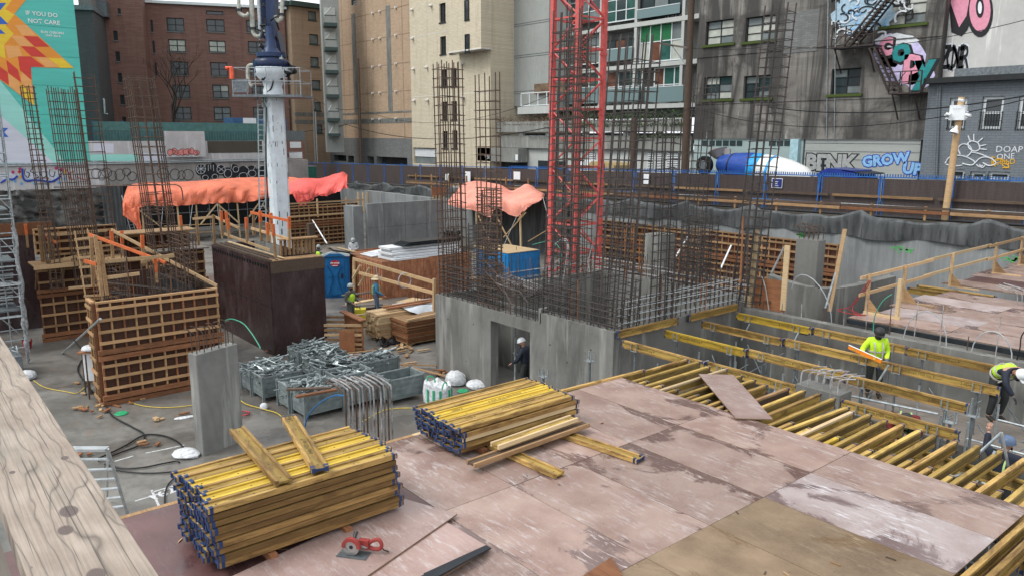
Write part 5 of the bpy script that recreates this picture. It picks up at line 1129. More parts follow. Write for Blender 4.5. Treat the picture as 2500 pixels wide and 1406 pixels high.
q = MB(); z = SF.uz(1090,233)[1]; SF.box(q,uM,uN,z,z+.05,0,.012); part('control_joint',q,M['lampw'],cb)
pc = thing('precast_building', 'blank grey precast wall with thin horizontal joints beside the cream building', 'building', (-33,41,2))
PR = Fac((0,41),(1,0)); uP0 = PR.uz(1175,150)[0]; uP1 = PR.uz(1345,100)[0]; q = MB(); PR.box(q,uP0,uP1,SF.uz(1250,262)[1],30,-9,0); part('wall',q,M['precast'],pc)
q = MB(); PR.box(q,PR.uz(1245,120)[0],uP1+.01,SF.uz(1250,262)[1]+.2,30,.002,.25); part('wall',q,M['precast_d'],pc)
for y in (68,143,228):
    for dy in (0,5): q = MB(); z = PR.uz(1230,y+dy)[1]; PR.box(q,uP0,uP1+.02,z,z+.05,0,.265); part('panel_joint',q,M['joint'] if False else M['galv_dark'],pc)
# terrace apartments with coloured glass
ap = thing('terrace_apartments', 'grey framed apartments with glass balconies and green and red window panels', 'building', (-26,44,4))
AF = Fac((0,43),(1,0)); uA0 = AF.uz(1335,150)[0]; uA1 = AF.uz(1697,150)[0]
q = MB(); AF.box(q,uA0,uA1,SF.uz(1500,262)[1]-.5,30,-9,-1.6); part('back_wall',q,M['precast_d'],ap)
for yL,yR in ((168,150),(262,262)): pass
def slabz(px,py): return AF.uz(px,py)[1]
slabs = [slabz(1560,55),slabz(1560,157),slabz(1560,256),slabz(1560,-45)]
for z in slabs: q = MB(); AF.box(q,uA0,uA1+.2,z-.35,z,-1.6,.05); part('floor_slab',q,M['precast'],ap)
for x in (1335,1466,1551,1666): q = MB(); u = AF.uz(x,100)[0]; AF.box(q,u-.14,u+.14,slabs[2],30,-1.6,.02); part('fin_wall',q,M['precast'],ap)
def bay(x0,x1,y0,y1,nx,ny,panes,fm='frame_white',n=0.0,fw=.09): window(Fac((0,43-n),(1,0)),ap,Fac((0,43-n),(1,0)).rect(x0,y0,x1,y1),nx,ny,fm,'pane_green',0.35-n if n == 0 else .05,fw,panes=panes)
bay(1475,1548,-30,52,3,3,['pane_green','pane_dark','pane_green']); bay(1345,1462,-20,60,4,3,['pane_grey','pane_dark','pane_green'],n=0); bay(1557,1662,-30,40,3,1,['pane_dark','pane_grey','pane_dark'],'frame_dark')
bay(1556,1660,50,150,4,2,['pane_pale','pane_brown','pane_green','pane_pale','pane_lgreen','pane_lgreen','pane_lgreen','pane_grey']); bay(1472,1545,95,150,3,1,['pane_dark','pane_brown','pane_dark'],'frame_dark')
bay(1345,1462,80,160,4,2,['pane_dark','pane_grey']); bay(1590,1665,163,250,3,2,['pane_brown','pane_dark','pane_green','pane_brown','pane_green','pane_green']); bay(1475,1562,172,250,3,2,['pane_brown','pane_dark','pane_green']); bay(1345,1462,180,255,4,2,['pane_dark','pane_green','pane_dark'])
for x0,x1,y0,y1 in ((1575,1668,213,250),(1474,1562,217,252),(1345,1460,217,255),(1474,1546,120,150),(1556,1660,18,40)):
    f_ = Fac((0,42.9),(1,0)); u0,u1,z0,z1 = f_.rect(x0,y0,x1,y1); q = MB(); f_.box(q,u0,u1,z0,z1,0,.03); gr = part('glass_rail',q,M['glass_rail'],ap); q = MB(); f_.box(q,u0,u1,z1+.002,z1+.06,-.01,.05); part('top_rail',q,M['frame_white'],gr)
# white stools on the upper balcony
for x in (1622,1640,1657):
    p = AF.pp(x,32,-.5); o = thing('stool', f'white stool on the upper right balcony, {dict([(1622,"left"),(1640,"middle"),(1657,"right")])[x]} of the three', 'stool', tuple(p-Vector((0,0,.7))), 0, 'white stools on the balcony')
    part('seat', MB().cbox(p,(.36,.36,.05)), M['white'], o)
    for sx in (-1,1):
        for sy in (-1,1): part('leg', MB().tube(p+Vector((sx*.13,sy*.13,0)), p+Vector((sx*.19,sy*.19,-.72)), .022, 5), M['white'], o)
# parkade levels with planting in front of the apartments
pk_ = thing('parkade', 'stained concrete parkade levels with planting, below the terrace apartments', 'parkade', (-30,38,2))
PK = Fac((0,38.6),(1,0)); k0 = PK.uz(1200,300)[0]; k1 = PK.uz(1683,300)[0]
for (ya,yb,dep) in ((292,322,0),(332,368,-.3)):
    za = PK.uz(1560,ya)[1]; zb_ = PK.uz(1560,yb)[1]; q = MB(); PK.box(q,k0,k1,zb_,za,-.3+dep,dep+.0); part('parapet',q,M['stained_grime'],pk_)
q = MB(); PK.box(q,k0,k1,0,PK.uz(1560,368)[1]-.003,-.9,-.6); part('wall',q,M['precast'],pk_)
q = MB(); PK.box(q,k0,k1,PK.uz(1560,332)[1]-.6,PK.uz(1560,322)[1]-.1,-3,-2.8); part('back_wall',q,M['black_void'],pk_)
for x in (1265,1330,1420,1600,1520): q = MB(); u = PK.uz(x,330)[0]; PK.box(q,u-.25,u+.25,PK.uz(1560,334)[1],PK.uz(1560,320)[1],-.6,-.32); part('pier',q,M['precast'],pk_)
u0,u1,z0,z1 = PK.rect(1178,362,1278,395); q = MB(); PK.box(q,u0,u1,z0,z1,-.59,.6); part('entrance_beam',q,M['stained_grime'],pk_)
u0,u1,z0,z1 = PK.rect(1180,395,1276,420); q = MB(); PK.box(q,u0,u1,z0,z1,-.58,-.5); part('garage_door',q,M['pane_dark'],pk_); u0,u1,z0,z1 = PK.rect(1302,394,1370,425); q = MB(); PK.box(q,u0,u1,z0,z1,-.59,-.55); part('garage_door',q,M['pane_dark'],pk_)
for x0,x1 in ((1571,1583),(1592,1608),(1617,1644),(1425,1441)):
    u0,u1,z0,z1 = PK.rect(x0,374,x1,412); q = MB(); PK.box(q,u0,u1,z0,z1,-.59,-.55); lv = part('louvre',q,M['pane_dark'],pk_)
    for k in range(9): z = z0+(z1-z0)*k/9; q = MB(); PK.box(q,u0,u1,z,z+(z1-z0)*.055,-.545,-.50); part('slat',q,M['white'],lv)
wtext(PK,'VSI',1196,388,10,GW,pk_,.01,n=.61)
u0,u1,z0,z1 = PK.rect(1271,378,1277,392); q = MB(); PK.box(q,u0,u1,z0,z1,.6,.62); part('sign',q,M['white'],pk_)
for x in range(1290,1480,22): q = MB().path([PK.pp(x,338,-.25),PK.pp(x,333,-.1),PK.pp(x+14,333,-.1),PK.pp(x+14,338,-.25)],.025,5); part('wire_bracket',q,M['galv'],pk_)
def leaves(name, cx, cy, cz, sx, sy, sz, n, s, m, parent=None, seed=1, label=None, cat=None, kind='thing'):
    rr = random.Random(seed); mb = MB()
    for i in range(n):
        p = Vector((cx+rr.uniform(-sx,sx), cy+rr.uniform(-sy,sy), cz+sz*rr.random()**1.2*(.45+.55*math.sin(cx+i*.013*7)))); a = Vector((rr.gauss(0,1),rr.gauss(0,1),rr.gauss(0,1))).normalized(); b = a.orthogonal().normalized()*s*rr.uniform(.5,1.2); a = a*s*rr.uniform(.8,2.0)
        mb.add([p-a*.5, p+b*.5, p+a*.5, p-b*.5],[(0,1,2,3)])
    if parent: return part(name,mb,m,parent)
    return solo(name,mb,m,label,cat,kind=kind)
M['leaf'] = plain('ivy and shrub leaves', (.045,.075,.022), .6, var=.5, scale=2); M['leaf_dry'] = plain('dry brown stems', (.15,.10,.065), .8, var=.4, scale=2)
pa = PK.P(PK.uz(1400,285)[0],PK.uz(1400,292)[1],-1); pb = PK.P(PK.uz(1672,285)[0],PK.uz(1672,292)[1],-1)
leaves('planting',(pa.x+pb.x)/2,38.9,pa.z-.55,(pb.x-pa.x)/2,.5,1.15,5200,.09,M['leaf'],None,3,'green shrubs growing along the upper parkade parapet','shrubs')
pa2 = PK.P(PK.uz(1210,285)[0],0,-1); leaves('dry_planting',(pa2.x+pa.x)/2,38.9,pa.z-.35,(pa.x-pa2.x)/2,.4,.9,2600,.07,M['leaf_dry'],None,5,'dry brown plants along the left end of the parkade parapet','dry plants')
leaves('planting',PK.uz(1610,326)[0],38.9,PK.uz(1610,333)[1]-.1,2.2,.3,.6,700,.08,M['leaf'],None,8,'shrubs hanging in the gap of the lower parkade level','shrubs')
# small rooftop terrace rail left of the crane
rt = thing('terrace_railing', 'white metal terrace railing left of the red crane', 'railing', (-33,40,6)); u0,u1,z0,z1 = PK.rect(1261,227,1345,258)
for k in range(5): q = MB(); u = u0+(u1-u0)*k/4; PK.box(q,u-.04,u+.04,z0,z1,-.6,-.52); part('post',q,M['frame_white'],rt)
for z in (z0,z1): q = MB(); PK.box(q,u0,u1,z,z+.07,-.6,-.5); part('rail',q,M['frame_white'],rt)
q = MB(); PK.box(q,u0-.2,u1,z0-.7,z0-.05,-.9,-.3); part('parapet',q,M['precast'],rt); q = MB(); PK.box(q,u0+.2,u1,z1,z1+.9,-2,-1.9); part('screen',q,M['leaf_dry'],rt)
# dark stained concrete warehouse
db = thing('stained_warehouse', 'blackened concrete warehouse with steel sash windows and a fire escape', 'building', (-18,38,3))
uD0 = SF.uz(1700,200)[0]; uD1 = SF.uz(2285,230)[0]; zD = SF.uz(1900,340)[1]
dw = [(1723,50,1790,108,2,3,'p'),(1719,188,1786,243,2,3,'g'),(1820,40,1892,100,2,3,'p'),(1815,185,1882,240,2,3,'d'),(2029,168,2100,230,2,3,'d'),(2160,-40,2262,60,2,4,'p')]
holes = [SF.rect(a,b,c,d) for a,b,c,d,_,_,_ in dw]
m = MB(); SF.skin(m,uD0,uD1,zD,30,holes,.3,12); part('wall',m,M['stained'],db)
for h,(a,b,c,d,nx,ny,k) in zip(holes,dw):
    window(SF,db,h,nx,ny,'frame_dark','pane_grey',.25,.06,panes=dict(p=['pane_pale','pane_grey','pane_pale'],g=['pane_grey','pane_pale','pane_dark'],d=['pane_dark','pane_grey','pane_dark'])[k])
    q = MB(); SF.box(q,h[0]-.2,h[1]+.2,h[2]-.16,h[2]-.01,-.02,.12); part('mossy_sill',q,M['moss'],db)
for y in (118,245): q = MB(); z = SF.uz(1950,y)[1]; SF.box(q,uD0,uD1,z-.06,z,0,.05); part('ledge',q,M['stained'],db)
bp = SF.rect(1917,28,1998,128); q = MB(); SF.box(q,*bp,0,.03); part('bricked_up_window',q,M['block_dark'],db)
for x in (2023,2042): q = MB().tube(SF.pp(x,0,.05),SF.pp(x-4,342,.05),.03,5); part('downpipe',q,M['galv'],db)
# garage front under it
gf = thing('garage_front', 'pale green garage front with a row of small windows under the stained warehouse', 'garage', (-18,38,2)); GM_ = paint('pale green grey paint',(.30,.38,.37)); GM2 = paint('grey roller door paint',(.33,.345,.32))
q = MB(); SF.box(q,uD0,SF.uz(1957,380)[0],0,zD-.003,-.6,-.1); part('wall',q,GM_,gf); q = MB(); SF.box(q,SF.uz(1962,380)[0],SF.uz(2243,380)[0],0,zD-.003,-.6,-.1); part('roller_door',q,GM2,gf)
for x0,x1 in ((1713,1727),(1730,1743),(1746,1760),(1763,1777),(1780,1794),(1797,1810),(1876,1892),(1895,1910),(1913,1930)): h = SF.rect(x0,344,x1,357); q = MB(); SF.box(q,*h,-.1,-.07); part('window',q,M['pane_dark'],gf)
q = MB(); SF.box(q,SF.uz(1930,380)[0],SF.uz(1950,380)[0],0,zD-.003,-.1,.15); part('pilaster',q,plain('pale blue paint',(.34,.50,.54),.6),gf)
for y in (352,372,392): q = MB(); z = SF.uz(2100,y)[1]; SF.box(q,SF.uz(1962,380)[0],SF.uz(2243,380)[0],z,z+.03,-.1,-.085); part('door_seam',q,M['joint'] if False else M['galv_dark'],gf)
# grey painted building and white wall above it
wb_ = thing('white_block_wall', 'whitish block wall with huge pink graffiti letters above the grey building', 'building', (-6,42,9))
WB = Fac((0,38.6),(1,0)); w0 = WB.uz(2300,90)[0]; zw = WB.uz(2400,188)[1]; q = MB(); WB.box(q,w0,14,zw-1,30,-8,0); part('wall',q,concrete('whitish painted block',(.46,.455,.43),.35,True,.1,.7),wb_)
gb2 = thing('grey_painted_building', 'blue grey painted brick building with white barred windows at the right edge', 'building', (-5,37.6,3))
GB2 = Fac((0,37.7),(1,0)); g0 = GB2.uz(2248,400)[0]; gz = GB2.uz(2400,200)[1]
gw = [(2316,240,2358,315),(2395,236,2448,316),(2484,235,2535,316),(2315,414,2355,437),(2368,420,2405,440),(2412,420,2465,440)]
holes = [GB2.rect(*k) for k in gw]; m = MB(); GB2.skin(m,g0,14,0,gz,holes,.3,9); part('wall',m,M['block_grey'],gb2)
for i,h in enumerate(holes):
    window(GB2,gb2,h,1,2 if i < 3 else 1,'frame_white','pane_dark',.2,.14)
    q = MB()
    for k in range(9): u = h[0]+(h[1]-h[0])*k/8; GB2.box(q,u-.012,u+.012,h[2]-.05,h[3]-(h[3]-h[2])*.45,.02,.045)
    for k in range(3): z = h[2]+(h[3]-h[2])*.5*k/2; GB2.box(q,h[0]-.05,h[1]+.05,z-.012,z+.012,.046,.06)
    part('window_bars',q,M['frame_dark'],gb2)
q = MB(); GB2.box(q,g0-.1,14,gz+.003,gz+.28,-9,.5); part('parapet',q,M['frame_dark'],gb2); q = MB(); GB2.box(q,g0+1,14,gz+.29,gz+.75,-9,-.5); part('roof',q,M['galv_dark'],gb2)
for x in (2292,2297): q = MB().tube(GB2.pp(x,212,.1),GB2.pp(x-9,432,.1),.05,6); part('downpipe',q,M['block_grey'],gb2)
# graffiti on them
def glet(fac, s, px, py, h, fill, line, root, bold=.05, out=.045, n=.02, tilt=0.0, sp=1.1):
    wtext(fac,s,px,py,h,line,root,bold+out,n=n,tilt=tilt,sp=sp,name='graffiti_outline'); wtext(fac,s,px,py,h,fill,root,bold,n=n+.006,tilt=tilt,sp=sp,name='graffiti_letter')
GPK2 = plain('graffiti rose', (.66,.27,.36), .6, var=.1); GTL = plain('graffiti teal', (.02,.22,.22), .6, var=.15); GLV = plain('graffiti lavender', (.50,.46,.66), .6); GSK = plain('graffiti sky blue', (.22,.42,.66), .6)
def lb(x,y,w,h): return blob(SF,x,y,w,h,GLV,db,.012,22,.12)
lb(2205,150,58,62); lb(2170,125,40,40); lb(2240,185,40,35); blob(SF,2190,100,50,16,GW,db,.014,16,.2)
for s,x,y,h,f in (('c',2143,135,52,GPK2),('o',2176,150,52,GTL),('p',2203,180,58,GPK2),('y',2233,196,60,GTL)):
    wtext(SF,s,x+2,y+3,h*1.12,GB,db,.085,n=.020,name='graffiti_outline'); wtext(SF,s,x,y,h*1.1,f,db,.04,n=.030,name='graffiti_letter')
def swirls(fac, x0,y0,x1,y1,n,root,seed,mats,r=.05,nn=.02):
    rr = random.Random(seed)
    for i in range(n):
        x,y = rr.uniform(x0,x1),rr.uniform(y0,y1); a = rr.uniform(0,6.3); L = []; k = rr.choice((-1,1))*rr.uniform(.25,.6); st = rr.uniform(5,9)
        for j in range(9): L.append((min(max(x,x0-3),x1+3),min(max(y,y0-3),y1+3))); x += math.cos(a)*st; y += math.sin(a)*st*.8; a += k; st *= .93
        strokes(fac,[L],r*rr.uniform(.6,1.3),mats[i%len(mats)],root,nn+.0006*i)
blob(SF,2110,35,80,45,plain('graffiti pale sky',(.33,.46,.55),.6),db,.010,24,.15)
swirls(SF,2035,2,2160,90,34,db,4,[GB,GW,GW,GB,GSK]); swirls(SF,2170,5,2225,60,10,db,9,[GB,GW])
# huge pink letters
Vv = [(2318,-40),(2360,-40),(2375,28),(2391,-40),(2435,-40),(2412,78),(2352,84),(2325,60)]
def ring(cx,cy,rx,ry,k=22): return [(cx+rx*math.cos(-2*math.pi*i/k),cy+ry*math.sin(-2*math.pi*i/k)) for i in range(k)]
decal(WB,[(2318,-60),(2318,20),(2323,80),(2348,90),(2362,75),(2376,40),(2390,-60)],.02,GB,wb_,'graffiti_outline'); decal(WB,[(2322,-60),(2322,10),(2342,68),(2360,40),(2378,-60)],.03,GPK2,wb_,'graffiti_letter')
decal(WB,ring(2393,30,32,62),.022,GB,wb_,'graffiti_outline'); decal(WB,ring(2393,26,26,52),.03,GPK2,wb_,'graffiti_letter'); decal(WB,ring(2393,20,10,25),.036,GB,wb_,'graffiti_outline'); decal(WB,ring(2393,20,5,15),.042,M['white'],wb_,'graffiti_fill')
for i,(s,x) in enumerate((('Z',2294),('O',2307),('N',2319),('E',2332),('R',2343))): wtext(WB,s,x,170+i%2*3,58,GW,wb_,.05,n=.02,name='graffiti_outline',xs=.42); wtext(WB,s,x,169+i%2*3,56,GB,wb_,.02,n=.03,name='graffiti_letter',xs=.42)
glet(SF,'BENK',1964,414,36,plain('graffiti silver',(.33,.34,.33),.5),GB,gf,.05,.05,-.08,0,.95)
glet(SF,'GROW',2104,408,24,GSK,GBL,gf,.05,.055,-.08,.12,1.0); glet(SF,'UP',2200,422,26,GSK,GBL,gf,.05,.055,-.08,-.1,1.0)
wtext(GB2,'DOAP',2430,372,15,GW,gb2,.0,n=.02); wtext(GB2,'ONE',2433,390,13,GW,gb2,.0,n=.02,tilt=.08); wtext(GB2,'GOLD',2425,404,12,GYE,gb2,.01,n=.02,tilt=.1)
arms = [[(2308,400),(2318,385),(2338,380),(2360,384),(2380,396),(2372,404),(2350,400)],[(2345,378),(2340,362),(2352,352),(2368,358),(2372,372),(2360,384)],[(2362,352),(2372,345),(2388,350),(2392,364),(2380,370),(2366,362),(2364,350)],[(2372,372),(2392,376),(2412,384),(2425,388)],[(2380,400),(2392,388),(2408,384),(2424,390),(2432,400),(2415,405),(2400,398)],[(2384,402),(2392,408),(2400,404)],[(2392,402),(2398,410),(2406,404)],[(2350,404),(2330,406),(2310,402)],[(2370,348),(2364,332)],[(2378,346),(2378,328)],[(2386,350),(2400,338)],[(2390,358),(2408,354)],[(2392,364),(2410,366)]]
strokes(GB2,arms,.035,GW,gb2,.02)
swirls(GB2,2425,385,2460,408,6,gb2,11,[GYE],.03)
# fire escape on the warehouse
fe = thing('fire_escape', 'rusty black fire escape stairs zigzagging down the stained warehouse', 'fire escape', (-14,37,9)); FE = Fac((0,36.9),(1,0)); IR = _rust('rusty black iron',(.018,.015,.014),(.05,.03,.022))
def fbar(x0,y0,x1,y1,w=.07,n=0.0): return MB().bar(FE.pp(x0,y0,n),FE.pp(x1,y1,n),w,w)
for n in (0,-.8):
    for (x0,y0,x1,y1) in ((2060,112,2156,-5),(2072,116,2168,-5),(2122,118,2168,222),(2134,116,2182,218)): part('stringer',fbar(x0,y0,x1,y1,.09,n),IR,fe)
for k in range(15): t = k/14; part('tread',MB().bar(FE.pp(2066+96*t,114-118*t,0),FE.pp(2066+96*t,114-118*t,-.8),.22,.03),IR,fe)
for k in range(11): t = k/10; part('tread',MB().bar(FE.pp(2128+46*t,117+103*t,0),FE.pp(2128+46*t,117+103*t,-.8),.22,.03),IR,fe)
def feplat(x0,x1,y,nm='landing'): a = FE.pp(x0,y,0); b = FE.pp(x1,y,0); part(nm,MB().box(a.x,b.x,36.9,37.95,a.z-.08,a.z),IR,fe); return a,b
for x0,x1,y in ((2028,2130,117),(2168,2245,228)):
    a,b = feplat(x0,x1,y)
    for k in range(4): xx = a.x+(b.x-a.x)*k/3; part('railing_post',MB().box(xx-.03,xx+.03,36.92,36.98,a.z,a.z+1.1),IR,fe)
    for hz in (.55,1.1): part('rail',MB().bar((a.x,36.95,a.z+hz),(b.x,36.95,a.z+hz),.05,.05),IR,fe)
    part('rail',MB().bar((a.x,36.95,a.z),((a.x+b.x)/2,36.95,a.z+1.1),.03,.03),IR,fe)
    for xx in (a.x+.2,b.x-.3): part('bracket',MB().bar((xx,37.0,a.z-.1),(xx,37.95,a.z-1.4),.06,.06),IR,fe)
# ---------------- utility poles and wires
def pole(x0,y0,x1,y1,b,r,m,label,base=0.0,cat='utility pole'):
    p = pt(x0,y0,b=b); q = pt(x1,y1,b=b); o = thing('utility_pole',label,cat,(q.x,q.y,zs(q.x)+base)); q.z = zs(q.x)-.2; part('pole',MB().tube(q,p,r*1.15,10,r*.8),M[m],o,True); return o,p,q
P1,t1,q1 = pole(874,143,881,395,36.5,.17,'wood_dark','dark wooden utility pole in front of the tan brick building'); P2,t2,q2 = pole(765,240,772,400,33,.17,'wood_grey','grey weathered utility pole left of the tan building base')
part('conduit',MB().tube(t2+Vector((.35,0,-1)),q2+Vector((.35,0,0)),.06,8),M['galv'],P2,True)
for k in range(4): part('cable_loop',MB().path(poly_smooth([t2+Vector((.1,0,-.2-.1*k)),t2+Vector((.6,-.1,-.9-.1*k)),t2+Vector((.3+.1*k,-.1,-1.5))],4),.03,5),M['cable_black'],P2)
P3,t3,q3 = pole(1690,-40,1673,415,34.5,.24,'wood_dark','tall thick wooden utility pole between the apartments and the warehouse')
part('cross_arm',MB().bar(pt(1612,107,b=34.3),pt(1680,118,b=34.3),.12,.12),M['wood_grey'],P3); part('arm_brace',MB().bar(pt(1640,112,b=34.3),pt(1674,160,b=34.3),.05,.05),M['galv'],P3)
P4,t4,q4 = pole(1549,287,1546,440,31,.23,'wood_dark','thick cut off wooden pole stump by the lane fence behind the cages')
P5 = thing('camera_pole', 'fresh timber pole with a white equipment box, cameras and a horn speaker', 'pole', (-9,29.6,1)); a_ = pt(2348,238,b=29.5); b_ = pt(2306,540,b=29.5)
part('pole',MB().tube(b_,a_,.15,10,.13),M['wood_new'],P5,True); c_ = pt(2339,276,b=29.3); part('equipment_box',MB().cbox(c_,(.62,.22,.62)),M['white'],P5); part('arm',MB().bar(pt(2306,282,b=29.3),pt(2364,274,b=29.3),.05,.05),M['white'],P5); part('arm',MB().bar(pt(2308,290,b=29.3),pt(2362,288,b=29.3),.04,.04),M['white'],P5)
for x,y in ((2311,279),(2358,281),(2341,245)): p = pt(x,y,b=29.1); part('camera',MB().tube(p,p+Vector((.22,-.1,-.04)),.06,8),M['white'],P5,True)
p = pt(2332,318,b=29.2); part('horn_speaker',MB().lathe(p,[(.05,.18),(.07,.08),(.15,-.02),(.19,-.14)],14,(.2,.3,1)),M['white'],P5,True)
wtext(Fac((0,29.17),(1,0)),'SITE SECURITY',2326,268,2.2,PT,P5,0,n=.012)
def wire(p,q,sag,r=.025,label='black overhead wire'): 
    P = []
    for k in range(15): t = k/14; x = Vector(p).lerp(Vector(q),t); x.z -= sag*4*t*(1-t); P.append(x)
    return solo('overhead_wire',MB().path(P,r,4),M['cable_black'],label,'wire','overhead wires')
wire(pt(1873,262,b=33),pt(2520,232,b=30),.5,.035,'thick overhead wire crossing in front of the stained warehouse, upper one'); wire(pt(1690,262,b=34),pt(2520,240,b=30),1.2,.025,'overhead wire crossing in front of the warehouse, lower sagging one'); wire(pt(1612,107,b=34),pt(1895,112,b=36),.3,.02,'thin overhead wire from the pole cross arm to the warehouse'); wire(pt(1895,112,b=36),pt(2520,45,b=34),.6,.02,'thin overhead wire running up past the graffiti letters')
wire(t2,pt(876,265,b=36),.6,.025,'overhead wire between the two left utility poles'); wire(pt(846,305,b=35),pt(1340,312,b=33),1.2,.04,'overhead wire with hanging ties in front of the tan building'); wire(pt(876,265,b=36),pt(1340,235,b=34),1.8,.02,'overhead wire sagging in front of the cream building'); wire(pt(660,320,b=32),pt(846,305,b=35),.4,.04,'overhead wire behind the white mast'); wire(pt(1690,262,b=34),pt(1330,312,b=33),1.0,.025,'overhead wire passing behind the red crane')
# ---------------- lane fence: framed panels with brown netting
FB = 30.0
def zf(a): return 3.20+.0163*a if a > -90 else 1.7
M['fence_blue'] = plain('blue fence paint', (.03,.12,.36), .45); 
def net():
    t = NT('brown fence netting'); w = t.noise((9,9,.6),4,.6); x = t.vor((26,26,14),'F1','Distance',rnd=.3); t.col(t.mix(t.ramp(x,.2,.55,0,.55), t.mix(t.ramp(w,.3,.7),(.05,.036,.034),(.092,.068,.062)), (.022,.017,.016))).rough(.8); return t.m
M['net'] = net()
lf = thing('lane_fence', 'blue framed site fence with brown netting along the lane', 'fence', (-20,FB,2))
nm = {}
for i in range(34):
    a0 = 9.2-3.05*i; a1 = a0-3.03; z0, z1 = zf(a0), zf(a1)
    if a1 < -80: break
    def q(t,z): return (a0+(a1-a0)*t, FB, (z0+(z1-z0)*t)+z)
    m = MB().add([q(0,-1.86),q(1,-1.86),q(1,-.12),q(0,-.12)],[(0,1,2,3)]); P_ = part('netting', m, M['net'], lf)
    m = MB(); m.bar(q(0,-.05),q(1,-.05),.05,.05).bar(q(0,-1.9),q(1,-1.9),.05,.05).bar(q(.03,-2.0),q(.03,.05),.05,.05).bar(q(.97,-2.0),q(.97,.05),.05,.05)
    part('panel_frame', m, M['fence_blue'], lf)
    if a0 > -34:
        m = MB()
        for k in range(24): x = q(.03+.94*k/23,0); m.box(x[0]-.02,x[0]+.02,FB-.02,FB+.02,x[2]-.02,x[2]+.10)
        part('picket_tops', m, M['fence_blue'], lf)
        m = MB().tube((a0,FB-.25,z0-1.98),(a0,FB-.02,z0+.02),.03,6); part('post', m, M['fence_blue'], lf)
for s,(za,m_) in enumerate(((-.95,'wood_dark'),)):
    for i in range(12): a0 = 8-4.9*i; a1 = a0-4.7; part('kick_rail', MB().bar((a0,FB-.12,zf(a0)+za),(a1,FB-.12,zf(a1)+za),.05,.12), M['wood_mid' if i%2 else m_], lf)
for i in range(11): a0 = 8-4.9*i; a1 = a0-4.8; part('pipe_rail', MB().tube((a0,FB-.2,zf(a0)-1.35),(a1,FB-.2,zf(a1)-1.35),.03,6), M['conduit_blue' if i in (6,7,4) else 'galv'], lf, True)
er = thing('edge_guard_rail', 'weathered timber edge rail on short posts above the retaining wall', 'guard rail', (-10,29,1.5))
for i in range(12):
    a0 = 9-4.9*i; a1 = a0-4.85; part('rail', MB().bar((a0,29.15,zs(a0)+.30),(a1,29.15,zs(a1)+.30),.04,.14), M['wood_mid' if i % 3 else 'wood_red'], er); part('rail', MB().bar((a0,29.2,zs(a0)+.48),(a1,29.2,zs(a1)+.44),.04,.10), M['wood_dark'], er)
    for k in range(2): a = a0-1-2.4*k; part('post', MB().box(a-.05,a+.05,29.2,29.3,zs(a)-.3,zs(a)+.55+(.5 if i > 6 else 0)), M['wood_mid'], er)
def notice(x,y,w,h,lab,txt=None,b=FB-.06,m='white'):
    p = pt(x,y,b=b); o = thing('notice',lab,'sign',tuple(p),0,'notices on the lane fence'); part('board',MB().cbox(p,(w,.01,h)),M[m],o); return o
notice(1262,430,.75,.6,'white notice on the lane fence left of the red crane'); notice(1142,432,.7,.8,'white notice on the fence behind the orange tarp, wide one',b=29.6); notice(1092,432,.55,.6,'white notice on the fence left of the wide one',b=29.6); notice(1579,438,.5,.6,'pale grey notice on the lane fence beside the pole stump'); notice(1112,455,.9,.5,'white notice low on the fence behind the orange tarp',b=29.6)
o = notice(1897,448,.62,.5,'blue and white fence hire sign on the lane fence',b=FB-.06); p = pt(1897,448,b=FB-.07); part('panel',MB().cbox(p,(.56,.012,.44)),plain('dark navy print',(.02,.03,.16),.5),o)
NF = Fac((0,FB-.08),(1,0))
for i,s in enumerate(('Super','Save','Fence')): wtext(NF,s,1891,445+i*5,3.0,M['white'],o,.02,n=.004)
# ---------------- vehicles in the lane
mt = thing('concrete_mixer_truck', 'concrete mixer truck with a blue and white drum behind the lane fence', 'truck', (-22,33,1.2))
VB = 33.0; d0 = pt(1757,395,b=VB); d1 = pt(1985,420,b=VB); ax = (d1-d0); ax.z = ax.length*-.11; L = ax.length; ax.normalize(); Rr = .93*(pt(1860,375,b=VB).z-pt(1860,432,b=VB).z)*.78
prof = [(.01,0),(.45,.0),(.62,.06),(.80,.18),(.97,.34),(1.0,.48),(.99,.60),(.86,.78),(.62,.92),(.40,.985),(.0,1.0)]
cen = d0+Vector((0,0,-.12))
def drum(k0,k1,m,nm): part(nm,MB().lathe(cen,[(r*Rr*(1.004 if nm=='drum_band' else 1),h*L) for r,h in prof[k0:k1]],32,ax),m,mt,True)
DB = plain('deep blue drum paint',(.025,.07,.30),.3,var=.15); DW = plain('white drum paint',(.66,.67,.64),.35,var=.06); DC = plain('light blue drum paint',(.03,.32,.68),.3)
def interp(h):
    for (r0,h0),(r1,h1) in zip(prof,prof[1:]):
        if h0 <= h <= h1 and h1 > h0: return r0+(r1-r0)*(h-h0)/(h1-h0)
    return .5
def seg(h0,h1,m,nm,sc=1.0,n=9): part(nm,MB().lathe(cen,[(interp(h0+(h1-h0)*k/n)*Rr*sc,(h0+(h1-h0)*k/n)*L) for k in range(n+1)],32,ax),m,mt,True)
seg(.01,.40,DB,'drum_section'); seg(.40,.505,DC,'drum_section'); seg(.505,.99,DW,'drum_section'); seg(.60,.625,DC,'drum_band',1.006,2); seg(.16,.175,M['steel_dark'],'drum_band',1.02,2)
ch = pt(1752,372,b=VB); part('hopper',MB().lathe(ch,[(.25,-.35),(.55,.05),(.6,.1),(.5,.08),(.2,-.3)],14,(-.4,0,1)),M['base_grey'],mt,True)
part('chute_frame',MB().bar(ch,ch+Vector((.3,0,-1.6)),.18,.12).bar(ch+Vector((-.5,0,.1)),ch+Vector((.9,0,.05)),.1,.3),M['base_grey'],mt)
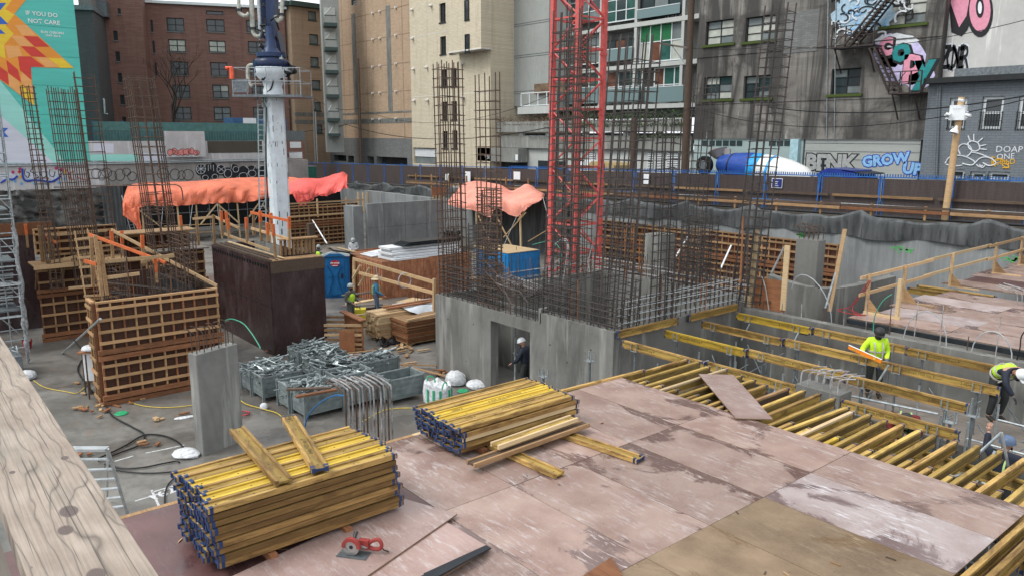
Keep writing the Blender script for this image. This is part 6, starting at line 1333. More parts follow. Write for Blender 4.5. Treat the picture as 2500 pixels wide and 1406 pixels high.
wl = pt(1722,404,b=32.3); w_ = part('wheel',MB().lathe(wl-Vector((0,.25,0)),[(.2,0),(.5,0),(.55,.08),(.55,.3),(.5,.36),(.2,.36)],24,(0,1,0)),M['cable_black'],mt,True); part('rim',MB().lathe(wl-Vector((0,.26,0)),[(.05,0),(.27,-.01),(.30,.02),(.05,.03)],16,(0,1,0)),M['galv_dark'],w_,True)
cc = pt(2068,425,b=VB); cabp = plain('dark blue cab paint',(.02,.04,.22),.25)
part('cab',MB().prism([cc+Vector(v) for v in ((-1.1,-1.0,-1.6),(1.2,-1.0,-1.6),(1.2,-1.0,-.25),(.8,-1.0,.22),(-.6,-1.0,.30),(-1.1,-1.0,.0))],(0,2,0)),cabp,mt)
part('windscreen',MB().prism([cc+Vector(v) for v in ((-.5,-1.02,-.7),(.3,-1.02,-.7),(.3,-1.02,-.05),(-.4,-1.02,-.02))],(0,.01,0)),M['glass'],mt); part('sun_visor',MB().bar(cc+Vector((.2,0,.22)),cc+Vector((1.5,0,.05)),2.0,.05),M['steel_dark'],mt)
part('chassis',MB().box(d0.x,cc.x+.5,VB-.4,VB+.4,zs(-18)+.6,zs(-18)+.9),M['steel_dark'],mt); part('exhaust_stack',MB().tube(pt(2010,388,b=VB),pt(2008,425,b=VB),.08,8),M['steel_dark'],mt,True)
for dx in (-6.5,-5.2,-.6): q_ = Vector((cc.x+dx,VB-1,zs(cc.x+dx)+.52)); w_ = part('wheel',MB().lathe(q_,[(.2,0),(.5,0),(.52,.06),(.52,.3),(.5,.34),(.2,.34)],20,(0,1,0)),M['cable_black'],mt,True)
ex = thing('excavator', 'tan excavator cab and engine cover behind the lane fence by the crane', 'excavator', (-27,32.5,1)); ec = pt(1487,412,b=32.5); TN = plain('tan machine paint',(.40,.30,.15),.45)
part('engine_cover',MB().prism([ec+Vector(v) for v in ((-1.1,-.9,-.8),(1.3,-.9,-.8),(1.3,-.9,.25),(1.1,-.9,.42),(-.9,-.9,.45),(-1.1,-.9,.25))],(0,1.8,0)),TN,ex); part('cab_window',MB().cbox(ec+Vector((.2,-.92,.1)),(.5,.03,.5)),M['glass'],ex); part('undercarriage',MB().box(ec.x-1.3,ec.x+1.4,31.7,33.3,zs(ec.x),ec.z-.8),M['steel_dark'],ex); part('cab',MB().cbox(ec+Vector((-1.7,0,-.1)),(1.1,1.3,1.2)),M['white'],ex)
dm = thing('green_dumpster', 'green steel dumpster in the lane beside the left utility pole', 'dumpster', (-70,31,1)); part('body',MB().cbox(pt(735,425,a=-66),(1.6,2.6,1.4)),plain('dumpster green',(.03,.13,.10),.5),dm); part('lid',MB().cbox(pt(735,425,a=-66)+Vector((0,0,.74)),(1.7,2.7,.06)),M['galv'],dm)
# little brick stub at the end of the graffiti wall
bs_ = thing('brick_stub', 'patched brick stub with a corrugated metal top at the end of the graffiti wall', 'wall', (-64,26,2)); BS = Fac((-66,0),(0,1)); h = BS.rect(694,345,744,392); q = MB(); BS.box(q,*h,-.6,0); part('wall',q,M['brick_red'],bs_)
h = BS.rect(694,320,744,344); q = MB(); BS.box(q,*h,-.5,.02); part('metal_top',q,M['galv_dark'],bs_); h = BS.rect(708,347,735,362); q = MB(); BS.box(q,*h,0,.01); part('painted_patch',q,M['white'],bs_); h = BS.rect(706,372,738,388); q = MB(); BS.box(q,*h,0,.01); part('painted_patch',q,M['white'],bs_)
# bare tree on the raised yard
tr = thing('bare_tree', 'bare winter tree in front of the brick building', 'tree', (-66,17,3)); base = ptd(424,300,80); rr = random.Random(3); TM = plain('dark bark',(.035,.028,.024),.9)
tm = MB(); br = MB()
def grow(p,d,l,r,depth,mb):
    q = p+d*l; mid = (p+q)/2+Vector((rr.uniform(-.05,.05),rr.uniform(-.05,.05),0))*l; mb.path([p,mid,q],[r,r*.85,r*.7],5 if depth < 3 else 3)
    if depth >= 6: return
    for k in range(2 if depth else 4):
        nd = (d+Vector((rr.uniform(-.75,.75),rr.uniform(-.75,.75),rr.uniform(-.15,.35)))).normalized(); grow(q if depth else p+d*l*rr.uniform(.3,1),nd,l*rr.uniform(.68,.86) if depth else l*.8,r*.62,depth+1,br)
base.z -= .8; grow(base,Vector((0,0,1)),2.6,.19,0,tm); part('trunk',tm,TM,tr,True); part('crown',br,TM,tr)
# ================================================================== reinforcement
def rbar(mb_cache={}):
    return mb_cache
BARM = {}
def unit_bar(m, r):
    k = (m, r)
    if k not in BARM: BARM[k] = MB().tube((0,0,0),(0,0,1),r,6).mesh('rebar_bar', M[m], True)
    return BARM[k]
def put_bar(o, p, q, m='rebar', r=.014, name='rebar_bar'):
    p = Vector(p); q = Vector(q); d = q-p; b = bpy.data.objects.new(name, unit_bar(m, r)); COL.objects.link(b); b.parent = o
    b.matrix_basis = o.matrix_basis.inverted() @ (Matrix.Translation(p) @ d.to_track_quat('Z','Y').to_matrix().to_4x4() @ Matrix.Diagonal((1,1,d.length,1))); return b
def cage(a0,a1,b0,b1,z0,z1,na,nb,sp,label,lean=(0,0),m='rebar',extra=.45,r=.0185,tr=.0115,group='tall rebar cages',zt0=None,gaps=()):
    o = thing('rebar_cage', label, 'rebar cage', ((a0+a1)/2,(b0+b1)/2,z0), 0, group); H = z1-z0; lx, ly = lean
    sh = lambda a,b,z: (a+lx*(z-z0)/H, b+ly*(z-z0)/H, z)
    pts = {(a0+(a1-a0)*i/(na-1), b) for i in range(na) for b in (b0,b1)}|{(a, b0+(b1-b0)*j/(nb-1)) for j in range(nb) for a in (a0,a1)}
    for a,b in sorted(pts): put_bar(o, sh(a,b,z0), sh(a+R.uniform(-.02,.02),b+R.uniform(-.02,.02),z1-R.uniform(0,.12)), m, r)
    tm = []
    for v in range(3):
        e = .03; c = [(a0-e,b0-e),(a1+e,b0-e),(a1+e,b1+e),(a0-e,b1+e)]; cx,cy = (a0+a1)/2,(b0+b1)/2; j = .012*v
        tm.append(MB().path([(x-cx,y-cy,(j if k % 2 else -j)) for k,(x,y) in enumerate(c)], tr, 4, True).path([(a0-cx-.02,0,.01),(a1-cx+.02,0,.01)],tr,4).mesh('tie', M[m]))
    z = (zt0 or z0)+.1
    while z < z1-extra:
        t = link('tie', R.choice(tm), o); w = sh((a0+a1)/2,(b0+b1)/2,z); t.location = (w[0]-(a0+a1)/2, w[1]-(b0+b1)/2, z-z0); t.rotation_euler = (R.uniform(-.03,.03),R.uniform(-.03,.03),R.uniform(-.02,.02)); z += sp*R.uniform(.85,1.15) if not any(g0 < z < g1 for g0,g1 in gaps) else sp*.4
    return o
def zt(px,py,**k): return pt(px,py,**k).z
cage(-13.25,-12.8,7.78,8.6,-.37,zt(1085,150,b=8.1),3,5,.30,'tall rebar cage on the near left corner of the lift core',(.0,-.12),gaps=((-.3,1.1),),extra=.15)
cage(-11.0,-10.05,7.73,7.90,-.37,zt(1187,178,b=7.8),3,2,.27,'slender rebar cage above the core doorway, in front of the orange tarp',(-.15,0),gaps=((1.2,1.7),),extra=.35)
cage(-8.0,-6.95,7.74,8.0,-.06,zt(1360,25,b=7.9),4,2,.22,'rebar cage on the core wall in front of the red crane left half',(.18,.1),m='rebar_dark')
cage(-6.15,-5.28,7.76,8.6,-.06,zt(1510,88,b=8.2),4,4,.24,'wide dark rebar cage on the near core corner right of the red crane',(.28,.22),m='rebar_dark',r=.019)
cage(-13.3,-12.6,13.2,14.3,-.37,zt(1432,70,b=13.8),4,4,.28,'brownish rebar cage behind the red crane legs',(0,0),extra=.2)
cage(-5.46,-5.26,9.35,10.05,-.06,zt(1555,280,b=9.7),2,3,.22,'narrow rebar cage in front of the wooden pole stump',(0,0),m='rebar_dark')
cage(-9.1,-8.35,15.22,15.42,-.32,zt(1690,180,b=15.3),3,2,.24,'slender rebar cage in front of the thick utility pole',(.25,0),m='rebar_dark')
cage(-5.45,-4.75,13.1,13.5,-.1,zt(1855,8,b=13.2),4,2,.25,'tall leaning rebar cage at the far core corner in front of the warehouse',(.38,.2),m='rebar_dark',r=.02,extra=.2)
cage(-11.9,-11.0,8.0,8.4,-.37,2.2,3,2,.13,'short dense rebar cage between the two left core cages',(0,0),m='rebar_dark',extra=.1)
cage(-12.6,-12.1,8.9,9.5,-.37,3.2,3,3,.12,'short rebar cage with closely spaced ties inside the left core corner',(0,0),extra=.1)
cage(-6.6,-6.0,12.0,13.0,-.1,2.6,3,4,.14,'short dense rebar cage at the far end of the core side wall',(0,0),m='rebar_dark',extra=.1)
cage(-9.8,-8.7,15.5,16.2,-.3,1.2,3,3,.16,'short rebar cage standing behind the back wall of the core',(0,0),extra=.1)
# left group
cage(-25.2,-24.9,-1.78,-1.40,-.9,zt(95,208,a=-25),2,3,.20,'thinnest rebar cage in front of the teal mural',(0,-.22),m='rebar',extra=.02)
cage(-25.2,-24.8,-.95,-.05,-.9,zt(165,212,a=-25),2,7,.30,'wide rebar cage in front of the teal mural',(0,-.25),m='rebar',extra=.02)
cage(-26.0,-25.7,.15,.8,-.9,zt(203,175,a=-25.8),2,2,.32,'two bar rebar ladder cage in front of the dark grey brick building',(0,-.3),extra=.02)
cage(-20.0,-19.2,.55,1.30,-.6,zt(342,183,a=-19.6),4,4,.30,'tall rebar cage with wide top in front of the brick building',(-.1,-.35),extra=.1,gaps=((2,2.6),))
cage(-19.6,-18.0,1.0,1.42,-.6,1.7,6,3,.15,'short dense rebar cage inside the right side of the large left form',(0,0),extra=.05)
cage(-17.6,-17.0,-1.5,-.9,-.7,1.5,3,2,.30,'open rebar ladder in the near left corner of the large left form',(0,0),extra=.2)
cage(-17.6,-16.95,-.2,.8,-.6,1.1,3,4,.45,'low rebar mat near the front of the large left form',(0,0),extra=.5)
p = pt(130,433,a=-24.8); q = pt(470,436,a=-19.5); solo('bent_bar', MB().path(poly_smooth([pt(132,458,a=-25),pt(250,455,a=-23),pt(400,452,a=-19),pt(430,452,a=-18.6),pt(443,462,a=-18.5),pt(447,490,a=-18.5)],4),.02,6), M['rebar'], 'long horizontal bar with a hooked right end tied across the left cages', 'rebar')
# curtain bars on top of the walls
def curtain(p0, p1, z0, hs, sp, zs_, label, m='rebar_dark', hm=None, off=None, jit=.1):
    p0 = Vector((*p0,z0)); p1 = Vector((*p1,z0)); L = (p1-p0).length; o = thing('wall_rebar', label, 'rebar', tuple((p0+p1)/2)); d = (p1-p0).normalized(); n = Vector((-d.y,d.x,0)); offs = off or (-.08,.08)
    k = 0
    while k*sp < L:
        for s in offs: x = p0+d*(k*sp+R.uniform(-.03,.03))+n*s; put_bar(o, x-Vector((0,0,.05)), x+Vector((R.uniform(-.02,.02),R.uniform(-.02,.02),R.uniform(*hs))), m if R.random() < .9 else 'rebar_orange', .0135)
        k += 1
    for z in zs_:
        for s in offs: put_bar(o, p0+n*s+Vector((0,0,z+R.uniform(-.02,.02))), p1+n*s+Vector((0,0,z+R.uniform(-.03,.03))), hm or m, .0125)
    return o
curtain((-13.2,7.8),(-8.3,7.8),-.37,(.8,1.6),.27,(.12,.3,.48,.66,.84,1.02),'curtain of bars on the left part of the core front wall')
curtain((-8.0,7.8),(-5.3,7.8),-.06,(.5,1.4),.25,(.1,.28,.46,.64,.85),'curtain of bars on the right part of the core front wall')
curtain((-5.35,8.0),(-5.35,13.1),-.06,(.6,1.3),.22,(.14,.34,.54,.72),'curtain of bars on the core side wall with pale galvanised lacers',hm='conduit')
curtain((-13.0,15.3),(-5.6,15.3),-.32,(.4,1.0),.34,(.14,.36),'curtain of bars on the back wall of the core',hm='rebar_cement')
curtain((-13.2,8.1),(-13.2,15.1),-.37,(.4,1.1),.34,(.15,.4),'curtain of bars on the far left wall of the core',hm='rebar_cement')
curtain((-21.4,-1.0),(-17.2,1.1),-.7,(.9,1.5),.35,(.3,.6),'scattered vertical bars inside the large left form')
curtain((-23.9,5.0),(-18.9,5.0),BZ-.6,(.4,.8),.5,(.3,),'bars inside the dark box form')
curtain((-29.2,20.5),(-24,20.3),FL,(.9,2.0),.35,(.5,.9),'bars standing near the base of the red crane')
curtain((-16.5,17.8),(-7.5,18.2),-1.6,(1.2,1.9),.35,(.8,1.0,1.2),'bars standing behind the core in front of the brown wall forms',hm='rebar_cement')
curtain((-21.4,12.0),(-17.5,12.2),FL,(.6,1.1),.5,(),'short bars standing by the rusty bin')
for i,(x0,y0,x1,y1,mm) in enumerate([(1548,540,1545,700,'rebar_orange'),(1525,560,1528,690,'rebar_orange'),(1562,575,1560,660,'rebar_orange'),(1828,520,1822,690,'rebar_dark'),(1814,530,1808,690,'rebar_orange'),(1648,600,1642,760,'rebar_dark')]): solo('standing_bar', MB().tube(pt(x0,y0,b=10.6),pt(x1,y1,b=10.6),.022,6), M[mm], f'thick bar standing at the core, {ORD[i]} of the loose thick bars', 'rebar', 'loose thick bars at the core', smooth=True)
# lattice baskets lying on the core
def basket(p, q, w, h, n, label, m='rebar_cement'):
    p = Vector(p); q = Vector(q); d = (q-p).normalized(); s = Vector((-d.y,d.x,0)).normalized()*w/2; u = s.cross(d).normalized()*-h if False else Vector((0,0,h)); o = thing('rebar_basket', label, 'rebar cage', tuple((p+q)/2))
    for a in (s,-s):
        for b in (Vector(),u): put_bar(o,p+a+b,q+a+b,m,.012)
    for k in range(n):
        x = p.lerp(q,k/(n-1)); part('tie', MB().path([x+s,x-s,x-s+u,x+s+u],.007,4,True), M[m], o)
        y = p.lerp(q,min(1,(k+.5)/(n-1))); part('lacing_bar', MB().path([x+s+u,y-s+u],.006,4), M[m], o)
    return o
basket(pt(1200,660,z=.9),pt(1275,742,z=.1),.5,.3,14,'lattice of bars slumped diagonally across the left core corner','rebar'); basket(pt(1222,688,z=.55),pt(1318,722,z=.25),.55,.22,16,'cement splashed lattice of bars lying on the core front wall'); basket(pt(1280,742,z=.1),pt(1345,712,z=.3),.4,.25,12,'lattice of bars leaning right on the core front wall','rebar_dark')
for i,(x0,y0,x1,y1) in enumerate([(1285,728,1455,672),(1280,735,1415,690),(1330,712,1420,705),(1180,610,1250,745),(1215,640,1290,740)]): solo('loose_bar', MB().tube(pt(x0,y0,z=.25),pt(x1,y1,z=.55),.016,6), M['rebar_dark'], f'loose bar lying slanted across the core bars, {ORD[i]}', 'rebar', 'loose slanted bars on the core', smooth=True)
# loops of conduit
def loop_px(pts, b, m, label, r=.013, **k): return solo('conduit_loop', MB().path(poly_smooth([pt(x,y,b=b) for x,y in pts],5), r, 6), M[m], label, 'conduit', 'looped conduits', smooth=True)
loop_px([(1340,672),(1343,640),(1358,595),(1383,585),(1390,620),(1392,650)],12.5,'conduit','grey conduit loop in front of the red crane base, left one'); loop_px([(1338,695),(1350,650),(1370,632),(1375,632)],9,'conduit','grey conduit curling over the core front wall'); loop_px([(1352,600),(1365,590),(1385,598),(1373,690),(1358,710)],9,'conduit','long pale conduit loop above the core'); loop_px([(1440,665),(1436,640),(1442,615),(1446,598)],11,'conduit','white conduit end standing behind the core front wall'); loop_px([(1300,598),(1345,590),(1368,610),(1371,640)],12,'conduit_green','green conduit arching in front of the red crane')
loop_px([(548,783),(565,778),(592,788),(612,810),(630,838),(636,850)],1.0,'conduit_green','green conduit arching from the left concrete column over the floor',.016); loop_px([(612,1098),(745,1040),(752,1015),(778,985),(815,965),(842,966)][1:],1.6,'conduit_blue','blue conduit arch rising in front of the steel bins',.02)
loop_px([(652,545),(668,525),(700,540)],10,'conduit','pale conduit bent over the post behind the box form')
# bars bent over behind the large stack
o = thing('starter_bars', 'row of thick bent over bars between the large left stack and the bins', 'rebar', (-6,1.5,FL))
for i in range(14):
    x = 838+i*8.6; yb = 1052-(i%2)*6-i*1.0; zz = -1.9; base = pt(x+8,yb+(4 if i%2 else 0),z=-1.95); top_ = base+Vector((0,0,.85+.03*(i%3)))
    part('rebar_bar', MB().path(poly_smooth([base-Vector((0,0,1.05)),base,top_,top_+Vector((-.08,-.02,.13)),top_+Vector((-.28,-.1,.22)),top_+Vector((-.55,-.2,.27+.02*(i%2)))],5),.021,7), M['rebar_cement' if i%3 else 'rebar'], o, True)
gb_ = MB().box(-7.6,-4.6,.1,2.6,FL+.001,-1.95)
# wall with the starter bars
# ================================================================== red tower crane
cr = thing('tower_crane', 'red lattice mast of a tower crane standing in the pit', 'crane', (-21.9,22.5,FL)); RED = M['crane_red'] = plain('red crane paint', (.54,.105,.095), .45, var=.18)
cx0,cx1,cy0,cy1 = -22.85,-21.0,21.6,23.45; w = .12
for a,b in ((cx0,cy0),(cx1,cy0),(cx0,cy1),(cx1,cy1)):
    z = FL
    while z < 15: part('leg', MB().box(a-w,a+w,b-w,b+w,z,z+2.94), RED, cr); part('splice', MB().box(a-w-.025,a+w+.025,b-w-.025,b+w+.025,z+2.94,z+3.06), RED, cr); z += 3.0
fc = [((cx0,cy0),(cx1,cy0)),((cx1,cy0),(cx1,cy1)),((cx0,cy0),(cx0,cy1)),((cx0,cy1),(cx1,cy1))]
for (a0,b0),(a1,b1) in fc:
    z = FL+.25
    while z < 14.5:
        for dz in (0,): part('horizontal', MB().bar((a0,b0,z),(a1,b1,z),.09,.09), RED, cr)
        part('diagonal', MB().tube((a0,b0,z+.1),(a1,b1,z+1.45),.045,6), RED, cr); part('diagonal', MB().tube((a1,b1,z+1.55),(a0,b0,z+2.9),.045,6), RED, cr)
        
        part('horizontal', MB().bar((a0,b0,z+1.5),(a1,b1,z+1.5),.09,.09), RED, cr); z += 3.0
for k in range(6): z = FL+1.6+3*k; part('landing', MB().box(cx0+.3,cx1-.3,cy0+.4,cy1-.4,z,z+.05), RED, cr); part('ladder', MB().bar((cx0+.7,cy0+.8,z-1.5),(cx0+.9,cy0+.9,z+1.4),.05,.05).bar((cx0+1.1,cy0+.8,z-1.5),(cx0+1.3,cy0+.9,z+1.4),.05,.05), RED, cr)
part('cable', MB().path(poly_smooth([(cx0+.9,cy0+.1,-3+k) for k in range(18)],1),.03,5), M['cable_black'], cr)
# ================================================================== white placing boom mast
bm = thing('placing_boom_mast', 'white steel mast of a concrete placing boom with a dark blue turret and railed platform', 'concrete boom', (-32,10.3,FL)); D0 = 40.2
def mp(x,y,dd=0.0): return ptd(x,y,D0+dd)
WP = plain('worn white mast paint',(.62,.67,.70),.45,var=.10,scale=3,jit=False); NB = plain('dark navy boom paint',(.012,.022,.06),.35); NB2 = plain('faded navy paint',(.022,.04,.095),.4)
bc = mp(678,420); cxm, cym = bc.x, bc.y; hw = .43
oct_ = [(-hw,-hw*.7),(-hw*.7,-hw),(hw*.7,-hw),(hw,-hw*.7),(hw,hw*.7),(hw*.7,hw),(-hw*.7,hw),(-hw,hw*.7)]
ztop = mp(675,240).z
part('mast', MB().prism([(cxm+x,cym+y,FL) for x,y in oct_],(0,0,ztop-FL)), WP, bm)
rr = random.Random(5); q = MB()
for k in range(24): z = rr.uniform(FL+2,ztop); y = rr.uniform(-.4,.4); q.box(cxm+hw+.001,cxm+hw+.004,cym+y,cym+y+rr.uniform(.01,.04),z,z+rr.uniform(.05,.35)); x = rr.uniform(-.4,.4); q.box(cxm+x,cxm+x+rr.uniform(.01,.04),cym-hw-.004,cym-hw-.001,z,z+rr.uniform(.03,.25))
part('paint_chips', q, M['steel_dark'], bm)
for s in range(7): part('socket', MB().box(cxm-.4+s*.12,cxm-.34+s*.12,cym-hw-.05,cym-hw-.002,ztop-.5,ztop-.28), WP, bm)
part('hanging_hose', MB().path(poly_smooth([mp(652,150,-1),mp(650,240,-1),mp(650,400,-1),mp(655,520,-1),mp(657,600,-1)],4),.035,6), M['cable_black'], bm, True)
part('flange_head', MB().lathe((cxm,cym,ztop),[(.50,0),(.50,.35),(.44,.5),(.52,.75),(.84,1.1),(.88,1.45),(.78,1.6)],20), WP, bm, True)
# platform with railing
pz = mp(660,236).z; fx = RIGHT; fy = Vector((-_sy,_cy,0)); pc_ = Vector((cxm,cym,pz))
def pf(x,y,z): return pc_+fx*x+fy*y+Vector((0,0,z))
c_ = [pf(-1.75,-1.1,-.12),pf(1.75,-1.1,-.12),pf(1.75,1.2,-.12),pf(-1.75,1.2,-.12)]; part('platform', MB().prism(c_,(0,0,.12)), M['galv_dark'], bm)
for x,y in ((-1.7,-1.05),(-.55,-1.05),(.0,-1.05),(.9,-1.05),(1.7,-1.05),(1.7,1.1),(-1.7,1.1),(.9,1.1),(-.6,1.1)): part('railing_post', MB().tube(pf(x,y,0),pf(x,y,1.3),.022,6), M['galv'], bm, True)
for z in (.65,1.3):
    for a,b in (((-1.7,-1.05),(1.7,-1.05)),((1.7,-1.05),(1.7,1.1)),((1.7,1.1),(-1.7,1.1)),((-1.7,1.1),(-1.7,-1.05))): part('railing', MB().tube(pf(*a,z),pf(*b,z),.02,6), M['galv'], bm, True)
part('mesh_panel', MB().prism([pf(-1.68,-1.06,.1),pf(-.9,-1.06,.1),pf(-.9,-1.06,.75),pf(-1.68,-1.06,.75)],fy*.02), M['galv_dark'], bm)
part('orange_cover', MB().path([pf(-1.95,-1.1,1.25),pf(-1.7,-1.1,1.3),pf(-1.7,-1.1,.75)],.11,7), M['orange_paint'] if False else plain('fluorescent orange sheet',(.85,.13,.06),.5), bm, True)
# turret and boom foot, built round the mast axis
def mz(y): return mp(675,y).z
part('slew_ring', MB().lathe((cxm,cym,mz(172)),[(.85,0),(.9,.1),(.9,.3),(.8,.42)],24), NB, bm, True)
part('turret', MB().lathe((cxm,cym,mz(165)),[(.66,0),(.66,.35),(.74,.4),(.74,.6),(.50,.62),(.28,.9),(.20,1.9)],20), NB2, bm, True)
part('turret_cheek', MB().prism([mp(640,130,-.5),mp(662,130,-.5),mp(668,78,-.5),mp(658,70,-.5)],fy*.9), NB2, bm)
part('turret_cheek', MB().prism([mp(665,130,-.5),mp(686,126,-.5),mp(676,76,-.5),mp(668,75,-.5),mp(655,90,-.5)],fy*1.0), NB, bm)
part('boom', MB().prism([mp(652,110,-.35),mp(668,110,-.35),mp(672,-60,-.35),mp(646,-60,-.35)],fy*.7), NB2, bm)
part('boom_section', MB().prism([mp(636,90,-.2),mp(652,100,-.2),mp(648,-60,-.2),mp(622,-60,-.2)],fy*.5), NB, bm)
part('hydraulic_ram', MB().tube(mp(628,-60,-.7),mp(636,100,-.7),.09,8), M['galv'], bm, True); part('hydraulic_ram', MB().tube(mp(612,-60,-.6),mp(617,70,-.6),.13,10), plain('pale pump pipe',(.36,.36,.31),.45,var=.35), bm, True)
PP = bpy.data.materials['pale pump pipe']
for i,P in enumerate([[(617,70),(619,82),(628,90),(637,88)],[(583,-40),(583,22),(588,35),(600,40),(608,33)],[(690,-60),(688,30),(686,46),(678,52),(672,40)],[(645,75),(652,90),(660,105),(664,118)],[(621,160),(608,162),(605,175),(607,200),(616,212)]]): part('pump_pipe', MB().path(poly_smooth([mp(x,y,-.9) for x,y in P],5),.10 if i != 3 else .08,8), PP, bm, True)
for x,y,nx_ in ((583,25,1),(688,36,1),(617,70,1)): part('pipe_clamp', MB().lathe(mp(x,y,-.9),[(.13,-.05),(.18,-.05),(.18,.05),(.13,.05)],10), M['steel_dark'], bm)
part('control_cabinet', MB().prism([mp(645,133,-1.6),mp(671,133,-1.6),mp(671,168,-1.6),mp(647,167,-1.6)],fy*.45), plain('pale grey cabinet',(.50,.55,.50),.45), bm); part('control_cabinet', MB().prism([mp(677,136,-1.5),mp(688,136,-1.5),mp(688,162,-1.5),mp(677,164,-1.5)],fy*.4), bpy.data.materials['pale grey cabinet'], bm)
tf = text_mesh('MX', .42, M['ink'], .01); place_text(tf, mp(648,148,-1.63), RIGHT, (0,0,1), .01, bm)
part('oil_tank', MB().lathe(mp(638,160,-1.2)+Vector((0,0,-.4)),[(.05,0),(.42,.02),(.42,.62),(.05,.66)],16), NB, bm, True)
for k in range(7): x = 690+k*4; part('hydraulic_hose', MB().path(poly_smooth([mp(686,152+k*2,-1.0),mp(700+k*3,150+k*3,-1.2),mp(712+k*1.5,168+k*2,-1.2),mp(704-k*3,192-k*2,-1.1)],5),.035,5), M['cable_black'], bm, True)
rr = random.Random(8); mess = MB()
for k in range(46): p = mp(rr.uniform(626,712) if k < 34 else rr.uniform(630,680),rr.uniform(150,186) if k < 34 else rr.uniform(5,110),-1.3+rr.uniform(-.2,.5)); mess.path(poly_smooth([p,p+Vector((rr.uniform(-.3,.3),rr.uniform(-.3,.3),rr.uniform(-.5,.1))),p+Vector((rr.uniform(-.5,.5),rr.uniform(-.3,.3),rr.uniform(-.4,0)))],4),.045,5)
part('hose_bundle', mess, M['steel_dark'], bm); part('power_hose', MB().path(poly_smooth([mp(667,182,-1.4),mp(667,200,-1.4),mp(661,218,-1.3),mp(652,226,-1.2)],5),.04,6), M['cable_black'], bm, True)
# ladder beside the mast
ld = thing('steel_ladder', 'galvanised steel ladder rising on the left of the white mast', 'ladder', (-32,9.5,FL)); la0 = mp(629,238,-1); la1 = mp(634,560,-1); lb0 = mp(643,238,-1); lb1 = mp(650,560,-1)
part('stile', MB().bar(la0,la1,.05,.05), M['galv'], ld); part('stile', MB().bar(lb0,lb1,.05,.05), M['galv'], ld)
for k in range(26): t = (k+.5)/26; part('rung', MB().tube(la0.lerp(la1,t),lb0.lerp(lb1,t),.016,5), M['galv'], ld)
# ================================================================== scaffold tower at the far left
sc = thing('scaffold_tower', 'galvanised scaffold stair tower with plastic wrapped standards at the left edge', 'scaffold', (-24,-3.6,FL))
sx = [-26.2,-24.2,-22.6]; 
zq = 5.2
for a,b in ((-26.4,-2.62),(-24.6,-2.78),(-26.4,-3.9),(-24.6,-3.9),(-22.9,-3.05),(-22.9,-4.2),(-25.5,-3.2)):
    zt_ = 6.3 if a < -24 else -.2
    part('standard', MB().tube((a,b,FL),(a,b,zt_),.028,8), M['galv'], sc, True)
    z = FL+.5
    while z < zt_: part('rosette', MB().tube((a,b,z),(a,b,z+.012),.062,8), M['galv'], sc); z += .5
for k,z in enumerate([-2.5,-1.6,-.9,-.4,.2,.7,1.2,1.9,2.6,3.4,4.2,5.0,5.7]):
    for (a0,b0),(a1,b1) in (((-26.4,-2.62),(-24.6,-2.78)),((-24.6,-2.78),(-24.6,-3.9)),((-26.4,-2.62),(-26.4,-3.9))): part('ledger', MB().tube((a0,b0,z),(a1,b1,z),.024,6), M['galv'], sc, True)
for z in (-2.4,-1.3,-.2): part('ledger', MB().tube((-22.9,-3.0,z),(-22.9,-4.6,z),.024,6), M['galv'], sc, True)
for k in range(5): z = -2.6+1.6*k; part('diagonal_brace', MB().tube((-26.4,-2.64,z),(-24.6,-2.8,z+1.6),.02,6), M['galv'], sc, True); part('diagonal_brace', MB().tube((-24.6,-2.8,z),(-24.6,-3.9,z+1.5),.02,6), M['galv'], sc, True)
for z in (-1.45,.35,2.2): part('deck_board', MB().box(-26.3,-24.7,-4.0,-2.9,z,z+.05), M['galv_dark'], sc)
for k in range(11): t = k/11; part('stair_tread', MB().box(-26.2+1.5*t,-25.98+1.5*t,-3.8,-2.95,-1.4+1.75*t,-1.37+1.75*t), M['galv'], sc)
PLW = plain('clear plastic wrap',(.30,.31,.315),.35,var=.5,scale=8,bump=.6); rr = random.Random(2)
for a,b,z0,z1 in ((-24.6,-2.78,-2.6,1.6),(-22.9,-3.05,-2.9,-.6),(-26.4,-2.62,-1,1.2)): part('plastic_wrap', MB().path([(a+rr.uniform(-.04,.04),b+rr.uniform(-.04,.04),z0+(z1-z0)*k/14) for k in range(15)],[.035+.035*rr.random() for k in range(15)],8), PLW, sc, True)
part('plastic_wrap', MB().path([(-24.6,-2.78-.09*k,-.42+rr.uniform(-.03,.03)) for k in range(14)],[.05+.07*rr.random() for k in range(14)],8), PLW, sc, True)
bk = thing('red_bucket', 'red plastic bucket at the foot of the scaffold tower', 'bucket', (-21,-2.6,FL)); p = pt(68,850,z=FL); part('bucket_body', MB().lathe(p,[(.12,0),(.17,.32),(.175,.34),(.16,.33),(.11,.02)],16), plain('red bucket plastic',(.38,.02,.02),.4), bk, True); part('handle', MB().path([p+Vector((-.17,0,.32)),p+Vector((-.1,0,.45)),p+Vector((.1,0,.45)),p+Vector((.17,0,.32))],.008,5), M['galv'], bk)
tb_ = thing('tool_box', 'grey steel tool bin with loose steel parts at the left edge', 'steel bin', (-15,-4,FL)); p = pt(30,862,z=FL+.7); part('bin_body', MB().cbox(p-Vector((0,.3,.35)),(1.2,1.0,.7)), M['galv_dark'], tb_)
mm_ = MB(); 
for k in range(22): q_ = p+Vector((rr.uniform(-.5,.5),rr.uniform(-.7,.2),rr.uniform(0,.1))); mm_.tube(q_,q_+Vector((rr.uniform(-.4,.4),rr.uniform(-.3,.3),rr.uniform(-.05,.15))),.022,5)
part('steel_parts', mm_, M['galv'], tb_)
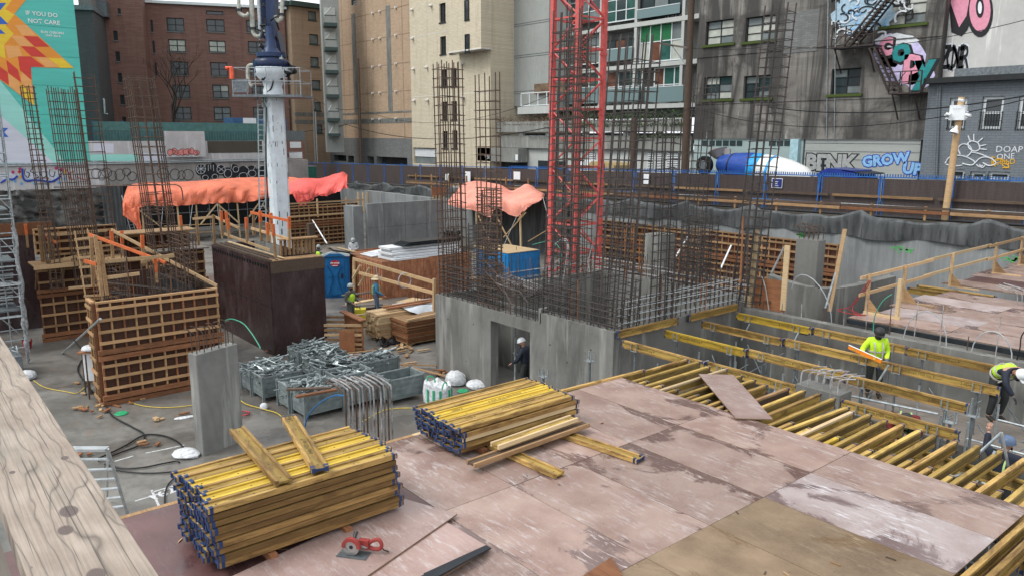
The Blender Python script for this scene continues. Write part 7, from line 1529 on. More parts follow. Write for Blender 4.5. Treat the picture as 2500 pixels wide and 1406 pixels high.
# ================================================================== tarps
def tarpmat(name,c,c2=None):
    t = NT(name); n = t.noise(1.2,4,.5); n2 = t.noise((9,9,3),5,.7); t.col(t.mix(t.ramp(n2,.55,.75,0,.35),t.mix(t.ramp(n,.3,.7),[k*.75 for k in c],[min(1,k*1.12) for k in c]),[k*.5 for k in c])).rough(.5).bump(n2,.8,.04); t.b.inputs['Subsurface Weight'].default_value = 0.0; return t.m
M['tarp_orange'] = tarpmat('orange tarpaulin',(.78,.19,.095)); M['tarp_red'] = tarpmat('coral red tarpaulin',(.80,.11,.09)); M['tarp_pale'] = tarpmat('faded orange tarpaulin',(.80,.30,.22))
def surf(rows, nu, nv, fold, m, name, label, plane=None, parent=None):
    """rows = lists of world points (each row a line along the cloth); bilinear-smooth between them"""
    S = [poly_smooth(r,max(2,nu//(len(r)-1))) for r in rows]; n = min(len(s) for s in S); cols = [poly_smooth([s[i] for s in S],max(2,nv//(len(rows)-1))) for i in range(n)]; mv = min(len(c) for c in cols)
    def f(u,v):
        i = min(n-1,int(round(u*(n-1)))); j = min(mv-1,int(round(v*(mv-1)))); s_ = mnoise.noise(Vector((u*nu*.22+v*2,v*3,nu))); s2 = mnoise.noise(Vector((u*nu*.55,v*1.5,nu+9))); w_ = .35+v; return cols[i][j]+fold(u,v)+Vector(((abs(s_)**.6-.4)*.18*w_,(abs(s2)**.7-.3)*.10*w_,-(abs(s_)**.7)*.09*w_+.03))
    mb = MB().grid(f,n-1,mv-1); me = mb.mesh(name,m,False); o = link(name,me,parent)
    if parent is None: o['label'] = label; o['category'] = 'tarp'; o['kind'] = 'thing'
    sm = o.modifiers.new('thick','SOLIDIFY'); sm.thickness = .006
    return o
def T_(x,y,a): return pt(x,y,a=a)
def fold1(u,v): return Vector((.16*math.sin(u*46+2.2*math.sin(u*17))*max(0,v-.40)*1.4+.22*abs(math.sin(u*9.5))*max(0,v-.45)+.03*math.sin(u*70+v*9), 0, -.05*abs(math.sin(u*23))*v*0+.05*math.sin(u*13)))
tp = surf([[T_(312,456,-57),T_(345,449,-56),T_(400,445,-55),T_(470,443,-55),T_(560,438,-55),T_(640,434,-55),T_(705,432,-55),T_(745,440,-54)],
      [T_(306,468,-55),T_(340,458,-54),T_(400,456,-53),T_(470,452,-53),T_(530,446,-53),T_(600,450,-53),T_(660,452,-53),T_(745,450,-53)],
      [T_(300,500,-52.3),T_(330,474,-52.2),T_(398,470,-52),T_(470,470,-52),T_(533,462,-52),T_(585,468,-52),T_(650,468,-52),T_(725,466,-52)],
      [T_(302,528,-52),T_(335,508,-52),T_(398,502,-51.8),T_(470,500,-51.8),T_(530,497,-51.8),T_(585,496,-51.8),T_(650,483,-51.8),T_(705,480,-51.8)]],96,40,fold1,M['tarp_orange'],'orange_tarp','long orange tarp draped over the lumber shelter in front of the graffiti wall')
surf([[T_(300,520,-52),T_(318,512,-51.9),T_(338,504,-51.8)],[T_(306,530,-51.9),T_(326,524,-51.8),T_(340,512,-51.7)],[T_(326,545,-51.8),T_(336,545,-51.7),T_(341,530,-51.7)],[T_(336,560,-51.7),T_(341,562,-51.7),T_(345,556,-51.6)]],20,20,lambda u,v:Vector((.05*math.sin(u*20+v*5),0,0)),M['tarp_orange'],'orange_tarp','torn corner of the orange tarp hanging down at its left end')
surf([[T_(703,450,-49),T_(740,436,-49),T_(790,436,-49),T_(820,425,-49),T_(836,422,-49),T_(848,427,-49)],[T_(700,458,-48),T_(740,449,-48),T_(790,447,-48),T_(822,437,-48),T_(838,434,-48),T_(848,436,-48)],[T_(712,470,-47),T_(745,466,-47),T_(780,468,-47),T_(818,460,-47),T_(838,450,-47),T_(847,452,-47)],[T_(725,500,-46.8),T_(752,486,-46.8),T_(782,480,-46.8),T_(812,474,-46.8),T_(836,464,-46.8),T_(847,456,-46.8)]],60,30,lambda u,v:Vector((.12*math.sin(u*24+v*3)*(v-.2),0,.04*math.sin(u*17+v*8))),M['tarp_red'],'red_tarp','coral red tarp sagging to the right of the white mast')
surf([[T_(722,478,-47),T_(735,478,-46.9),T_(752,480,-46.9),T_(768,478,-46.9)],[T_(726,492,-46.8),T_(738,492,-46.8),T_(752,490,-46.8),T_(766,486,-46.8)],[T_(729,502,-46.8),T_(742,500,-46.8),T_(752,497,-46.8),T_(760,491,-46.8)]],14,12,lambda u,v:Vector((.05*math.sin(u*20),0,0)),M['tarp_red'],'red_tarp','corner of the coral red tarp hanging lowest')
def Tb(x,y,b): return pt(x,y,b=b)
surf([[Tb(1128,452,29),Tb(1170,443,29),Tb(1215,452,29),Tb(1250,466,28.6),Tb(1285,452,29),Tb(1315,466,29),Tb(1330,478,29)],[Tb(1112,472,27.5),Tb(1165,458,27.5),Tb(1210,466,27.3),Tb(1250,476,27.2),Tb(1290,466,27.5),Tb(1318,474,27.5),Tb(1328,484,27.5)],[Tb(1094,492,26),Tb(1150,492,26),Tb(1200,490,26),Tb(1212,486,26),Tb(1262,492,26),Tb(1290,492,26),Tb(1326,484,26)],[Tb(1096,500,25.8),Tb(1148,514,25.8),Tb(1198,530,25.8),Tb(1214,512,25.8),Tb(1262,528,25.8),Tb(1290,508,25.8),Tb(1326,484,25.8)]],72,30,lambda u,v:Vector((0,.10*math.sin(u*30+2*math.sin(u*9))*(v-.3),.04*math.sin(u*21+v*4))),M['tarp_pale'],'orange_tarp','faded orange tarp on posts left of the red crane')
for i,(x,yt,yb) in enumerate([(1163,512,600),(1212,512,605),(1270,524,605),(1165,515,610)][:3]):
    solo('timber_post', MB().bar(Tb(x,yt,26),Tb(x+2,yb,26),.1,.1,(0,1,0)), M['wood_new2'], f'timber post under the faded orange tarp, {ORD[i]} from the left', 'timber post', 'posts under the faded tarp')
for i,(x0,y0,x1,y1) in enumerate([(1166,522,1200,600),(1212,528,1250,602),(1265,538,1282,515),(1290,590,1340,560),(1284,520,1230,580)]): solo('timber_brace', MB().bar(Tb(x0,y0,25.9),Tb(x1,y1,25.9),.05,.09,(0,1,0)), M['wood_new'], f'slanting timber brace under the faded orange tarp, {ORD[i]} one', 'timber brace', 'braces under the faded tarp')
plainwall('membrane_sheet',-39,-28.6,28.3,28.35,FL,.7,'fabric','dark sheet standing in for the black void under the faded orange tarp','membrane')  # void's darkness put into the colour of an added sheet
sf = thing('low_scaffold','low scaffold frame in the shade under the orange tarp','scaffold',(-56,12,FL))
for k in range(9): b = 9+1.5*k; part('standard',MB().tube((-53.5,b,FL),(-53.5,b,.8),.03,6),M['galv'],sf,True)
for z in (-2.2,-1.0,.1,.5): part('ledger',MB().tube((-53.5,9,z),(-53.5,21,z),.025,6),M['galv'],sf,True)
sp_ = thing('tarp_shelter_frame','pale lumber posts and braces holding up the long orange tarp','timber frame',(-52,13,FL))
for i,x in enumerate((405,432,478,535,579,345)): part('post',MB().bar(T_(x,496,-52),T_(x+8,590,-52),.10,.10,(0,1,0)),M['wood_new2'],sp_)
for x0,y0,x1,y1 in ((531,497,490,548),(530,498,583,545),(335,510,400,560),(633,495,608,530),(640,498,655,520)): part('brace',MB().bar(T_(x0,y0,-51.8),T_(x1,y1,-51.8),.05,.10,(0,1,0)),M['wood_new2'],sp_)
for y in (553,572): part('rail',MB().bar(T_(400,y,-51.7),T_(530,y-6,-51.7),.05,.10,(0,1,0)),M['wood_new'],sp_)
# step ladder leaning at the left end of the tarp
ld = thing('aluminium_ladder','aluminium ladder leaning beside the left end of the orange tarp','ladder',(-56,7,FL)); a0,a1 = T_(297,478,-57),T_(320,570,-55); b0,b1 = T_(304,478,-57),T_(332,568,-55)
part('stile',MB().bar(a0,a1,.06,.06),M['galv'],ld); part('stile',MB().bar(b0,b1,.06,.06),M['galv'],ld)
for k in range(12): t = (k+.5)/12; part('rung',MB().bar(a0.lerp(a1,t),b0.lerp(b1,t),.03,.03),M['galv'],ld)

def rope(p,q,label): return solo('guy_rope',MB().tube(p,q,.018,5),M['white_bag'],label,'rope','ropes tying the tarps')
for i,(x0,y0,x1,y1,a) in enumerate([(398,502,392,575,-51.6),(530,497,538,565,-51.5),(650,483,612,560,-51.5),(470,500,462,560,-51.6)]): rope(T_(x0,y0,a),T_(x1,y1,a),f'thin rope hanging from the front edge of the long orange tarp, {ORD[i]} one')
for i,(x0,y0,x1,y1) in enumerate([(1198,530,1192,600),(1262,528,1230,600),(1326,484,1345,560),(1096,500,1090,560)]): rope(Tb(x0,y0,25.7),Tb(x1,y1,25.7),f'thin rope hanging from the faded orange tarp, {ORD[i]} one')
# ================================================================== loose things on the pit floor
rr = random.Random(21)
def steel_bin(a0,b0,label,fill=1,group='grey steel bins full of formwork parts'):
    L,Wd,H = .82,1.2,.78; o = thing('steel_bin',label,'steel bin',(a0,b0,FL),rr.uniform(-.03,.03),group); S = M['binpaint']
    for x0,x1,y0,y1,nm in ((0,L,0,.03,'side_panel'),(0,L,Wd-.03,Wd,'side_panel'),(0,.03,.03,Wd-.03,'end_panel'),(L-.03,L,.03,Wd-.03,'end_panel')):
        m = MB().box(x0,x1,y0,y1,.14,H)
        for z in (.24,.42,.60):
            if nm == 'side_panel': yy = (y0-.018,y0-.001) if y0 < .1 else (y1+.001,y1+.018); m.box(x0+.08,x1-.08,yy[0],yy[1],z,z+.09)
            else: xx = (x0-.018,x0-.001) if x0 < .1 else (x1+.001,x1+.018); m.box(xx[0],xx[1],y0+.08,y1-.08,z,z+.09)
        part(nm,m,S,o,world=False)
    for x in (0,L):
        for y in (0,Wd): part('corner_post',MB().box(x-.035,x+.035,y-.035,y+.035,.0,H+.04),S,o,world=False)
    part('floor_plate',MB().box(.031,L-.031,.031,Wd-.031,.14,.16),S,o,world=False)
    part('rim',MB().box(-.02,L+.02,-.02,-.0,H-.03,H+.01).box(-.02,L+.02,Wd,Wd+.02,H-.03,H+.01).box(-.02,0,0,Wd,H-.03,H+.01).box(L,L+.02,0,Wd,H-.03,H+.01),M['galv'],o,world=False)
    if fill:
        m = MB(); m2 = MB()
        for k in range(int(80*fill)):
            an = rr.gauss(1.3,.5); l = rr.uniform(.12,.33); x = rr.uniform(.12,L-.12); y = rr.uniform(.15,Wd-.15); z = .55+rr.random()**1.3*(.38 if fill > .8 else .15); d = Vector((math.cos(an)*l,math.sin(an)*l,rr.uniform(-.10,.12)))
            c = Vector((x,y,z)); (m if k % 3 else m2).tube(c-d*1.25,c+d*1.25,rr.choice((.018,.026,.034)),6)
            if k % 4 == 0: m.cbox(c+Vector((0,0,.03)),(.14,.14,.008),M=Matrix.Rotation(rr.uniform(0,3),3,(rr.random(),rr.random(),.3)))
            if k % 5 == 0: m2.cbox(c+d*.8,(.03,.12,.05),rr.uniform(0,3)); 
        part('prop_heads',m,M['galv_part'],o,world=False); part('clamps',m2,M['galv_part2'],o,world=False)
    return o
M['binpaint'] = plain('grey green bin steel',(.20,.235,.235),.5,.3,.25,5); M['galv_part'] = plain('bright galvanised parts',(.29,.33,.33),.4,.5,.6,14); M['galv_part2'] = plain('dull galvanised parts',(.13,.15,.15),.45,.5,.4,12)
for a,b,f,l in ((-15.46,1.72,1,'grey steel bin of prop heads, far left one of the group'),(-14.60,1.75,1,'grey steel bin of prop heads, second from the left in the front row'),(-13.30,2.0,.7,'grey steel bin of clamps with short boards across its corner'),(-12.42,2.05,.9,'grey steel bin nearest the starter bars with two boards lying across it'),
    (-16.5,3.75,1,'grey steel bin of prop heads against the dark box form'),(-15.62,3.8,1,'grey steel bin of prop heads beside the one against the box form'),(-14.2,3.45,1,'grey steel bin heaped with plates in the middle of the group'),(-13.30,3.5,.7,'grey steel bin with parts behind the starter bars'),
    (-14.0,4.85,1,'grey steel bin heaped with clamps at the back right of the group'),(-12.0,4.55,0,'empty grey steel bin at the right end of the group'),(-12.42,3.35,.5,'grey steel bin with a few clamps left of the empty one')): steel_bin(a,b,l,f)
for (x0,y0,x1,y1,zz,mm,l) in ((700,950,808,946,-2.1,'wood_dark','dark board lying across the bins'),(722,968,822,950,-2.06,'wood_red','reddish board lying across the nearest bin')): solo('board',MB().bar(pt(x0,y0,z=zz),pt(x1,y1,z=zz),.14,.05),M[mm],l,'board')
# portable toilet
D1 = pt(822,727,z=FL); tx_ = RIGHT.copy(); rz = math.atan2(tx_.y,tx_.x)+.10
to = thing('portable_toilet','blue portable toilet with a white rimmed roof and plywood scraps on top','portable toilet',(D1.x,D1.y,FL),rz); BL = plain('blue toilet plastic',(.015,.12,.30),.4,var=.12); BL2 = plain('dark blue toilet plastic',(.012,.07,.19),.4)
W_,Dp,H_ = 1.28,1.15,2.05
part('body',MB().box(-W_/2,W_/2,.0,Dp,.08,H_),BL,to,world=False); part('skid',MB().box(-W_/2-.03,W_/2+.03,-.03,Dp+.03,0,.075),BL2,to,world=False)
part('door',MB().box(-.47,.42,-.03,-.002,.14,H_-.12).box(-.40,.35,-.045,-.031,.2,.9).box(-.40,.35,-.045,-.031,1.05,1.62),BL,to,world=False)
q = MB()
for s in (-1,1): q.bar((s*.33-.02,-.055,.25),(s*.13-.02,-.055,.85),.02,.05,(0,1,0)).bar((s*.13-.02,-.055,.85),(s*.13-.02,-.055,1.2),.02,.05,(0,1,0)).bar((s*.13-.02,-.055,1.2),(s*.36-.02,-.055,1.6),.02,.05,(0,1,0))
part('door_rib',q,BL2,to,world=False); part('latch',MB().box(.27,.36,-.075,-.046,.98,1.22),M['steel_dark'],to,world=False)
for x in (-W_/2,W_/2): part('corner_post',MB().box(x-.05,x+.05,-.05,.05,.08,H_),BL2,to,world=False)
q = MB().prism([(-W_/2-.06,-.08,H_+.01),(W_/2+.06,-.08,H_+.01),(W_/2+.02,-.08,H_+.09),(.25,-.08,H_+.21),(-.25,-.08,H_+.21),(-W_/2-.02,-.08,H_+.09)],(0,Dp+.14,0)); part('roof',q,plain('pale grey roof plastic',(.42,.47,.48),.5),to,world=False)
part('gable',MB().prism([(-W_/2+.12,-.085,H_+.02),(W_/2-.12,-.085,H_+.02),(.25,-.085,H_+.15),(-.25,-.085,H_+.15)],(0,-.01,0)),BL,to,world=False)
RS = plain('red sign print',(.42,.015,.03),.5); q = MB().lathe((0,-.075,1.72),[(0.001,0),(.22,0),(.22,.012),(.001,.012)],24,(0,-1,0)); sg = part('sign',q,RS,to,world=False); 
for v in sg.data.vertices: v.co.z = 1.72+(v.co.z-1.72)*.72
for s,z,sz in (('PIT STOP',1.70,.105),('RENTALS 604',1.60,.045)):
    me = text_mesh(s,sz,M['white'],.004,align='CENTER'); t_ = link('lettering',me,to,(0,-.092,z),(HALF,0,0))
for i,(x,y,z,l,w,an,m) in enumerate([(.28,.4,2.33,1.1,.75,.5,'wood_grey'),(.5,.55,2.30,.9,.6,-.2,'wood_new2'),(-.35,.5,2.31,.9,.5,.9,'wood_grey'),(.1,.7,2.36,1.2,.3,.2,'wood_new2')]):
    p = to.matrix_basis @ Vector((x,y,z)); o = solo('plywood_scrap',MB().cbox((0,0,0),(l,w,.018)),M[m],f'plywood scrap on the roof of the blue portable toilet, {ORD[i]} piece','plywood','scraps on the portable toilet'); o.location = p; o.rotation_euler = (.12*(-1)**i,.22 if x > 0 else -.2,an+rz)
# rusty bin and what lies on it
rb = thing('rusty_container','rust orange corrugated steel container holding up sheets of white foam','container',(-25,13,FL)); RST = _rust('rust orange steel',(.20,.075,.035),(.40,.17,.085)); rb0 = pt(935,744,z=FL); x1,y0 = rb0.x,rb0.y; x0,y1 = x1-4.2,y0+5.2; zt3 = pt(935,640,a=x1).z
part('side_panel',MB().box(x0,x1,y0,y0+.04,FL,zt3),RST,rb); part('side_panel',MB().box(x1-.04,x1,y0+.041,y1,FL,zt3),RST,rb); part('side_panel',MB().box(x0,x1-.041,y1-.04,y1,FL,zt3),RST,rb); part('side_panel',MB().box(x0,x0+.04,y0+.041,y1-.041,FL,zt3),RST,rb)
rm = MB().box(0,.07,-.03,-.001,FL+.05,zt3-.05).mesh('corrugation',RST)
for k in range(17): link('corrugation',rm,rb).matrix_basis = rb.matrix_basis.inverted() @ Matrix.Translation((x0+.15+.24*k,y0,0))
rm = MB().box(0.001,.02,0,.16,FL+.05,zt3-.05).mesh('corrugation',RST)
for k in range(14): link('corrugation',rm,rb).matrix_basis = rb.matrix_basis.inverted() @ Matrix.Translation((x1,y0+.15+.36*k,0))
part('lid_board',MB().box(x0+.06,x1-.06,y0+.06,y1-.06,zt3-.12,zt3-.06),M['wood_red'],rb)
FOAM = plain('white foam board',(.62,.64,.66),.6,var=.08); 
for k in range(5): solo('foam_board',MB().cbox((x1-.75-.04*k,y0+2.6+.12*(k%2),zt3+.02+.12*k),(1.5-.12*k,3.9,.10),.02*(-1)**k),FOAM,f'white foam board stacked on the rusty container, {ORD[k]} from the bottom','foam board','foam boards on the rusty container')
for k in range(3): solo('foam_board',MB().cbox((x1-2.4,y0+1.2+.2*k,zt3-.02+.05*k),(1.2,1.4,.04),.2*k),FOAM,f'thin pale board left of the foam stack, {ORD[k]} from the bottom','foam board','thin boards left of the foam stack')
for k in range(5): solo('black_sheet',MB().cbox((x1-.75,y0+3.0+.1*k,zt3+.60+.035*k),(1.2-.06*k,3.3,.025),.03*(-1)**k),M['black_edge'],f'black sheet on top of the white foam boards, {ORD[k]} from the bottom','sheet','black sheets on the foam')
q = MB()
for k in range(14): q.path(poly_smooth([(x1-1+rr.uniform(-.4,.4),y1-.5+rr.uniform(-.5,.5),zt3+.75+rr.uniform(0,.3)) for _ in range(4)],5),.03,5)
solo('hose_coil',q,M['cable_black'],'tangle of black hoses on the far end of the rusty container','hose')
# guard rail running over the slab edge, and the curb with starters
gr = thing('timber_guard_rail','fresh timber guard rail sloping down to the lift core corner','guard rail',(-18,11,FL)); 
for (p0,p1) in ((pt(862,632,a=-24.5),pt(1062,690,a=-15.8)),(pt(862,662,a=-24.5),pt(1062,716,a=-15.8))): part('rail',MB().bar(p0,p1,.05,.13),M['wood_new'],gr)
for x,y0_,y1_,a in ((1060,680,760,-15.8),(864,632,720,-24.6)): part('post',MB().bar(pt(x,y0_,a=a),pt(x,y1_,a=a),.1,.1,(0,1,0)),M['wood_new'],gr)
for x0_,y0_,x1_,y1_ in ((862,680,880,648),(876,698,902,655)): part('brace',MB().bar(pt(x0_,y0_,a=-24),pt(x1_,y1_,a=-23.6),.05,.12,(0,1,0)),M['wood_new2'],gr)
plainwall('concrete_curb',-18.8,-16.2,10.4,14.6,FL,-2.72,'concrete_pale','low pale concrete slab edge with short bars by the lift core','concrete curb')
solo('cable_hoop',MB().path([pt(988+15*math.cos(t),685+18*math.sin(t),a=-18.4) for t in [k*math.pi/9 for k in range(18)]],.022,6,True),M['conduit'],'round hoop of pale conduit hanging on the sloping guard rail','conduit',smooth=True)
solo('cable_hoop',MB().path(poly_smooth([pt(918,650,a=-21),pt(921,668,a=-21),pt(930,686,a=-21),pt(932,672,a=-21)],5),.02,6),M['conduit'],'pale cable looped over the sloping guard rail','conduit',smooth=True)
# lumber pile under the white sheet: every board end can be told apart
lp0 = pt(930,838,z=FL); lx1 = lp0.x; ly0 = lp0.y; lp = (lx1,ly0)
zl = FL+.14
for l in range(9):
    for k in range(7):
        y_off = rr.uniform(-.05,.05); bx = lx1-.1-.15*k-.02*rr.random(); m_ = 'wood_new2' if rr.random() < .6 else 'wood_new'
        solo('sawn_board',MB().box(bx-.138,bx,ly0-.0+y_off,ly0+3.6+y_off,zl+.112*l,zl+.112*l+.10 if l != 8 else zl+.112*l+.06),M[m_],f'pale sawn board in lumber pile, {ORD[8-l]} layer from top, {ORD[k]} from right','board','sawn boards in the pale lumber pile')
for k,b_ in enumerate((ly0+.3,ly0+1.8,ly0+3.2)): boxthing('bearer_block',lx1-1.1,lx1,b_,b_+.1,FL,zl,M['wood_mid'],f'block under the pale lumber pile, {ORD[k]} from the near end','timber block','blocks under the lumber pile')
ztp = zl+.112*9
def sheetf(u,v):
    y = ly0+1.2+2.9*u; x = lx1-1.15+1.35*v; drop = max(0,v-.80)/.20
    return (x-.10*drop*0, y, ztp+.03+.015*math.sin(u*14+v*6)-(.16+.34*max(0,math.sin(u*3.0))**2)*drop*(0.3+abs(math.sin(u*7))))
solo('white_sheet',MB().grid(sheetf,44,24),plain('wrinkled white plastic sheet',(.60,.64,.68),.35,var=.12,scale=3,bump=.3),'wrinkled white plastic sheet draped over the pale lumber pile','plastic sheet',smooth=True)
for k in range(2): solo('plank',MB().bar((lx1-.35-.3*k,ly0+.5,ztp+.09+.0*k),(lx1-.35-.3*k,ly0+4.0,ztp+.12),.16,.06),M['wood_red'],f'red brown plank lying on the white sheet, {["near","far"][k]} one','plank')
solo('black_plastic',MB().grid(lambda u,v:(lx1+.05+.5*v+.08*math.sin(u*19),ly0-.25+1.6*u,FL+.03+.22*abs(math.sin(u*9+v*4))*(1-v)+.03),24,10),plain('black plastic film',(.012,.012,.014),.25,bump=.5),'crumpled black plastic at the foot of the pale lumber pile','plastic sheet',smooth=True)
# pile of brown edged plywood
pp0 = pt(993,848,z=FL); 
for k in range(17): solo('plywood_sheet_offcut',MB().cbox((pp0.x-.62+rr.uniform(-.03,.03),pp0.y+1.0+rr.uniform(-.04,.04),FL+.12+.052*k),(1.22,1.9,.03),rr.uniform(-.02,.02)),M['wood_red' if k % 4 else 'wood_mid'],f'brown plywood sheet in the pile left of the core, {ORD[16-k]} from the top','plywood sheet','brown plywood pile left of the core')
boxthing('bearer_block',pp0.x-1.2,pp0.x,pp0.y+.15,pp0.y+.25,FL,FL+.1,M['wood_mid'],'near block under the brown plywood pile','timber block')
solo('board',MB().bar((pp0.x-.1,pp0.y+.1,FL+1.03),(pp0.x-.3,pp0.y+2.2,FL+1.05),.1,.04),M['wood_new'],'fresh board lying on the brown plywood pile','board')
# upturned crate form
cf = thing('crate_form','open timber crate form lying between the box form and the lumber pile','timber crate',(-17,6.5,FL)); k0 = pt(800,862,z=FL); k1 = pt(888,862,z=FL)
for k in range(6): z = FL+.12+.18*k; part('slat',MB().bar((k0.x-.2,k0.y,z),(k1.x-.1,k1.y,z+.02),.05,.09),M['wood_new' if k%2 else 'wood_mid'],cf); part('slat',MB().bar((k0.x-1.6,k0.y+.4,z),(k1.x-1.6,k1.y+.2,z+.02),.05,.09),M['wood_mid'],cf)
part('end_panel',MB().bar((k1.x-1.7,k1.y+.15,FL+.62),(k1.x,k1.y,FL+.62),.04,1.2),M['wood_red'],cf); part('top_plank',MB().bar((k1.x-1.75,k1.y+.1,FL+1.26),(k1.x+.1,k1.y-.02,FL+1.26),.26,.05),M['wood_red'],cf); part('centre_panel',MB().bar((k1.x-.4,k1.y-.75,FL+.5),(k1.x-.1,k1.y-.3,FL+.5),.04,.8),M['wood_red'],cf)
# platform of pale boards behind the lumber
for i,(c,sz,an,m) in enumerate([((1010-70,738),(2.6,1.6),.35,'wood_grey'),((900,733),(2.4,.3),.7,'wood_new2'),((1005,735),(1.2,.9),.9,'wood_new2'),((980,745),(1.5,.5),.2,'wood_mid'),((905,765),(2.8,.12),.42,'wood_new2'),((885,745),(1.8,.2),.1,'wood_grey'),((1015,752),(.5,.3),1.1,'wood_new'),((890,715),(2.2,.25),.5,'wood_grey')]):
    p = pt(*c,z=FL+.25+.05*i); solo('board',MB().cbox(p,(sz[0],sz[1],.045),an+rz),M[m],f'loose board or sheet scattered behind the pale lumber pile, {ORD[i]} piece','board','boards scattered behind the lumber pile')
yb = thing('yellow_case','yellow equipment case on the floor behind the lumber pile','case',(-20,8.5,FL)); p = pt(876,782,z=FL); part('case_body',MB().cbox(p+Vector((0,0,.28)),(.62,.42,.5),rz),plain('yellow plastic',(.55,.46,.04),.5),yb); part('handle',MB().path([p+Vector((-.15,0,.54)),p+Vector((-.12,0,.62)),p+Vector((.12,0,.62)),p+Vector((.15,0,.54))],.02,6),M['steel_dark'],yb)
# blue box with plywood top
bx = thing('blue_site_box','big blue ribbed site box with a pale plywood top','site box',(-25,20.5,FL)); b0_ = pt(1240,694,z=FL); BB = plain('bright blue box paint',(.02,.20,.48),.4,var=.1); zz = pt(1240,620,a=b0_.x).z
part('body',MB().box(b0_.x-2.9,b0_.x,b0_.y,b0_.y+2.3,FL+.12,zz),BB,bx); part('top_sheet',MB().box(b0_.x-2.8,b0_.x+.05,b0_.y-.02,b0_.y+2.2,zz+.002,zz+.03),M['wood_new2'],bx)
for k in range(7): x = b0_.x-2.8+.42*k; part('rib',MB().box(x,x+.1,b0_.y-.04,b0_.y-.001,FL+.2,zz-.1),BB,bx)
for z in (FL+.55,FL+1.2): part('rib',MB().box(b0_.x+.001,b0_.x+.03,b0_.y+.05,b0_.y+2.2,z,z+.08),BB,bx)
part('side_door',MB().box(b0_.x+.002,b0_.x+.02,b0_.y+1.1,b0_.y+2.15,FL+.25,zz-.1),BB,bx)
boxthing('pallet',b0_.x-3,b0_.x+.3,b0_.y-1.0,b0_.y-.1,FL,FL+.12,M['wood_mid'],'wooden pallet in front of the blue site box','pallet')
# rubble around the crane foot
for i in range(12):
    x = rr.uniform(1130,1190) if i < 5 else rr.uniform(1420,1480); y = rr.uniform(600,680); p = pt(x,y,z=FL+.15); solo('form_board',MB().cbox(p,(rr.uniform(.6,1.8),rr.uniform(.1,.5),.05+.2*(i%4==0)),rr.uniform(0,3)),M[rr.choice(['wood_mid','wood_new','wood_red','wood_grey'])],f'loose form board on the floor round the crane foot, {ORD[i]} piece','board','loose boards round the crane foot')
# sacks, bucket lids, debris
def sack(px_,py_,r,label,m='white_bag',z=FL,sq=(1,1,.8),cat='sack',seed=1):
    p = pt(px_,py_,z=z); s_ = random.Random(seed); m_ = MB().lathe((0,0,0),[(r*.5,0),(r*.95,r*.15),(r,r*.5),(r*.85,r*.95),(r*.45,r*1.25),(.02,r*1.3)],18)
    q = [(v[0]*sq[0]*(1+.16*mnoise.noise(Vector(v)*(3/r)*.5+Vector((seed,0,0)))),v[1]*sq[1]*(1+.16*mnoise.noise(Vector(v)*(3/r)*.6+Vector((0,seed,0)))),v[2]*sq[2]*(1+.14*mnoise.noise(Vector(v)*(4/r)*.5))) for v in m_.v]; m_.v = q
    o = solo('sack',m_,M[m],label,cat,smooth=True); o.location = p; o.rotation_euler.z = s_.uniform(0,3); return o
sack(1112,938,.34,'round white sack behind the smaller beam stack beside the core wall',sq=(1,1,1),seed=1); sack(1135,925,.25,'small grey white sack touching the core wall',seed=2); sack(1163,945,.30,'white sack just behind the smaller beam stack, right one',seed=3,sq=(1.2,1,.6))
bg = thing('striped_bag','big white builder bag with green stripes behind the smaller beam stack','bag',(-9,5,FL)); pb_ = pt(1068,985,z=FL); zh = .62
q = MB().lathe((0,0,0),[(.30,0),(.44,.08),(.46,.4),(.43,.62),(.38,.60),(.2,.5)],20); q.v = [(x*1.15,y*.85,z*(1+.12*math.sin(6*math.atan2(y,x)))) for x,y,z in q.v]; o = part('bag_body',q,M['white_bag'],bg,True,world=False); bg.location = pb_
GS = plain('green bag stripe',(.03,.33,.16),.6)
for an in (-2.5,-2.05,-1.6,-.9,-.5): an += rz+.1; part('stripe',MB().bar((math.cos(an)*.53,math.sin(an)*.40,.05),(math.cos(an)*.53,math.sin(an)*.40,.56),.07,.012,(math.cos(an),math.sin(an),0)),GS,bg,world=False)
for s in (-1,1): part('handle',MB().path(poly_smooth([(s*.4,-.1,.55),(s*.42,-.05,.75),(s*.35,.1,.72),(s*.3,.15,.5)],4),.02,5),GS,bg,world=False)
sack(945,893,.20,'white bag with a maroon stripe on the boards right of the bins',z=FL+.1,seed=5); p = pt(940,893,z=FL+.1); 
sack(645,997,.12,'small white plastic jug on the floor right of the concrete column',seed=7,sq=(1,1,1.1)); sack(455,1112,.28,'crumpled white plastic beside the foot of the concrete column',seed=8,sq=(1.3,1,.45)); sack(450,1020,.16,'white scrap of plastic on the floor left of the concrete column',seed=9,sq=(1.8,.6,.25)); sack(66,925,.28,'white sack with a green strap beside the guard rail plank',seed=10)
for x,y,l in ((296,1010,'green plastic lid on the floor below the large left form'),(1130,955,'green plastic lid behind the smaller beam stack')):
    p = pt(x,y,z=FL); solo('plastic_lid',MB().lathe(p,[(.01,0),(.17,0),(.18,.02),(.16,.04),(.01,.035)],20),M['green_plastic'],l,'lid',smooth=True)
wt = thing('welding_cart','white cabinet on a brown stand beside the large left form','cabinet',(-15.6,-2.4,FL)); p = pt(232,965,z=FL)
part('cabinet',MB().cbox(p+Vector((0,0,.95)),(.34,.30,.85),rz),M['white'],wt); part('top_plate',MB().cbox(p+Vector((0,0,1.42)),(.6,.5,.03),rz),M['wood_red'],wt)
for dx,dy in ((-.26,-.2),(.26,-.2),(-.26,.2),(.26,.2)): part('leg',MB().bar(p+Vector((dx,dy,0)),p+Vector((dx*.9,dy*.9,1.4)),.04,.04),M['wood_dark'],wt)
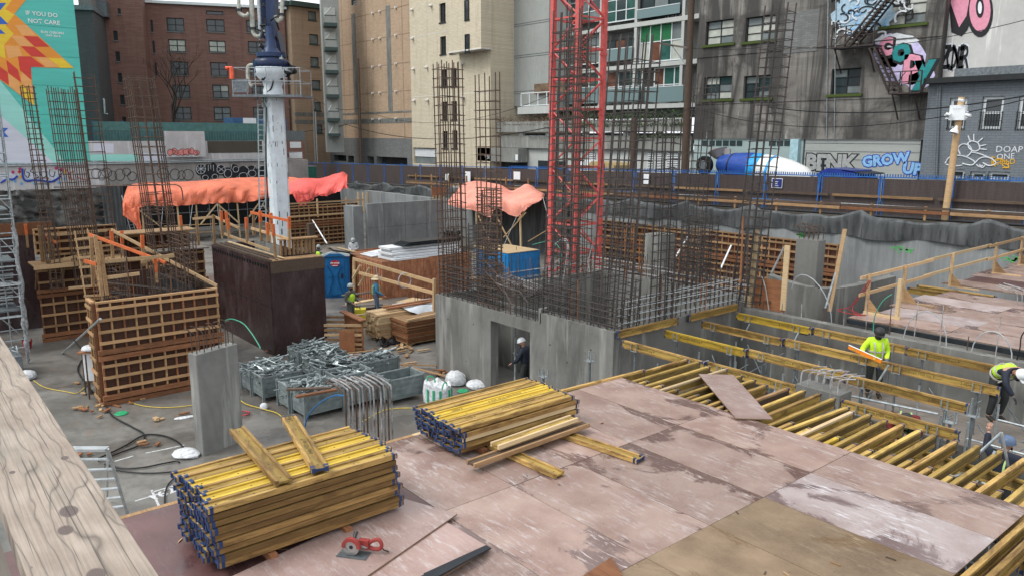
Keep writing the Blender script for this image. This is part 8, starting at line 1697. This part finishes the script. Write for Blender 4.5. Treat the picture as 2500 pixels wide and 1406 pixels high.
part('foot_brace',MB().prism([p+Vector((-.5,-.1,0)),p+Vector((-.2,-.1,0)),p+Vector((-.2,-.1,.7))],(0,.04,0)),M['wood_dark'],wt); s_ = sack(232,845,.25,'white sack slumped on top of the white cabinet',seed=12,sq=(1,1,.5)); s_.location = p+Vector((0,0,1.44))
def debris(cx,cy,sp,n,label0,group,mats=('wood_red','wood_mid','wood_new'),big=.35):
    for i in range(n):
        p = pt(cx+rr.gauss(0,sp),cy+rr.gauss(0,sp*.35),z=FL+.03+.03*(i%3)); solo('wood_offcut',MB().cbox(p,(rr.uniform(.12,big),rr.uniform(.05,.12),.035),rr.uniform(0,3.1)),M[rr.choice(mats)],f'{label0}, {ORD[i]} piece','wood offcut',group)
debris(232,992,22,14,'offcut in the heap of wood scraps in front of the large left form','wood scraps in front of the large left form'); debris(385,1022,6,3,'small offcut on the floor left of the concrete column','offcuts left of the column',('wood_new',),.2)
debris(985,838,14,10,'offcut in front of the brown plywood pile','offcuts in front of the plywood pile',('wood_new','wood_mid'),.7); debris(1095,905,18,12,'offcut near the striped bag','offcuts near the striped bag',('wood_red','wood_mid'),.6); debris(920,905,22,10,'board scrap right of the bins','board scraps right of the bins',('wood_red','wood_mid','ply_maroon'),1.3)
for i,(c,sz,an) in enumerate([((900,868),(1.7,.8),.2),((915,878),(1.6,.9),.5),((880,858),(2.6,.12),.35),((1040,905),(2.2,.12),-.75),((1008,890),(1.8,.1),-.2)]): p = pt(*c,z=FL+.05+.02*i); solo('panel_scrap',MB().cbox(p,(sz[0],sz[1],.02),an+rz),M['ply_pink' if i < 2 else 'wood_mid'],f'flat scrap panel or board on the floor behind the bins, {ORD[i]} piece','board','flat scraps behind the bins')
debris(330,930,120,20,'small bit of wood scattered on the open floor','bits scattered on the left floor',big=.3); debris(300,1080,150,14,'small chip on the floor by the black cables','chips by the black cables',big=.25); debris(760,900,150,16,'small scrap scattered between the bins and the forms','bits scattered round the bins',big=.3); debris(930,860,60,18,'wood scrap scattered before the lumber pile','scraps before the lumber pile',big=.5)
# cables on the floor
def cable(pts,m,label,r=.018,cat='cable'): return solo('floor_cable',MB().path(poly_smooth([pt(x,y,z=FL+.02+r) for x,y in pts],7),r,6),M[m],label,cat,smooth=True)
cable([(205,870),(190,900),(205,930),(235,965),(258,990),(275,1015),(320,1040),(352,1060),(340,1085),(290,1105),(240,1125)],'cable_black','thick black cable snaking down from the white cabinet',.022)
cable([(240,1118),(300,1090),(350,1062),(395,1062),(430,1075),(448,1092)],'cable_black','black cable looping towards the white plastic at the column foot',.022)
cable([(255,1132),(300,1142),(350,1140),(400,1130),(430,1125),(438,1128)],'cable_black','black cable running to the large beam stack, upper one',.02); cable([(255,1140),(310,1150),(370,1154),(430,1150)],'cable_black','black cable running to the large beam stack, lower one',.02); cable([(432,1160),(412,1180),(403,1205),(403,1233)],'cable_black','thin black cable dropping in front of the deck edge',.018)
cable([(82,928),(110,945),(160,955),(190,958),(215,935),(232,915)],'cable_yellow','yellow cord on the floor left of the large form',.012); cable([(250,880),(258,930),(275,955),(330,985),(400,994),(475,988)],'cable_yellow','yellow cord running in front of the large left form to the column',.012); cable([(580,970),(600,985),(640,997),(680,1010),(705,1040)],'cable_yellow','orange yellow cord on the floor below the bins',.014); cable([(885,1028),(940,1000),(1000,995),(1015,998)],'cable_yellow','yellow cord on the floor right of the starter bars',.012)
solo('cord_coil',MB().path([pt(593,1008,z=FL+.02+.0012*j)+Vector(((.17+.02*math.sin(j*.7))*math.cos(j*math.pi/8),(.17+.02*math.cos(j*.9))*math.sin(j*math.pi/8),0)) for j in range(70)],.012,5),plain('red cord',(.42,.04,.05),.5),'coil of red cord on the floor right of the concrete column','cord')
# aluminium step ladder at lower left
al = thing('step_ladder','aluminium step ladder standing below the guard rail plank at lower left','ladder',(-9,-4,FL)); zt4 = -1.0
A0,A1 = pt(185,1095,z=zt4),pt(262,1095,z=zt4); B0,B1 = pt(212,1270,z=FL+.05),pt(312,1255,z=FL+.05)
ALU = plain('bright aluminium',(.55,.57,.58),.35,.6)
part('top_cap',MB().bar(A0-(A1-A0)*.8,A1,.16,.05),ALU,al); part('stile',MB().bar(A1,B1,.06,.03),ALU,al); part('stile',MB().bar(A0-(A1-A0)*.8,B0-(B1-B0)*.5,.06,.03),ALU,al)
for k in range(1,7): t = k/7; part('step',MB().bar((A0-(A1-A0)*.8).lerp(B0-(B1-B0)*.5,t),A1.lerp(B1,t),.09,.025),ALU,al)
part('rear_leg',MB().bar(A1,pt(262,1215,z=FL+.1),.04,.03),ALU,al)
# sprayed layout marks on the floor
fm_ = MB()
def fline(x0,y0,x1,y1,w=.05): a = pt(x0,y0,z=FL+.004); b = pt(x1,y1,z=FL+.004); d = (b-a).normalized(); n = Vector((-d.y,d.x,0))*w/2; fm_.quad(a-n,b-n,b+n,a+n)
for q_ in ((330,1222,385,1205),(370,1195,390,1238),(372,1200,440,1180),(280,1125,325,1112),(355,1105,410,1094),(410,1094,450,1085)): fline(*q_)
mk = part('layout_marking',fm_,M['paint_white'],None); mk['kind'] = 'structure'
place_text(text_mesh('162k',.42,M['paint_white'],.01),pt(372,1222,z=FL+.0045),(pt(450,1190,z=FL)-pt(372,1222,z=FL)),Vector((0,0,1)).cross((pt(450,1190,z=FL)-pt(372,1222,z=FL))),.0,mk)

# ================================================================== people
SKIN = plain('skin',(.42,.24,.17),.5,var=.06); FACEMK = plain('dark mask cloth',(.03,.03,.035),.7)
def skinmesh(name, V, E, Rd, m, sub=2, root=0):
    me = bpy.data.meshes.new(name); me.from_pydata([tuple(v) for v in V],E,[]); o = bpy.data.objects.new('tmp',me); COL.objects.link(o)
    sk = o.modifiers.new('s','SKIN'); sk.use_smooth_shade = True; sb = o.modifiers.new('u','SUBSURF'); sb.levels = sub; sb.render_levels = sub
    for i,d in enumerate(me.skin_vertices[0].data): r = Rd[i]; d.radius = r if isinstance(r,tuple) else (r,r); d.use_root = (i == root)
    bpy.context.view_layer.update(); out = bpy.data.meshes.new_from_object(o.evaluated_get(bpy.context.evaluated_depsgraph_get())); out.name = name; out.materials.clear(); out.materials.append(m)
    bpy.data.objects.remove(o); bpy.data.meshes.remove(me); return out
POSE = dict(pel=(0,0,.95),wst=(0,0,1.10),chs=(0,.01,1.30),nek=(0,.0,1.47),hed=(0,.03,1.63),lsh=(-.19,0,1.42),rsh=(.19,0,1.42),lel=(-.25,-.02,1.14),rel=(.25,-.02,1.14),lwr=(-.26,.08,.90),rwr=(.26,.08,.90),
    lhp=(-.10,0,.92),rhp=(.10,0,.92),lkn=(-.12,.03,.50),rkn=(.12,.03,.50),lan=(-.12,0,.09),ran=(.12,0,.09),lto=(-.13,.19,.03),rto=(.13,.19,.03))
def person(loc, rz, label, pose={}, jacket='navy', trousers='dark', hat=('helmet','white_hat'), vest=None, sc=1.0, gloves=None, mask=True, boots='boot', stripes=None, down=0.0):
    P = {k:Vector(v) for k,v in {**POSE,**pose}.items()}; o = thing('person',label,'person',tuple(loc),rz); o.scale = (sc,)*3
    def add(nm,me,par=None): x = link(nm,me,par or o); return x
    # body: one continuous surface
    ks = ['pel','wst','chs','nek','lsh','lel','lwr','rsh','rel','rwr','lhp','lkn','lan','lto','rhp','rkn','ran','rto']; ix = {k:i for i,k in enumerate(ks)}
    V = [P[k] for k in ks]; rad = dict(pel=.13,wst=.12,chs=.14,nek=.055,lsh=.06,lel=.042,lwr=.028,rsh=.06,rel=.042,rwr=.028,lhp=.085,lkn=.055,lan=.04,lto=.035,rhp=.085,rkn=.055,ran=.04,rto=.035)
    E = [(ix[a],ix[b]) for a,b in (('pel','wst'),('wst','chs'),('chs','nek'),('chs','lsh'),('lsh','lel'),('lel','lwr'),('chs','rsh'),('rsh','rel'),('rel','rwr'),('pel','lhp'),('lhp','lkn'),('lkn','lan'),('lan','lto'),('pel','rhp'),('rhp','rkn'),('rkn','ran'),('ran','rto'))]
    add('body',skinmesh('body',V,E,[rad[k] for k in ks],SKIN))
    # head with nose, ears
    hd = P['hed']; nd = (hd-P['nek']).normalized(); fdir = Vector((0,1,0)) if 'face' not in pose else Vector(pose['face']).normalized(); fdir = (fdir-nd*fdir.dot(nd)*.0).normalized(); rt = fdir.cross(Vector((0,0,1))).normalized(); upv = rt.cross(fdir)
    H = MB(); 
    def hf(u,v):
        th = 2*math.pi*u; ph = math.pi*(v-.5); x = math.cos(ph)*math.sin(th)*.078; y = math.cos(ph)*math.cos(th)*.097; z = math.sin(ph)*.118
        if z < 0: x *= 1-.25*(-z/.118); y = y*(1-.08*(-z/.118))
        y += .024*math.exp(-((x/.016)**2+((z+.012)/.026)**2)) if math.cos(th) > .3 else 0
        return hd+rt*x+fdir*y+upv*z
    H.grid(hf,24,16); H.tube(P['nek']-Vector((0,0,.02)),hd-upv*.06,.052,10)
    for s in (-1,1): H.lathe(hd+rt*s*.078-upv*.005,[(.001,-.008),(.026,-.006),(.028,.006),(.001,.012)],10,rt*s)
    head = add('head',H.mesh('head',SKIN,True))
    eyes = MB()
    for s in (-1,1): eyes.lathe(hd+rt*s*.03+fdir*.088+upv*.015,[(.001,0),(.010,.002),(.001,.006)],8,fdir)
    add('eyes',eyes.mesh('eyes',M['cable_black']),head); add('mouth',MB().cbox(hd+fdir*.093-upv*.055,(.05,.008,.01),math.atan2(rt.y,rt.x)).mesh('mouth',plain('lips',(.28,.10,.08),.5)),head)
    if mask: add('beard',MB().grid(lambda u,v:hd+rt*(math.sin(math.pi*(u-.5))*.083)+fdir*(math.cos(math.pi*(u-.5))*.102)+upv*(-.03-.085*v),12,5).mesh('beard',FACEMK,True),head)
    # hat
    kind,hm = hat
    if kind == 'helmet':
        q = MB().lathe(hd+upv*.035,[(.13,-.012),(.128,.0),(.12,.05),(.10,.09),(.06,.118),(.015,.126),(.001,.127)],20,upv); add('hard_hat',q.mesh('hard_hat',M[hm],True)); q = MB().prism([hd+upv*.03+rt*x+fdir*y for x,y in ((-.09,.10),(-.06,.165),(0,.185),(.06,.165),(.09,.10))],upv*.01); add('hat_brim',q.mesh('hat_brim',M[hm]))
        q = MB().box(-.008,.008,-.10,.10,0,.006)
    else:
        q = MB().lathe(hd+upv*.04,[(.24,-.03),(.235,-.02),(.12,.02),(.115,.09),(.08,.13),(.02,.14),(.001,.141)],22,upv); add('straw_hat',q.mesh('straw_hat',M[hm],True))
    # jacket and trousers, following the same skeleton
    def garment(nm,keys,edges,rd,m,root=0): k_ = {k:i for i,k in enumerate(keys)}; return add(nm,skinmesh(nm,[P[k] if isinstance(k,str) else k for k in keys],[(k_[a],k_[b]) for a,b in edges],rd,m,2,root))
    P['hem'] = P['pel'].lerp(P['wst'],.1)-(P['chs']-P['pel']).normalized()*.03; P['lcf'] = P['lel'].lerp(P['lwr'],.93); P['rcf'] = P['rel'].lerp(P['rwr'],.93); P['col'] = P['chs'].lerp(P['nek'],.85)
    j_ = garment('jacket',['hem','wst','chs','col','lsh','lel','lcf','rsh','rel','rcf'],[('hem','wst'),('wst','chs'),('chs','col'),('chs','lsh'),('lsh','lel'),('lel','lcf'),('chs','rsh'),('rsh','rel'),('rel','rcf')],[(.185,.14),(.175,.135),(.18,.14),(.085,.08),.085,.066,.052,.085,.066,.052],M[jacket])
    P['lcu'] = P['lkn'].lerp(P['lan'],.95); P['rcu'] = P['rkn'].lerp(P['ran'],.95)
    garment('trousers',['wst','pel','lhp','lkn','lcu','rhp','rkn','rcu'],[('wst','pel'),('pel','lhp'),('lhp','lkn'),('lkn','lcu'),('pel','rhp'),('rhp','rkn'),('rkn','rcu')],[(.15,.12),(.16,.13),.11,.082,.068,.11,.082,.068],M[trousers])
    for s in 'lr': garment('boot',[s+'cu',s+'an',s+'to'],[(s+'cu',s+'an'),(s+'an',s+'to')],[.055,.058,.05],M[boots])
    # hands: palm, four fingers of different length, thumb from the palm's side
    for s,sg in (('l',-1),('r',1)):
        wv = P[s+'wr']; fd = (wv-P[s+'el']).normalized(); ax_ = Vector((0,0,1)).cross(fd); ax_ = ax_.normalized() if ax_.length > .2 else Vector((0,1,0)); nn = fd.cross(ax_).normalized()
        V = [wv,wv+fd*.05]; E = [(0,1)]; Rr = [(.030,.022),(.036,.018)]
        for i,ln in enumerate((.062,.075,.070,.055)):
            b0 = wv+fd*.088+ax_*(-.030+.020*i); k = len(V); V += [b0,b0+fd*ln*.5-nn*.012,b0+fd*ln*.85-nn*.032]; E += [(1,k),(k,k+1),(k+1,k+2)]; Rr += [.011,.0095,.008]
        k = len(V); tb0 = wv+fd*.035-ax_*.032*sg; V += [tb0,tb0+fd*.035-ax_*.02*sg-nn*.01]; E += [(1,k),(k,k+1)]; Rr += [.012,.0095]
        add('hand',skinmesh('hand',V,E,Rr,M[gloves] if gloves else SKIN,1))
    if vest:
        vm,sm = vest; V = [P['wst']-(P['chs']-P['wst'])*.35,P['wst'],P['chs'],P['chs'].lerp(P['nek'],.55)]; vb = add('safety_vest',skinmesh('safety_vest',V,[(0,1),(1,2),(2,3)],[(.212,.17),(.205,.168),(.215,.178),(.15,.12)],M[vm]))
    if stripes:
        sm = MB(); up_ = (P['chs']-P['pel']).normalized(); sd = Vector((1,0,0)); fw = sd.cross(up_)*-1 if sd.cross(up_).y > 0 else sd.cross(up_)
        fw = up_.cross(sd).normalized()
        for c,rx,ry in ((P['pel'].lerp(P['wst'],.45),.198,.158),(P['wst'].lerp(P['chs'],.35),.196,.155)) if stripes[1] != 'x' else ():
            sm.path([c+sd*rx*math.cos(t)+fw*ry*math.sin(t) for t in [k*math.pi/12 for k in range(24)]],.020,4,True)
        for sgn in (-1,1):
            for f_ in (-1,1):
                A = P['pel'].lerp(P['wst'],.3)+sd*.09*sgn*(1 if stripes[1] != 'x' else (-1 if f_ > 0 else 1))+fw*f_*.158; B = P['chs']+sd*.09*sgn+fw*f_*.158; C = P['chs'].lerp(P['nek'],.6)+sd*.10*sgn+fw*f_*.06; sm.path(poly_smooth([A,(A+B)/2+fw*f_*.006,B,C],3),.020,4)
        add('reflective_stripes',sm.mesh('reflective_stripes',M[stripes[0]]))
    return o
for n,c,r in (('navy',(.018,.022,.035),.7),('dark',(.03,.033,.032),.8),('hiviz',(.50,.78,.03),.6),('hiviz2',(.45,.70,.05),.6),('grey_shirt',(.10,.11,.10),.8),('camo',(.09,.095,.085),.8),('denim',(.05,.16,.28),.8),('white_shirt',(.45,.46,.47),.8),('jeans',(.08,.11,.17),.8),('white_hat',(.70,.72,.72),.3),('grey_hat',(.33,.36,.35),.4),('black_hat',(.03,.03,.03),.5),('yellow_hat',(.65,.5,.03),.4),('straw',(.50,.42,.28),.9),('boot',(.03,.025,.02),.7),('glove',(.10,.13,.19),.8),('reflect',(.42,.40,.36),.4),('reflect_lime',(.40,.58,.22),.5),('maroon',(.15,.02,.02),.7),('blue_hat',(.09,.13,.21),.4)): M[n] = plain(n.replace('_',' '),c,r,var=.14)
FACE_CAM = math.atan2(-1,.8)+HALF*0
def face(dirx,diry): return math.atan2(diry,dirx)-HALF       # local +y towards (dirx, diry)
toc = Vector((CAM.x,CAM.y,0)).normalized()
# 1 worker in yellow with a spirit level
p1 = pt(2146,797,b=11.75); W1 = (p1.x,p1.y,-1.38); s1 = (p1.z+1.38)/1.76
man = person(W1,face(.75,-.85),'worker in a bright yellow jacket and black hard hat holding an orange spirit level',dict(rel=(.34,.04,1.20),rwr=(.40,.28,1.12),lel=(-.25,.0,1.14),lwr=(-.16,.26,1.02),hed=(.0,.07,1.61),face=(-.05,.85,-.45)),'hiviz','dark',('helmet','black_hat'),None,s1,'glove',stripes=('reflect','h'))
lv = thing('spirit_level','orange and yellow spirit level held by the worker in the yellow jacket','spirit level',(0,0,0)); la,lb_ = pt(2072,846,b=10.95),pt(2152,882,b=10.75); lc = (la+lb_)/2; lv.location = lc; WORLDINV[lv.name] = Matrix.Translation(-lc)
part('level_body',MB().bar(la,lb_,.03,.09),plain('orange level paint',(.75,.22,.02),.4),lv); part('level_edge',MB().bar(la+Vector((0,0,.048)),lb_+Vector((0,0,.048)),.034,.008),M['white'],lv)
for t in (.2,.8): c = la.lerp(lb_,t); part('vial_window',MB().cbox(c,(.06,.04,.05),math.atan2((lb_-la).y,(lb_-la).x)),M['h20_new'],lv)
# 2 worker bending at the right frame edge
p2 = pt(2492,915,b=11.0); person((p2.x-.48,p2.y+.28,p2.z-1.16),face(.86,-.5),'worker in navy and lime vest with white hard hat bending at right edge',dict(wst=(0,.06,1.08),chs=(0,.28,1.18),nek=(0,.44,1.20),hed=(0,.56,1.16),lsh=(-.19,.36,1.20),rsh=(.19,.36,1.20),lel=(-.26,.50,.95),rel=(.26,.50,.95),lwr=(-.16,.60,.72),rwr=(.16,.62,.72),face=(0,.5,-.85),lkn=(-.13,.12,.52),rkn=(.13,.1,.5)),'navy','dark',('helmet','white_hat'),('hiviz2','x'),1.0,'dark',stripes=('reflect','h'))
# 3 worker seen from behind, low in the bay
p3 = pt(2462,1068,b=7.6); person((p3.x-.05,p3.y,p3.z-1.74),face(.1,1.0),'worker in a dark jacket with crossed lime straps low in the bay, seen from behind',dict(lel=(-.34,.18,1.38),lwr=(-.38,.30,1.66),rel=(.30,.2,1.36),rwr=(.26,.34,1.62),chs=(0,.06,1.29),hed=(0,.12,1.58)),'navy','dark',('helmet','blue_hat'),None,1.0,stripes=('reflect_lime','x'))
# 4 crouching worker between the bearers
p4 = pt(2215,975,b=8.9); person((p4.x,p4.y,p4.z-.95),face(.4,-.9),'crouching worker with a maroon and lime vest between the bearers',dict(pel=(0,0,.38),wst=(0,.08,.50),chs=(0,.24,.62),nek=(0,.38,.68),hed=(0,.50,.70),lsh=(-.19,.30,.68),rsh=(.19,.30,.68),lel=(-.28,.4,.45),rel=(.28,.4,.45),lwr=(-.15,.55,.3),rwr=(.15,.55,.3),lhp=(-.1,0,.36),rhp=(.1,0,.36),lkn=(-.16,.38,.42),rkn=(.16,.38,.42),lan=(-.14,.15,.09),ran=(.14,.15,.09),lto=(-.14,.32,.03),rto=(.14,.32,.03),face=(0,.6,-.8)),'maroon','dark',('helmet','black_hat'),None,1.0,stripes=('reflect_lime','h'))
# 5 worker in the doorway
p5 = pt(1284,828,b=8.15); person((p5.x,p5.y,FL+.02),face(-.9,-.15),'worker with a white hard hat and tool belt standing in the core doorway',dict(chs=(0,.06,1.29),nek=(0,.09,1.45),hed=(0,.15,1.59),lel=(-.26,.08,1.14),lwr=(-.24,.32,1.0),face=(0,.9,-.4)),'navy','dark',('helmet','white_hat'),None,(p5.z-FL)/1.74,stripes=None)
o = prop(pt(1258,830,b=8.0).x,8.0,'steel prop standing in the core doorway',top=-.78,group='prop in the doorway',tripod=False)
# 6, 7 the pair by the toilet
p6 = pt(858,799,z=FL); person((p6.x,p6.y,FL),face(.85,.35),'worker in camouflage grey with a pale hard hat standing left of the lumber pile',dict(lwr=(-.2,.28,1.05),rwr=(.2,.28,1.05),rkn=(.14,.12,.5),lto=(-.15,.15,.03),lan=(-.14,-.2,.09),lkn=(-.12,-.02,.5)),'camo','camo',('helmet','grey_hat'),('hiviz2','x'),1.05)
p7 = pt(920,772,z=FL); person((p7.x,p7.y,FL),face(.3,.8),'worker in a blue shirt and straw hat seen from behind at the lumber pile',dict(rwr=(.28,.3,.95)),'denim','jeans',('straw','straw'),None,1.02,stripes=('reflect_lime','x'),mask=False)
# 8, 9 by the wall form
p8 = pt(866,682,a=-33.5); person((p8.x,p8.y,FL),face(.7,-.5),'worker in a white shirt and grey hard hat behind the portable toilet',dict(lwr=(-.1,.3,1.1),rwr=(.1,.3,1.05),hed=(0,.08,1.6),face=(0,.8,-.5)),'white_shirt','jeans',('helmet','grey_hat'),None,1.05)
p9 = pt(857,640,a=-38); person((p9.x,p9.y,FL),face(.3,.9),'worker in dark clothes and a yellow hard hat beside the wall form',{},'navy','dark',('helmet','yellow_hat'),('hiviz2','x'),1.05,mask=False)
p10 = pt(780,640,a=-33); person((p10.x,p10.y,FL),face(.4,-.8),'worker mostly hidden behind the dark box form, dark jacket and lime vest',{},'navy','dark',('helmet','grey_hat'),('hiviz2','x'),.95)
